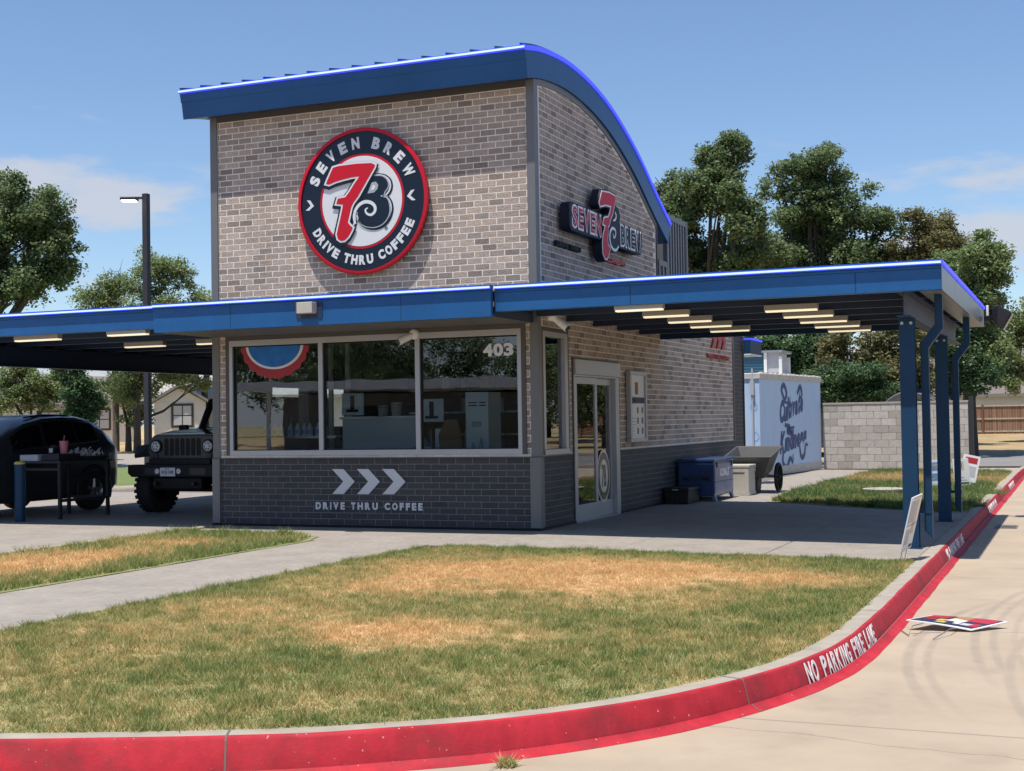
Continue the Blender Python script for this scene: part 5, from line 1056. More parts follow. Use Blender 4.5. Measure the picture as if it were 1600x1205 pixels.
B('cabinet', MATS['white'], dp, (-0.20, 0.16, -0.16, 0.3, 0.8, 2.02), bevel=0.01); B('vent', MATS['black'], dp, (-0.15, -0.02, -0.165, -0.161, 1.86, 1.875), (-0.15, -0.02, -0.165, -0.161, 1.82, 1.835), (0.02, 0.12, -0.165, -0.161, 1.86, 1.875), (0.02, 0.12, -0.165, -0.161, 1.82, 1.835))
B('display', MATS['paper_grey'], dp, (-0.10, 0.05, -0.166, -0.1612, 1.52, 1.60)); MB().tube([(-0.1, -0.18, 1.0), (-0.08, -0.2, 1.3), (0.0, -0.2, 1.1), (0.06, -0.2, 1.36), (0.08, -0.19, 1.0)], 0.012).build('hose', MATS['paper_grey'], dp)
B('stand', MATS['black'], dp, (-0.18, 0.14, -0.12, 0.28, 0.111, 0.799))
for x, y, z, lb_ in ((-3.42, 0.95, 1.62, 'white order screen above the counter behind the middle pane'), (-1.98, 0.75, 1.50, 'white order screen on an arm at the right pane edge')):
    mo = E('order_screen', (x, y, z), lb_, 'screen'); B('panel', MATS['white'], mo, (-0.19, 0.19, 0, 0.03, 0.0, 0.34), bevel=0.01); B('bracket', MATS['black'], mo, (-0.03, 0.03, -0.02, -0.001, 0.05, 0.30), (-0.10, 0.10, -0.02, -0.001, 0.05, 0.09)); B('arm', MATS['black'], mo, (-0.02, 0.02, 0.031, 0.06, -0.40, 0.30))
for x, h_, lb_ in ((-2.95, 0.16, 'stack of cups left of the brewer inside the middle pane'), (-2.72, 0.2, 'taller stack of cups inside the middle pane')):
    cs = E('cup_stack', (x, 1.05, 1.601), lb_, 'cup stack'); MB().lathe([(0.07, 0), (0.085, h_), (0.0, h_+0.002)], (0, 0, 0), 2, 16).build('cups', MATS['bin_beige'], cs, smooth=40); MB().lathe([(0.088, h_*0.8), (0.088, h_*0.86)], (0, 0, 0), 2, 16).build('band', MATS['cardboard'], cs)
br = E('coffee_brewer', (-2.15, 1.1, 1.10), 'dark coffee brewer on the counter behind the middle pane', 'brewer')
B('body', MATS['steel'], br, (-0.22, 0.22, 0.0, 0.35, 0.0, 0.32), bevel=0.02); B('head', MATS['black'], br, (-0.24, 0.24, -0.12, 0.3, 0.321, 0.46), bevel=0.02); B('drip_tray', MATS['steel'], br, (-0.22, 0.22, -0.2, -0.001, 0.0, 0.04))

def tuft(p, r, h, n, seed, label, mat='grass'):
    rg = np.random.default_rng(seed); a = rg.random(n)*6.283; q = rg.random(n)**0.5*r; x, y = p[0]+np.cos(a)*q, p[1]+np.sin(a)*q; hh = h*(0.4+0.8*rg.random(n)); la = rg.random(n)*6.283; le = hh*(0.3+1.1*rg.random(n)); w2 = 0.004+0.003*rg.random(n); b = rg.random(n)*6.283
    A = np.stack([x-np.cos(b)*w2, y-np.sin(b)*w2, np.full(n, p[2])], 1); Bb = np.stack([x+np.cos(b)*w2, y+np.sin(b)*w2, np.full(n, p[2])], 1); Cc = np.stack([x+np.cos(la)*le, y+np.sin(la)*le, p[2]+hh*0.8], 1)
    o = link('weed_tuft', npmesh('weed_tuft', np.stack([A, Bb, Cc], 1).reshape(-1, 3), np.arange(3*n).reshape(-1, 3), {'rnd': ('FACE', np.clip(rg.normal(0.35, 0.2, n), 0, 1))}), MATS[mat]); tag(o, label, 'weeds', 'weeds growing at the red kerb'); return o
pt = gpt(792, 1196, -0.195); tuft((pt.x, pt.y, -0.197), 0.05, 0.06, 130, 5, 'dry grass clump in the gutter at the foot of the red kerb')
for k, (px, py, lb_) in enumerate(((1548, 772, 'green weeds spilling over the kerb by the far lawn'), (1522, 792, 'smaller green weeds at the lawn corner by the kerb'))):
    pt = gpt(px, py); tuft((pt.x, pt.y, gz(pt.x)+0.005), 0.30-0.1*k, 0.20, 320, 8+k, lb_, 'grass_green')

rsd = random.Random(33)
sh_ = E('wall_shelf', (-2.6, 4.9, 0.0), 'dark wall shelving stocked with boxes at the back of the stand interior', 'shelving')
for z in (1.25, 1.65, 2.05): B('shelf', MATS['steel'], sh_, (-1.9, 2.0, 0.0, 0.35, z, z+0.03))
for x in (-1.9, 0.0, 1.97): B('upright', MATS['black'], sh_, (x, x+0.03, 0.0, 0.35, 0.02, 2.4))
for k in range(26):
    z = rsd.choice((1.281, 1.681, 2.081)); x = rsd.uniform(-1.8, 1.7); w_ = rsd.uniform(0.10, 0.26); B('carton', MATS[rsd.choice(['cardboard', 'paper_grey', 'white', 'paper_blue', 'bin_beige', 'plastic_black'])], sh_, (x, x+w_, 0.02, 0.28, z, z+rsd.uniform(0.12, 0.30)))
for k, (x, y, z, mt, lb_) in enumerate(((-4.35, 1.9, 1.95, 'paper_grey', 'pale window post behind the bottles, left'), (-4.15, 2.1, 1.95, 'paper_grey', 'pale window post behind the bottles, right'))):
    sp_ = E('window_post', (x, y, 0.011), lb_, 'post'); B('post', MATS['white'], sp_, (-0.03, 0.03, -0.03, 0.03, 0, 2.9)); B('post_foot', MATS['steel'], sp_, (-0.06, 0.06, -0.06, 0.06, 0, 0.03))
ap = E('hanging_apron', (-1.62, 0.62, 1.05), 'brown apron hanging inside beside the right mullion', 'apron')
MB().loft([[(-0.17, 0, 0.0), (0.15, 0.02, 0.0), (0.15, 0.06, 0.0), (-0.17, 0.05, 0.0)], [(-0.20, 0, 0.25), (0.17, -0.02, 0.25), (0.17, 0.04, 0.25), (-0.20, 0.05, 0.25)], [(-0.08, 0, 0.48), (0.10, 0, 0.48), (0.10, 0.03, 0.48), (-0.08, 0.03, 0.48)]]).build('cloth', MATS['cardboard'], ap, smooth=60)
MB().tube([(-0.07, 0.01, 0.48), (0.0, 0.0, 0.62), (0.09, 0.01, 0.48)], 0.01).build('neck_loop', MATS['black'], ap)
for k, (x, h_, mt) in enumerate(((-2.38, 0.24, 'steel'), (-2.26, 0.17, 'bottle_white'), (-1.40, 0.22, 'bottle_white'), (-1.52, 0.26, 'paper_grey'), (-1.31, 0.30, 'steel'))):
    jr = E('steel_pitcher', (x, 0.98, 1.101), ['tall steel pitcher right of the cups', 'short white pitcher right of the cups', 'white jar left of the tall drink machine', 'grey jar left of the tall drink machine', 'steel shaker beside the tall drink machine'][k], 'pitcher'); MB().lathe([(0.05, 0), (0.055, h_*0.6), (0.042, h_), (0.0, h_+0.004)], (0, 0, 0), 2, 16).build('body', MATS[mt], jr, smooth=40); MB().tube([(0.05, 0, h_*0.25), (0.10, 0, h_*0.45), (0.045, 0, h_*0.8)], 0.008).build('handle', MATS[mt], jr)
# ================================================================== vehicles
def wheel(par, x, y, r, wd, side, rim='rim_dark', spokes=5, tread=False):
    wq = MB().lathe([(r*0.62, -wd/2), (r*0.90, -wd/2), (r*0.98, -wd*0.40), (r, -wd*0.30), (r, wd*0.30), (r*0.98, wd*0.40), (r*0.90, wd/2), (r*0.62, wd/2), (r*0.60, 0)], (x, y, r), 0, 40).build('wheel', MATS['rubber'], par, smooth=35)
    f = x+side*wd*0.30
    MB().lathe([(r*0.63, -side*0.06), (r*0.61, side*0.04), (r*0.56, side*0.02), (r*0.50, -side*0.05), (r*0.10, -side*0.05)], (f, y, r), 0, 32).build('rim', MATS[rim], wq, smooth=35)
    for k in range(spokes):
        a = 2*math.pi*k/spokes+0.3; MB().cyl((f+side*0.015, y+0.05*math.cos(a), r+0.05*math.sin(a)), (f+side*0.02, y+r*0.58*math.cos(a), r+r*0.58*math.sin(a)), 0.036, 0.026, 6).build('spoke', MATS[rim], wq)
    MB().lathe([(0.06, -0.02), (0.06, 0.02), (0, 0.03)], (f, y, r), 0, 16).build('hub', MATS[rim], wq)
    if tread:
        q = MB()
        for k in range(26):
            a = 2*math.pi*k/26
            for s in (-1, 1):
                M = Matrix.Translation((x+s*wd*0.34, y, r)) @ Matrix.Rotation(a+(0.06 if s > 0 else 0), 4, 'X') @ Matrix.Translation((0, 0, r)); q.box(-wd*0.15, wd*0.15, -0.030, 0.030, -0.015, 0.014, M)
        q.build('tread_block', MATS['rubber'], wq)['kind'] = 'stuff'
    return wq
M_('alloy', (0.30, 0.30, 0.31), 0.3, metal=0.8)
# --- black suv, nose to the front, tail to the right of the picture
sv = E('parked_suv', (-10.78, 1.30, 0.0), 'black crossover suv waiting in the covered lane behind the table', 'suv')
ST = [ # y, z sill, z belt, z roof, half width body, half width roof
 (-2.36, 0.42, 0.62, 0.66, 0.62, 0.58), (-2.30, 0.30, 0.78, 0.84, 0.80, 0.72), (-2.10, 0.25, 0.92, 0.99, 0.91, 0.78), (-1.60, 0.24, 1.00, 1.06, 0.945, 0.80), (-1.10, 0.24, 1.04, 1.12, 0.955, 0.80), (-0.70, 0.24, 1.08, 1.36, 0.96, 0.80), (-0.20, 0.24, 1.12, 1.62, 0.96, 0.77), (0.30, 0.24, 1.15, 1.72, 0.96, 0.76), (0.80, 0.24, 1.18, 1.74, 0.96, 0.75), (1.20, 0.25, 1.21, 1.72, 0.96, 0.74), (1.55, 0.26, 1.24, 1.67, 0.955, 0.73), (1.85, 0.29, 1.25, 1.56, 0.945, 0.72), (2.04, 0.33, 1.20, 1.38, 0.93, 0.74), (2.14, 0.38, 1.12, 1.24, 0.90, 0.76), (2.20, 0.42, 0.98, 1.05, 0.82, 0.70), (2.22, 0.52, 0.80, 0.86, 0.74, 0.66)]
def sect(y, zs, zb, zr, wb, wr):
    h = [(wb*0.90, zs), (wb*0.985, zs+0.10), (wb, zs+0.5*(zb-zs)), (wb*0.995, zb-0.06), (wb*0.955, zb), (wr+(wb*0.955-wr)*0.35, zb+(zr-zb)*0.62), (wr, zr-0.05*min(1, (zr-zb)*3)), (wr*0.80, zr), (wr*0.35, zr+0.012)]
    return [(x, y, z) for x, z in h]+[(-x, y, z) for x, z in h[::-1]]
bodyo = MB().loft([sect(*s) for s in ST]).build('body', MATS['black_gloss'], sv, smooth=50)
def st(y):
    for a, b in zip(ST, ST[1:]):
        if a[0] <= y <= b[0]:
            k = (y-a[0])/(b[0]-a[0]); return [a[i]+(b[i]-a[i])*k for i in range(6)]
def sidept(y, f, s, off=0.006):
    _, zs, zb, zr, wb, wr = st(y)
    P_ = [(wb*0.955, zb), (wr+(wb*0.955-wr)*0.35, zb+(zr-zb)*0.62), (wr, zr-0.05*min(1, (zr-zb)*3))]
    (x0, z0), (x1, z1) = (P_[0], P_[1]) if f < 0.62 else (P_[1], P_[2]); k = f/0.62 if f < 0.62 else (f-0.62)/0.38
    return ((x0+(x1-x0)*k+off)*s, y, z0+(z1-z0)*k)
for s in (1, -1):
    for ya, yb, f1 in ((-0.55, 0.18, 0.82), (0.24, 1.02, 0.86), (1.08, 1.58, 0.80)):
        q = MB(); n = 6; lo_ = [sidept(ya+(yb-ya)*i/n, 0.10, s) for i in range(n+1)]; mi = [sidept(ya+(yb-ya)*i/n, 0.50, s) for i in range(n+1)]; hi_ = [sidept(ya+(yb-ya)*i/n, f1, s) for i in range(n+1)]
        q.add(lo_+mi+hi_, [(i, i+1, n+2+i, n+1+i) for i in range(n)]+[(n+1+i, n+2+i, 2*n+3+i, 2*n+2+i) for i in range(n)]); q.build('side_window', MATS['car_glass'], sv, smooth=60)
    MB().tube([sidept(y, 0.03, s, 0.008) for y in (-0.6, 0.0, 0.6, 1.2, 1.6)], 0.010, 6).build('belt_trim', MATS['chrome'], sv, smooth=60)
    wheel(sv, s*0.86, -1.46, 0.36, 0.23, s, 'alloy'); wheel(sv, s*0.86, 1.42, 0.36, 0.23, s, 'alloy')
    for yw in (-1.46, 1.42): MB().tube([(s*0.955, yw+0.44*math.cos(a), 0.36+0.44*math.sin(a)) for a in np.linspace(-0.35, math.pi+0.35, 16)], 0.035, 8).build('wheel_arch', MATS['plastic_black'], sv, smooth=60)
    for y0 in (-0.1, 0.75): B('door_handle', MATS['chrome'], sv, (min(s*0.955, s*0.985), max(s*0.955, s*0.985), y0, y0+0.20, 1.00, 1.03), bevel=0.004)
    MB().loft([[(s*0.70, 2.195, 1.00), (s*0.905, 1.98, 1.04), (s*0.905, 1.98, 1.15), (s*0.70, 2.15, 1.13)], [(s*0.70, 2.23, 1.00), (s*0.94, 1.99, 1.04), (s*0.93, 1.99, 1.15), (s*0.70, 2.19, 1.13)]]).build('tail_lamp', MATS['lamp_red'], sv, bevel=0.008)
    B('reflector', MATS['lamp_clear'], sv, (min(s*0.74, s*0.88), max(s*0.74, s*0.88), 2.10, 2.16, 0.955, 0.99), bevel=0.006)
    MB().tube([(s*0.62, 0.0, 1.69), (s*0.63, 0.4, 1.735), (s*0.63, 1.0, 1.725), (s*0.62, 1.5, 1.635)], 0.016, 6).build('roof_rail', MATS['rim_dark'], sv, smooth=60)
B('rear_bumper', MATS['plastic_black'], sv, (-0.80, 0.80, 2.12, 2.27, 0.40, 0.66), bevel=0.05)
MB().loft([[(-0.62, 1.83, 1.50), (0.62, 1.83, 1.50), (0.68, 2.10, 1.24), (-0.68, 2.10, 1.24)], [(-0.62, 1.85, 1.515), (0.62, 1.85, 1.515), (0.68, 2.125, 1.25), (-0.68, 2.125, 1.25)]]).build('rear_window', MATS['car_glass'], sv)
# --- black off-roader facing the viewer
jp = E('parked_offroader', (-7.29, 1.72, 0.0), 'black lifted off-road vehicle with round headlights facing out of the lane', 'car')
def pr(nm, mt, *bx, bevel=None, par=None): return B(nm, MATS[mt], par or jp, *bx, bevel=bevel)
gr = MB().prism([(-0.66, 0.94), (0.66, 0.94), (0.72, 1.06), (0.70, 1.24), (0.60, 1.34), (-0.60, 1.34), (-0.70, 1.24), (-0.72, 1.06)], 0.22, 0.27, axis=1).build('grille', MATS['rim_dark'], jp, bevel=0.012)
gr.data.materials[0] = M_('grille_grey', (0.030, 0.034, 0.043), 0.4, coat=0.1)
for k in range(7):
    x = -0.33+k*0.11; MB().prism([(x-0.033, 1.00), (x+0.033, 1.00), (x+0.038, 1.05), (x+0.038, 1.25), (x+0.03, 1.29), (x-0.03, 1.29), (x-0.038, 1.25), (x-0.038, 1.05)], 0.212, 0.2195, axis=1).build('grille_slot', MATS['black'], gr)
for s in (-1, 1):
    hl = MB().lathe([(0.115, 0.0), (0.115, -0.03), (0.098, -0.035)], (s*0.535, 0.219, 1.155), 1, 28).build('headlight', MATS['black'], jp, smooth=40)
    MB().lathe([(0.095, -0.030), (0.085, -0.042), (0.04, -0.05), (0.0, -0.052)], (s*0.535, 0.219, 1.155), 1, 28).build('headlight_lens', MATS['lamp_clear'], hl, smooth=60)
    q = MB()
    for a in range(6): q.cyl((s*0.535+0.05*math.cos(a*1.05), 0.166, 1.155+0.05*math.sin(a*1.05)), (s*0.535+0.05*math.cos(a*1.05), 0.175, 1.155+0.05*math.sin(a*1.05)), 0.014, n=8)
    q.build('reflector_ring', MATS['rim_dark'], hl)
    MB().lathe([(0.05, 0.0), (0.05, -0.02), (0, -0.025)], (s*0.55, 0.219, 0.985), 1, 20).build('turn_lamp', MATS['rim_dark'], jp, smooth=40)
    # flared fender: flat top, outer drop
    x0, x1 = (0.70, 1.06); xa, xb = (min(s*x0, s*x1), max(s*x0, s*x1))
    MB().loft([[(s*0.68, 0.42, 1.20), (s*1.12, 0.36, 1.00), (s*1.12, 0.38, 0.95), (s*0.68, 0.44, 1.00)], [(s*0.70, 0.55, 1.24), (s*1.18, 0.52, 1.16), (s*1.18, 0.54, 1.06), (s*0.70, 0.58, 1.10)], [(s*0.72, 1.02, 1.24), (s*1.18, 1.02, 1.16), (s*1.18, 1.02, 1.06), (s*0.72, 1.02, 1.10)], [(s*0.74, 1.32, 1.02), (s*1.16, 1.32, 0.90), (s*1.16, 1.28, 0.84), (s*0.74, 1.28, 0.90)]]).build('fender', MATS['black'], jp, smooth=40)
    MB().tube([(s*0.62, 1.62, 1.42), (s*0.60, 1.92, 1.94)], 0.065, 8).build('windshield_pillar', MATS['black'], jp)
    MB().loft([[(s*0.80, 1.45, 1.32), (s*0.98, 1.45, 1.32), (s*0.98, 1.53, 1.32), (s*0.80, 1.53, 1.32)], [(s*0.82, 1.44, 1.52), (s*1.00, 1.44, 1.52), (s*1.00, 1.54, 1.52), (s*0.82, 1.54, 1.52)]]).build('mirror', MATS['black'], jp, bevel=0.02)
    wheel(jp, s*0.93, 0.74, 0.43, 0.31, s, 'rim_dark', 5, True); wheel(jp, s*0.93, 3.25, 0.43, 0.31, s, 'rim_dark', 5, True)
    fo = MB().lathe([(0.045, 0), (0.045, -0.025), (0, -0.03)], (s*0.22+0.0-0.13, -0.001, 0.74), 1, 16).build('fog_lamp', MATS['lamp_clear'], jp, smooth=40)
    pr('bumper_recess', 'rim_dark', (min(s*0.30, s*0.62), max(s*0.30, s*0.62), -0.003, 0.0, 0.68, 0.79))
    pr('tow_hook', 'rim_dark', (min(s*0.36, s*0.42), max(s*0.36, s*0.42), -0.05, 0.02, 0.50, 0.56), bevel=0.012)
MB().prism([(-0.98, 0.70), (-0.90, 0.64), (0.90, 0.64), (0.98, 0.70), (0.98, 0.85), (-0.98, 0.85)], 0.0, 0.20, axis=1).build('front_bumper', MATS['black'], jp, bevel=0.015)
pr('bumper_mount', 'black', (-0.62, 0.62, 0.12, 0.27, 0.851, 0.945)); pr('skid_plate', 'black', (-0.50, 0.50, 0.05, 0.35, 0.42, 0.639), bevel=0.03); pr('axle', 'black', (-0.70, 0.70, 0.68, 0.80, 0.36, 0.47), bevel=0.03); pr('chassis', 'black', (-0.55, 0.55, 0.36, 3.9, 0.50, 0.72)); pr('steering_link', 'rim_dark', (-0.65, 0.65, 0.56, 0.60, 0.40, 0.435))
MB().loft([[(-0.70, 0.28, 0.94), (0.70, 0.28, 0.94), (0.70, 0.28, 1.28), (0.58, 0.28, 1.36), (-0.58, 0.28, 1.36), (-0.70, 0.28, 1.28)], [(-0.74, 0.75, 0.90), (0.74, 0.75, 0.90), (0.74, 0.75, 1.32), (0.62, 0.75, 1.42), (-0.62, 0.75, 1.42), (-0.74, 0.75, 1.32)], [(-0.78, 1.62, 0.75), (0.78, 1.62, 0.75), (0.78, 1.62, 1.36), (0.68, 1.62, 1.46), (-0.68, 1.62, 1.46), (-0.78, 1.62, 1.36)]]).build('hood', MATS['black_gloss'], jp, smooth=35)
pr('tub', 'black_gloss', (-0.78, 0.78, 1.63, 4.1, 0.62, 1.36), bevel=0.03)
pr('windshield_frame', 'black', (-0.66, 0.66, 1.90, 1.96, 1.90, 1.98), (-0.70, 0.70, 1.60, 1.66, 1.40, 1.47))
MB().add([(-0.60, 1.64, 1.45), (0.60, 1.64, 1.45), (0.58, 1.92, 1.92), (-0.58, 1.92, 1.92)], [(0, 1, 2, 3)]).build('windshield', MATS['glass_door'], jp)
pr('roof', 'black', (-0.66, 0.66, 1.93, 4.0, 1.95, 2.0), bevel=0.03); pr('roll_bar', 'black', (-0.62, -0.55, 2.55, 2.62, 1.36, 1.95), (0.55, 0.62, 2.55, 2.62, 1.36, 1.95)); pr('rear_panel', 'black', (-0.66, 0.66, 3.95, 4.0, 1.36, 1.95)); pr('seat', 'black', (-0.55, -0.15, 2.5, 2.65, 1.2, 1.75), (0.15, 0.55, 2.5, 2.65, 1.2, 1.75), bevel=0.04)
pl_ = pr('licence_plate', 'plate', (-0.305+0.01, 0.015, -0.012, -0.004, 0.655, 0.80), bevel=0.004)
link('plate_number', text_mesh('VDJ·100', 1, 0.02, 0.003, fit=(0, 0, 0.25, 0.07)), MATS['plate_ink'], pl_, MF(-0.272, 0.682, -0.013)); link('plate_state', text_mesh('TEXAS', 1, 0.01, 0.003, fit=(0, 0, 0.10, 0.022)), MATS['plate_ink'], pl_, MF(-0.20, 0.765, -0.013))
# ================================================================== behind the stand
A0 = Vector((-0.57, 16.4)); A1 = Vector((0.05, 21.45)); ang = math.atan2(-(A1.x-A0.x), A1.y-A0.y)
co = E('cold_store', (A0.x, A0.y, 0.0), 'pale blue walk-in cooler box with navy script mural', 'cold store', rz=ang)
LNG = (A1-A0).length
B('plinth', MATS['coping'], co, (-3.0, 0.012, -0.012, LNG, 0.0, 0.22)); bd = B('body', MATS['cooler_blue'], co, (-3.0, 0.0, 0.0, LNG, 0.22, 2.44))
mb = MB()
mb.box(-3.04, 0.035, -0.035, LNG+0.03, 2.44, 2.60); o = mb.build('roof_coping', MATS['coping'], co, bevel=0.02)
for k in range(14): B('coping_lump', MATS['coping'], o, (-0.10+random.uniform(-0.02, 0.02), 0.02, 0.2+k*0.36, 0.35+k*0.36, 2.60, 2.615+random.uniform(0, 0.025)), bevel=0.01)
pz = MB().tube([(-0.17, -0.03, 2.72), (-0.17, -0.03, 2.30), (-0.17, -0.05, 1.9), (-0.17, -0.05, 0.55), (-0.12, -0.05, 0.36), (-0.08, -0.03, 0.28)], 0.022, 8).build('pipe', MATS['paper_grey'], co, smooth=60); B('pipe_box', MATS['paper_grey'], pz, (-0.22, -0.12, -0.09, -0.012, 2.05, 2.42))
# script mural: two words in looping strokes on the long side
import re as _re
def mural(s, y0, y1, z0, z1, sl):
    nar = {'i': 0.45, 'l': 0.45, 't': 0.7, 'C': 1.3, 'K': 1.3}; u_ = (y1-y0)/sum(nar.get(c, 1) for c in s); yy1 = y0
    for i, ch in enumerate(s):
        w_ = u_*nar.get(ch, 1); big = i == 0; yy0 = yy1; yy1 += w_; zb = z0+sl*i
        me = text_mesh(ch, 1, 0.065, 0.004, fit=(-w_*0.46, 0, w_*(0.46 if not big else 0.55), (z1-z0)*(1.25 if big or ch in 'tdl' else 0.8)))
        sh = Matrix(((1, 0.22, 0, 0), (0, 1, 0, 0), (0, 0, 1, 0), (0, 0, 0, 1)))
        me.transform(sh); link('script_letter', me, MATS['cooler_ink'], bd, MR(yy0+w_/2, zb, 0.004))
mural('Cultivate', 1.45, 3.45, 1.32, 1.82, 0.035); mural('Kindness', 1.45, 3.70, 0.52, 1.00, 0.03)
for pts in ([(1.9, 1.95), (1.7, 2.2), (1.9, 2.32), (2.1, 2.1), (1.95, 1.9), (2.2, 1.85)], [(3.0, 2.1), (3.25, 2.3), (3.4, 2.1), (3.2, 1.95)], [(1.9, 1.28), (2.3, 1.22), (2.1, 1.10), (2.5, 1.05), (2.35, 1.17), (2.7, 1.22)], [(1.75, 0.6), (1.7, 0.3), (2.0, 0.17), (2.3, 0.4), (2.5, 0.28), (2.55, 0.5)], [(3.1, 0.7), (3.25, 0.4), (3.5, 0.45), (3.65, 0.72), (3.85, 0.7)]):
    link('script_flourish', ribbon_mesh(pts, 0.085, 0.05), MATS['cooler_ink'], bd, MR(0, 0, 0.005))
for (x, z) in ((-0.5, 1.9), (-0.15, 1.75), (-0.12, 1.0), (-0.5, 0.75), (-0.14, 0.62), (-0.55, 1.3)):
    link('doodle', ribbon_mesh([(x-0.09, z), (x, z+0.12), (x+0.09, z), (x, z-0.1), (x-0.09, z), (x, z+0.1)], 0.008), MATS['cooler_doodle'], bd, MF(0, 0, -0.004))
# rooftop unit behind the cooler and rear awning of the stand
ru = E('condenser_unit', (-1.15, 18.6, 2.60), 'teal louvred condenser unit with white frame on the cooler roof', 'condenser')
B('louvre_box', MATS['teal'], ru, (-0.9, 0.22, 0.1, 1.2, 0.08, 0.60)); B('corner_post', MATS['white'], ru, (0.22, 0.30, 0.05, 0.13, 0.0, 0.60)); B('corner_post', MATS['white'], ru, (0.62, 0.70, 0.05, 0.13, 0.0, 0.50)); B('corner_post', MATS['white'], ru, (0.62, 0.70, 1.1, 1.2, 0.0, 0.50)); B('top_tray', MATS['galv'], ru, (-0.95, 0.72, 0.0, 1.3, 0.601, 0.66)); B('base_rail', MATS['galv'], ru, (-0.95, 0.72, 0.1, 1.2, 0.01, 0.079)); B('coil', MATS['paper_grey'], ru, (0.30, 0.62, 0.12, 1.15, 0.08, 0.60))
for k in range(6): B('louvre', MATS['teal'], ru, (-0.88, 0.2, 0.085, 0.1, 0.12+k*0.08, 0.16+k*0.08))
ra = E('rear_awning', (-0.05, 12.24, 2.86), 'short blue awning with a lit blue edge behind the stand', 'awning')
B('awning_box', MATS['blue_steel'], ra, (-2.0, 0.22, 0.0, 1.1, 0.03, 0.33)); B('awning_soffit', MATS['white'], ra, (-2.0, 0.225, -0.004, 1.1, 0.0, 0.028)); B('led_strip', MATS['led_blue'], ra, (-2.0, 0.24, -0.004, 1.1, 0.331, 0.375))
# concrete block wall ------------------------------------------------------------------
bw = E('block_wall', (0.1, 21.5, 0.0), 'grey concrete block enclosure wall right of the pale blue cooler', 'wall')
B('core', MATS['block_joint'], bw, (0.0, 3.90, 0.012, 0.19, -0.05, 1.80))
BLK = {}
def block(x0, x1, z0, z1, k):
    key = (round(x1-x0, 3), k)
    if key not in BLK:
        me = brickmesh(x1-x0-0.010, z1-z0-0.010, 0.014, k, 0.004); me.materials.append(MATS['block']); BLK[key] = me
    o = bpy.data.objects.new('block', BLK[key]); COL.objects.link(o); o.parent = bw; o.matrix_local = MF((x0+x1)/2, (z0+z1)/2, 0.012-random.uniform(0, 0.004))
for r_ in range(9):
    x = -0.2 if r_ % 2 else 0.0
    while x < 3.9:
        a, b_ = max(0, x), min(3.9, x+0.40)
        if b_-a > 0.05: block(a, b_, r_*0.2, r_*0.2+0.2, random.choice([0.05, 0.3, 0.45, 0.6, 0.7, 0.8, 0.95]))
        x += 0.40
B('wall_cap', MATS['block'], bw, (-0.01, 3.91, -0.02, 0.20, 1.801, 1.86), bevel=0.006); B('gate_post', MATS['pole_dark'], bw, (3.92, 4.03, 0.02, 0.14, -0.05, 1.98)); 
tarp = MB(); n = 14
for i in range(6):
    pts = [(1.2+1.9*k/n, 0.7+i*0.12, 1.62+0.52*math.sin(math.pi*(k/n)**0.8)-0.03*i) for k in range(n+1)]; tarp.tube(pts, 0.035, 6)
to = tag(tarp.build('cover_tarp', MATS['tarp'], None, smooth=60), 'dark ribbed cover humped up behind the block wall', 'cover'); to.location = (0.3, 22.1, 0.0)
# far street on the right, its kerb, bank, timber fence and house ------------------------
def quad(name, pts, mat, up=0.0): return struct(MB().add([(p[0], p[1], p[2]+up) for p in pts], [(0, 1, 2, 3)]).build(name, MATS[mat]))
quad('far_street', [(-2, 27.6, -0.16), (60, 27.6, -0.16), (60, 39.5, -0.13), (-2, 39.5, -0.13)], 'asphalt')
struct(B('far_kerb', MATS['concrete_kerb'], None, (-2, 60, 39.5, 40.0, -0.20, 0.02), bevel=0.02)); struct(B('far_kerb', MATS['concrete_kerb'], None, (5.8, 60, 27.3, 27.6, -0.20, -0.08)))
fy = 66.0
MB().add([(-6, 40.05, -0.02), (60, 40.05, -0.02), (60, 66.5, 0.30), (-6, 66.5, 0.30), (60, 74, 0.30), (-6, 74, 0.30)], [(0, 1, 2, 3), (3, 2, 4, 5)]).build('grass_bank', M_('dry_bank', (0.33, 0.235, 0.115), 0.95, noise=0.35, nscale=0.7, bump=0.6, bscale=10))['kind'] = 'structure'
fc = E('timber_fence', (14, fy, 0.28), 'brown cedar board fence with pale rails beyond the far street', 'fence')
pv = {}
for k in range(12):
    me = brickmesh(0.135, 1.66, 0.02, (k+0.5)/12, 0.003); me.materials.append(MATS['cedar']); pv[k] = me
x0f = dpt(1505, fy+16).x-14; nb = 150
xx = -22.0
while xx < 10.0:
    o = bpy.data.objects.new('board', pv[random.randrange(12)]); COL.objects.link(o); o.parent = fc; o.matrix_local = MF(xx, 0.86+random.uniform(-0.012, 0.012), random.uniform(-0.004, 0.004)); xx += 0.142
for z in (0.12, 0.85, 1.60): B('rail', MATS['cedar_rail'], fc, (-22.1, 10.1, -0.065, -0.024, z, z+0.09))
for k in range(14): B('fence_post', MATS['cedar'], fc, (-22+k*2.4-0.05, -22+k*2.4+0.05, -0.15, -0.066, 0.0, 1.74))
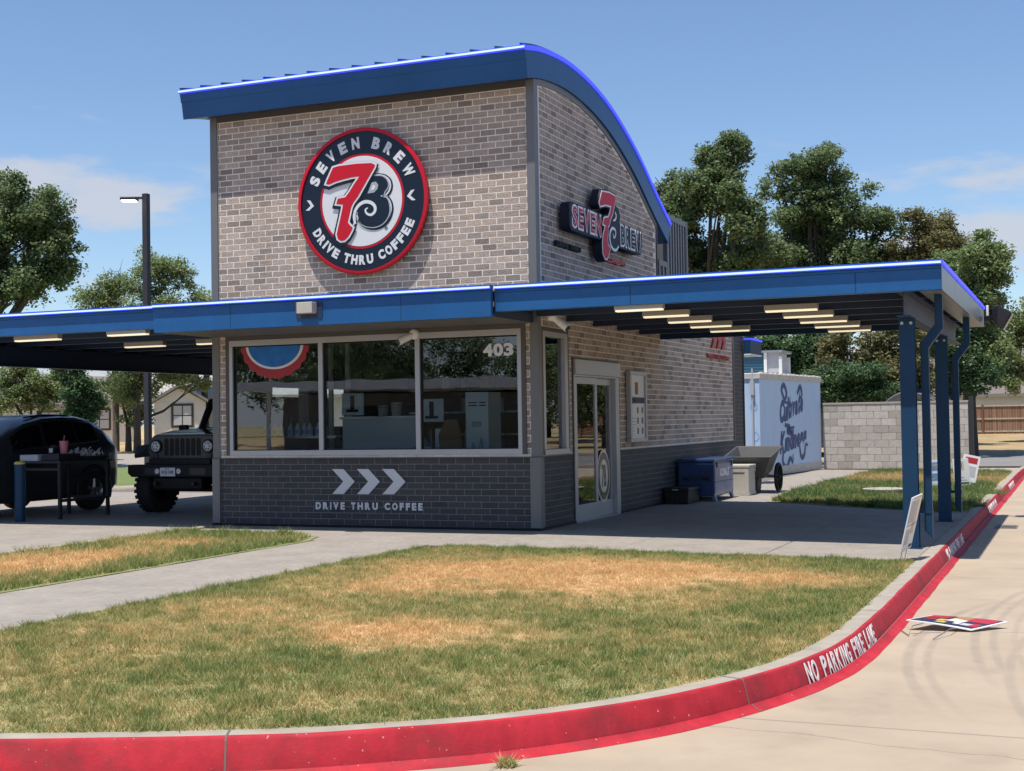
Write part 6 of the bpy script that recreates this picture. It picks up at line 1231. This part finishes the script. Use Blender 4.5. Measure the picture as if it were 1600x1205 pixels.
def house(name, loc, rz, w_, d_, hw_, rise, wall, roofm, label, ov=0.45):
    h = E(name, loc, label, 'house', rz=rz)
    B('wall', MATS[wall], h, (-w_/2, w_/2, 0, d_, 0, hw_))
    q = MB().prism([(-ov, hw_-0.12), (d_/2, hw_+rise), (d_+ov, hw_-0.12), (d_+ov, hw_+0.04), (d_/2, hw_+rise+0.18), (-ov, hw_+0.04)], -w_/2-ov, w_/2+ov, axis=0); q.build('roof', MATS[roofm], h)
    for s in (-1, 1): MB().prism([(0.05, hw_), (d_-0.05, hw_), (d_/2, hw_+rise-0.05)], s*w_/2-0.04, s*w_/2+0.04, axis=0).build('gable', MATS[wall], h)
    B('fascia_board', MATS['siding_dark'], h, (-w_/2-ov, w_/2+ov, -ov-0.05, -ov-0.001, hw_-0.16, hw_+0.05)); return h
def hwin(h, x, z, ww, wh, y=-0.0):
    wv = B('window', MATS['frame_dark'], h, (x-ww/2-0.1, x+ww/2+0.1, y-0.06, y, z-0.1, z+wh+0.1))
    for a in (0, 1):
        for b_ in (0, 1): B('pane', MATS['paper_grey'], wv, (x-ww/2+a*ww/2+0.03, x-ww/2+(a+1)*ww/2-0.03, y-0.075, y-0.061, z+b_*wh/2+0.03, z+(b_+1)*wh/2-0.03))
pR = dpt(1600, 90)
house('house', (pR.x+4, pR.y, 0.2), R(0), 26, 11, 2.55, 3.3, 'siding', 'shingle', 'white house with a broad brown shingle roof behind the timber fence')
# left background: strip lawn kerb, street, houses -----------------------------------------
def lpt(px, depth, z): p_ = dpt(px, depth); return (p_.x, p_.y, z)
def lz(px, depth): p_ = dpt(px, depth); return float(terr(p_.x, p_.y))
def band(name, d0, d1, mat, up, px0=-700, px1=420, n=12):
    vs = []; 
    for i in range(n+1):
        px = px0+(px1-px0)*i/n
        for d_ in (d0, d1): p_ = dpt(px, d_); vs.append((p_.x, p_.y, float(terr(p_.x, p_.y))+up))
    return struct(MB().add(vs, [(2*i, 2*i+1, 2*i+3, 2*i+2) for i in range(n)]).build(name, MATS[mat], smooth=60))
struct(MB().tube([(-30.3, -3.4, -0.06), (-14.45, 9.4, -0.06), (-12.1, 26.2, -0.06)], 0.14, 8).build('lane_kerb', MATS['concrete_kerb'], smooth=60))
m = M_('strip_grass', (0.125, 0.165, 0.045), 0.95, noise=0.3, nscale=1.5, bump=0.6, bscale=20); band('verge_lawn', 33.5, 50, 'strip_grass', 0.21)
band('side_street', 50.2, 62, 'concrete', 0.16); M_('dry_grass', (0.33, 0.245, 0.12), 0.95, noise=0.3, nscale=0.8, bump=0.5, bscale=8); band('dry_verge', 62.2, 82, 'dry_grass', 0.10, px0=-500)
pL = dpt(285, 74); zL = float(terr(pL.x, pL.y))+0.12; facing = math.atan2(pL.x-CAM.x, -(pL.y-CAM.y))  # gable end to the viewer
hl_ = E('house', (pL.x, pL.y, zL), 'white sided house with a gable and twin window seen behind the off-roader', 'house', rz=math.atan2(CAM.x-pL.x, -(CAM.y-pL.y))+math.pi*0+0.0)
vd = math.atan2(pL.y-CAM.y, pL.x-CAM.x); hl_.rotation_euler.z = vd-math.pi/2
B('main_wall', MATS['siding'], hl_, (-1.4, 9.5, 1.6, 9.0, 0, 2.55)); B('front_wing', MATS['siding'], hl_, (-1.5, 1.25, 0, 1.6, 0, 2.25))
MB().prism([(-1.5, 2.25), (1.25, 2.25), (-0.12, 3.05)], 0.0, 1.6, axis=1).build('gable', MATS['siding'], hl_)
MB().prism([(-1.95, 2.02), (-0.12, 3.12), (1.70, 2.02), (1.70, 2.18), (-0.12, 3.30), (-1.95, 2.18)], -0.35, 3.4, axis=1).build('wing_roof', MATS['siding_dark'], hl_)
MB().prism([(1.1, 2.45), (5.2, 4.05), (9.4, 2.45), (9.4, 2.62), (5.2, 4.24), (1.1, 2.62)], -2.2, 10.0, axis=0).build('main_roof', MATS['shingle_light'], hl_)
hwin(hl_, 0.0, 0.95, 1.0, 1.12)
for k in range(11): B('siding_board', MATS['siding'], hl_, (-1.5, 1.25, -0.014, -0.001, k*0.205, k*0.205+0.19))
p2 = dpt(163, 86); h2 = house('house', (p2.x, p2.y, float(terr(p2.x, p2.y))), math.atan2(p2.y-CAM.y, p2.x-CAM.x)-math.pi/2, 4.2, 7, 2.6, 1.5, 'siding', 'shingle', 'small pale house with a brown hipped roof between the left trees'); hwin(h2, -0.3, 0.9, 1.2, 1.2)
p3 = dpt(40, 92); h3 = house('house', (p3.x, p3.y, float(terr(p3.x, p3.y))), math.atan2(p3.y-CAM.y, p3.x-CAM.x)-math.pi/2, 11, 8, 2.6, 1.9, 'siding', 'shingle', 'low house with a faded roof behind the suv roofline'); hwin(h3, 1.5, 0.9, 1.4, 1.2)
# lamp post and utility pole
lp0 = dpt(231, 31.5); lp = E('lamp_post', (lp0.x, lp0.y, -0.1), 'dark square lamp post with a lit head behind the lane canopy', 'lamp post')
ztop = zat(lp0, 227, 303)
B('pole', MATS['pole_dark'], lp, (-0.065, 0.065, -0.065, 0.065, 0.0, ztop+0.1)); 
dl = Vector((-RIGHT.x, -RIGHT.y, 0)).normalized(); rzl = math.atan2(dl.y, dl.x)
MB().box(0.06, 0.22, -0.03, 0.03, ztop-0.02, ztop+0.03, Matrix.Rotation(rzl, 4, 'Z')).build('arm', MATS['pole_dark'], lp); hd = MB().box(0.20, 0.58, -0.14, 0.14, ztop-0.05, ztop+0.02, Matrix.Rotation(rzl, 4, 'Z')).build('lamp_head', MATS['pole_dark'], lp, bevel=0.02)
MB().box(0.24, 0.55, -0.11, 0.11, ztop-0.075, ztop-0.051, Matrix.Rotation(rzl, 4, 'Z')).build('lens', MATS['lamp_white'], hd)
up0 = dpt(181, 66); up_ = E('utility_pole', (up0.x, up0.y, float(terr(up0.x, up0.y))), 'brown wooden utility pole among the left trees', 'utility pole')
zt = zat(up0, 178, 447); MB().cyl((0, 0, 0), (0, 0, zt), 0.17, 0.11, 12).build('pole', MATS['wood_pole'], up_, smooth=40); MB().box(-0.9, 0.9, -0.05, 0.05, zt-0.75, zt-0.62, Matrix.Rotation(R(-20), 4, 'Z')).build('crossarm', MATS['wood_pole'], up_)
for s in (-0.75, -0.3, 0.35, 0.75): MB().lathe([(0.05, 0), (0.06, 0.08), (0.03, 0.16), (0, 0.17)], (s*math.cos(R(-20)), s*math.sin(R(-20)), zt-0.62), 2, 10).build('insulator', MATS['paper_grey'], up_)
# ================================================================== trees
def tree(name, label, base, H, blobs, nclus, leaf, mat, seed, group=None, tr=0.22, nper=27, lean=0.0, fork=0.35, spread=1.0):
    rg = np.random.default_rng(seed); t_ = E(name, base, label, 'tree' if 'shrub' not in name else 'shrub', group)
    trunk = MB(); rnd = random.Random(seed)
    top = Vector((lean, 0, H*fork)); trunk.tube([(0, 0, -0.2), (lean*0.4, 0.02, H*fork*0.5), tuple(top)], [tr*1.15, tr*0.9, tr*0.75], 10)
    for (bx_, by_, bz_, rx, ry, rz_) in blobs:
        tip = Vector((bx_, by_, bz_)); mid = top.lerp(tip, 0.5)+Vector((rnd.uniform(-.1, .1)*rx, rnd.uniform(-.1, .1)*ry, -0.08*H*rnd.random()))
        trunk.tube([tuple(top-Vector((0, 0, 0.1*H*fork*rnd.random()))), tuple(mid), tuple(tip)], [tr*0.55, tr*0.36, tr*0.10], 6)
        for k in range(4):
            e = tip+Vector((rnd.uniform(-1, 1)*rx, rnd.uniform(-1, 1)*ry, rnd.uniform(-0.6, 0.9)*rz_))*0.75; s0 = mid.lerp(tip, rnd.uniform(0.2, 0.9))
            trunk.tube([tuple(s0), tuple(s0.lerp(e, 0.5)+Vector((0, 0, 0.05*H*rnd.uniform(-.5, .5)))), tuple(e)], [tr*0.20, tr*0.12, tr*0.04], 5)
    for k in range(60):
        b_ = blobs[rnd.randrange(len(blobs))]; c0 = Vector(b_[:3]); d0 = Vector((rnd.gauss(0, 1), rnd.gauss(0, 1), rnd.gauss(0.25, 0.8))).normalized(); e = c0+Vector((d0.x*b_[3], d0.y*b_[4], d0.z*b_[5]))*rnd.uniform(0.75, 1.12)
        trunk.tube([tuple(c0.lerp(e, 0.25)), tuple(c0.lerp(e, 0.65)+Vector((rnd.uniform(-.1, .1)*b_[3], rnd.uniform(-.1, .1)*b_[4], 0))), tuple(e)], [tr*0.09, tr*0.05, tr*0.02], 4)
    trunk.build('trunk', MATS['bark'], t_, smooth=60)
    fine_ = []
    for b_ in blobs:
        fine_.append((b_[0], b_[1], b_[2], b_[3]*0.62, b_[4]*0.62, b_[5]*0.62))
        for k in range(9):
            u_ = rg.normal(size=3); u_ /= np.linalg.norm(u_); q_ = 0.62+0.42*rg.random(); s_ = 0.20+0.24*rg.random()
            fine_.append((b_[0]+u_[0]*b_[3]*q_, b_[1]+u_[1]*b_[4]*q_, b_[2]+u_[2]*b_[5]*q_, b_[3]*s_, b_[4]*s_, b_[5]*s_*0.9))
    blobs = fine_
    nclus = int(nclus*1.55); leaf = leaf*0.74; spread = spread*1.28
    vol = np.array([b[3]*b[4]*b[5] for b in blobs])**0.67; cnt = np.maximum(4, (nclus*vol/vol.sum()).astype(int)); Vs, Rn = [], []
    for b_, n in zip(blobs, cnt):
        u = rg.normal(size=(n, 3)); u /= np.linalg.norm(u, axis=1)[:, None]; rad = rg.random(n)**0.42*(0.80+0.36*rg.random(n)); 
        cen = np.array(b_[:3])+u*rad[:, None]*np.array(b_[3:])
        cr_ = leaf*(1.25+1.6*rg.random(n))*spread; m_ = rg.integers(int(nper*0.5), int(nper*1.4), n); idx = np.repeat(np.arange(n), m_); N_ = len(idx)
        off = rg.normal(size=(N_, 3)); off *= (rg.random(N_)**0.5/np.linalg.norm(off, axis=1))[:, None]; off *= np.array([1.0, 1.0, 0.62])
        P = cen[idx]+off*cr_[idx][:, None]
        nn_ = rg.normal(size=(N_, 3)); nn_[:, 2] = np.abs(nn_[:, 2])+0.55; d1 = np.cross(nn_, rg.normal(size=(N_, 3))); d1 /= np.linalg.norm(d1, axis=1)[:, None]; d2 = np.cross(nn_, d1); d2 /= np.linalg.norm(d2, axis=1)[:, None]
        s_ = leaf*(0.55+0.75*rg.random(N_)); L_ = d1*s_[:, None]; W_ = d2*(s_*0.36)[:, None]
        Vs.append(np.stack([P-L_*0.5, P+W_, P+L_*0.5, P-W_], 1).reshape(-1, 3)); ctone = rg.random(n)*0.5; Rn.append(np.clip(ctone[idx]+rg.random(N_)*0.5, 0, 1))
    V = np.concatenate(Vs); Rr = np.concatenate(Rn); F = np.arange(len(V)).reshape(-1, 4)
    link('crown', npmesh('crown', V, F, {'rnd': ('FACE', Rr)}), MATS[mat], t_); return t_
def treepx(name, label, depth, parts, nclus, leaf, mat, seed, basepx, gzv=None, **k):
    # parts: crown lobes as (px, py, rpx_x, rpx_y, depth offset) at this depth
    b = dpt(basepx, depth); bz = float(terr(b.x, b.y)) if gzv is None else gzv; b.z = bz; sc_ = depth/FPX; bl = []
    vr = Vector((RIGHT.x, RIGHT.y, 0)).normalized(); vf = Vector((FWD.x, FWD.y, 0)).normalized()
    for px, py, rx, ry, do in parts:
        q = CAM+ray(px, py)*(depth+do); d_ = q-b; bl.append((d_.x, d_.y, d_.z, rx*sc_*0.96, rx*sc_*0.96, ry*sc_))
    H = max(z+r for _, _, z, _, _, r in bl); return tree(name, label, b, H, bl, nclus, leaf, mat, seed, **k)
TG = 'trees behind the stand'
treepx('broadleaf_tree', 'tall dark oak rising directly right of the curved roof', 58, [(1110, 300, 62, 62, 0), (1065, 340, 46, 62, 1), (1160, 330, 44, 58, -1), (1135, 248, 44, 36, 0), (1090, 400, 60, 50, 2), (1160, 410, 45, 45, 0), (1045, 300, 26, 40, 2), (1148, 228, 22, 20, 0), (1110, 470, 70, 45, 1), (1185, 385, 40, 50, 2), (1040, 400, 40, 50, 1)], 2100, 0.20, 'leaf_oak', 11, 1105, group=TG, tr=0.32)
treepx('broadleaf_tree', 'broad oak in the middle of the right-hand row, two tops', 62, [(1270, 300, 62, 60, 0), (1225, 300, 36, 42, 1), (1320, 330, 55, 55, -1), (1260, 260, 38, 30, 0), (1290, 390, 95, 60, 1), (1370, 350, 36, 45, 0), (1215, 400, 50, 55, 2), (1340, 420, 70, 50, 1), (1290, 240, 22, 16, 0), (1220, 470, 60, 45, 0), (1320, 480, 70, 45, 0), (1250, 350, 60, 55, 2), (1390, 420, 45, 50, 1)], 2900, 0.19, 'leaf_oak', 12, 1285, group=TG, tr=0.34)
treepx('broadleaf_tree', 'olive-brown thinner tree right of the broad oak', 60, [(1450, 370, 50, 40, 0), (1415, 410, 40, 40, 1), (1490, 390, 42, 45, 0), (1440, 350, 40, 24, 0), (1420, 470, 60, 50, 1), (1460, 430, 55, 50, 1)], 1300, 0.16, 'leaf_olive', 13, 1440, group=TG, tr=0.26, spread=1.1)
treepx('broadleaf_tree', 'dense green tree over the canopy corner, far right', 52, [(1510, 430, 58, 50, 0), (1545, 400, 30, 36, 0), (1480, 460, 45, 45, 0), (1540, 500, 45, 60, 1), (1500, 540, 50, 50, 0), (1550, 560, 30, 45, -1), (1475, 420, 30, 30, 1)], 1300, 0.18, 'leaf_mid', 14, 1515, group=TG, tr=0.28)
treepx('broadleaf_tree', 'green tree cut by the right edge of the view', 64, [(1600, 510, 40, 48, 0), (1575, 540, 34, 40, 0), (1640, 500, 50, 60, 0), (1590, 580, 40, 30, 0)], 700, 0.18, 'leaf_mid', 15, 1615, group=TG, tr=0.25)
SG = 'bushy growth behind the block wall'
treepx('hedge_shrub', 'yellow-olive bushy tree above the block wall, mid', 44, [(1370, 545, 55, 55, 0), (1310, 560, 40, 45, 0), (1420, 560, 45, 50, 0), (1380, 600, 60, 36, 0), (1440, 600, 40, 40, 0)], 1100, 0.14, 'leaf_olive', 21, 1380, group=SG, tr=0.14, fork=0.25)
treepx('hedge_shrub', 'dark green shrub low behind the block wall', 42, [(1330, 600, 50, 36, 0), (1290, 600, 36, 40, 0), (1360, 615, 40, 26, 0)], 600, 0.13, 'leaf_dark', 22, 1330, group=SG, tr=0.10, fork=0.25)
treepx('hedge_shrub', 'dark shrub mass behind the pale blue cooler', 46, [(1200, 545, 45, 50, 0), (1250, 560, 50, 55, 0), (1180, 580, 40, 50, 0), (1280, 540, 40, 40, 0)], 900, 0.15, 'leaf_dark', 23, 1225, group=SG, tr=0.12, fork=0.25)
treepx('hedge_shrub', 'dark leafy tree hanging over the fence and roof, far right', 50, [(1500, 570, 36, 46, 0), (1480, 530, 40, 40, 0), (1540, 585, 28, 30, 0)], 600, 0.15, 'leaf_dark', 24, 1490, group=SG, tr=0.14, fork=0.3)
LG = 'trees left of the stand'
treepx('broadleaf_tree', 'big dark oak filling the left edge above the lane canopy', 50, [(20, 350, 62, 70, 0), (75, 340, 42, 50, 0), (-40, 330, 60, 70, 1), (60, 420, 60, 56, 0), (0, 450, 60, 56, 0), (100, 385, 26, 36, 0), (20, 290, 30, 26, 0), (-70, 420, 70, 70, 1)], 1900, 0.18, 'leaf_oak', 31, -60, group=LG, tr=0.36)
treepx('broadleaf_tree', 'airy tree with bare twigs beside the lamp post', 63, [(235, 420, 44, 32, 0), (180, 440, 48, 36, 0), (275, 440, 40, 36, 0), (150, 470, 36, 30, 0), (240, 480, 60, 36, 0), (310, 475, 30, 22, 0), (230, 560, 70, 50, 0), (190, 610, 50, 40, 0)], 900, 0.17, 'leaf_mid', 32, 214, group=LG, tr=0.17, nper=26, spread=1.15)
treepx('broadleaf_tree', 'dark glossy round tree directly behind the suv roof', 56, [(125, 620, 34, 44, 0), (115, 590, 30, 30, 0), (135, 650, 28, 24, 0)], 420, 0.17, 'leaf_dark', 33, 122, group=LG, tr=0.18, fork=0.25)
treepx('broadleaf_tree', 'pale green tree behind the suv at the left edge', 68, [(50, 610, 45, 45, 0), (10, 600, 40, 50, 0), (85, 600, 30, 45, 0)], 520, 0.17, 'leaf_mid', 34, 45, group=LG, tr=0.2, fork=0.25)
treepx('broadleaf_tree', 'mid green tree between utility pole and white house', 66, [(205, 620, 26, 44, 0), (225, 650, 20, 24, 0), (190, 590, 34, 30, 0), (268, 585, 40, 14, -2), (310, 600, 26, 10, -2)], 380, 0.16, 'leaf_mid', 35, 200, group=LG, tr=0.16, fork=0.3)
treepx('broadleaf_tree', 'distant tree peeping over the lane canopy beside the tower', 75, [(320, 480, 36, 24, 0), (280, 500, 50, 30, 0), (350, 500, 40, 30, 0)], 420, 0.2, 'leaf_mid', 36, 320, group=LG, tr=0.22)
# what stands behind the viewer and shows in the window glass
VG = 'trees across the street mirrored in the glass'
for k, (x, y, h, s) in enumerate(((-47, -58, 9.5, 41), (-38, -60, 11, 42), (-15, -66, 10, 43), (24, 48, 9, 44), (33, 62, 11, 45), (17, 74, 10, 46))):
    tree('broadleaf_tree', ['left tree mirrored in the front windows', 'tall tree mirrored in the front windows', 'right tree mirrored in the front windows', 'near tree mirrored in the sliding door', 'far tree mirrored in the sliding door', 'farthest tree mirrored in the sliding door'][k], Vector((x, y, -0.2)), h,
         [(0, 0, h*0.62, h*0.36, h*0.36, h*0.30), (h*0.2, 0, h*0.75, h*0.24, h*0.24, h*0.2), (-h*0.2, 0.3, h*0.72, h*0.24, h*0.24, h*0.2)], 380, 0.26, 'leaf_oak', s, group=VG, tr=0.22)
sb2 = E('roadside_shop', (-22, -44, -0.2), 'low shop with a white canopy edge mirrored in the front windows', 'building', rz=R(-12))
B('wall', MATS['siding_dark'], sb2, (-9, 9, -8, 0, 0, 3.2)); B('canopy_edge', MATS['white'], sb2, (-10, 12, -2, 4.5, 3.3, 3.75)); B('roof', MATS['shingle'], sb2, (-9.3, 9.3, -8.3, -2.1, 3.3, 3.6)); B('canopy_post', MATS['white'], sb2, (10.5, 10.7, 3.5, 3.7, 0, 3.3)); B('canopy_post', MATS['white'], sb2, (-8.6, -8.4, 3.5, 3.7, 0, 3.3)); B('shop_window', MATS['car_glass'], sb2, (-6, 4, 0.001, 0.03, 0.8, 2.5))

src_ = [o for o in bpy.data.objects if o.get('group') == VG][:3]
rq = random.Random(5); ords = ['first', 'second', 'third', 'fourth', 'fifth', 'sixth', 'seventh', 'eighth', 'ninth', 'tenth', 'eleventh', 'twelfth', 'thirteenth', 'fourteenth']
for k in range(14):
    o = copy_tree(src_[k % 3]); s_ = rq.uniform(1.05, 1.5); o.location = (-86+k*6.6, -80+rq.uniform(-7, 7), -0.2-2.4*s_); o.scale = (s_, s_, s_); o.rotation_euler.z = k*1.3; o['label'] = ords[k]+' tree from the left in the row mirrored low in the front windows'
for k, (x, y, s_) in enumerate(((15, 47, 0.8), (20.5, 57, 0.9), (27, 70, 1.1), (12.5, 62, 0.9), (31, 86, 1.2))):
    o = copy_tree(src_[k % 3]); o.location = (x, y, -0.2-2.0*s_); o.scale = (s_, s_, s_); o.rotation_euler.z = k*1.7; o['label'] = ords[k]+' tree from the near end of the row mirrored in the side glass'
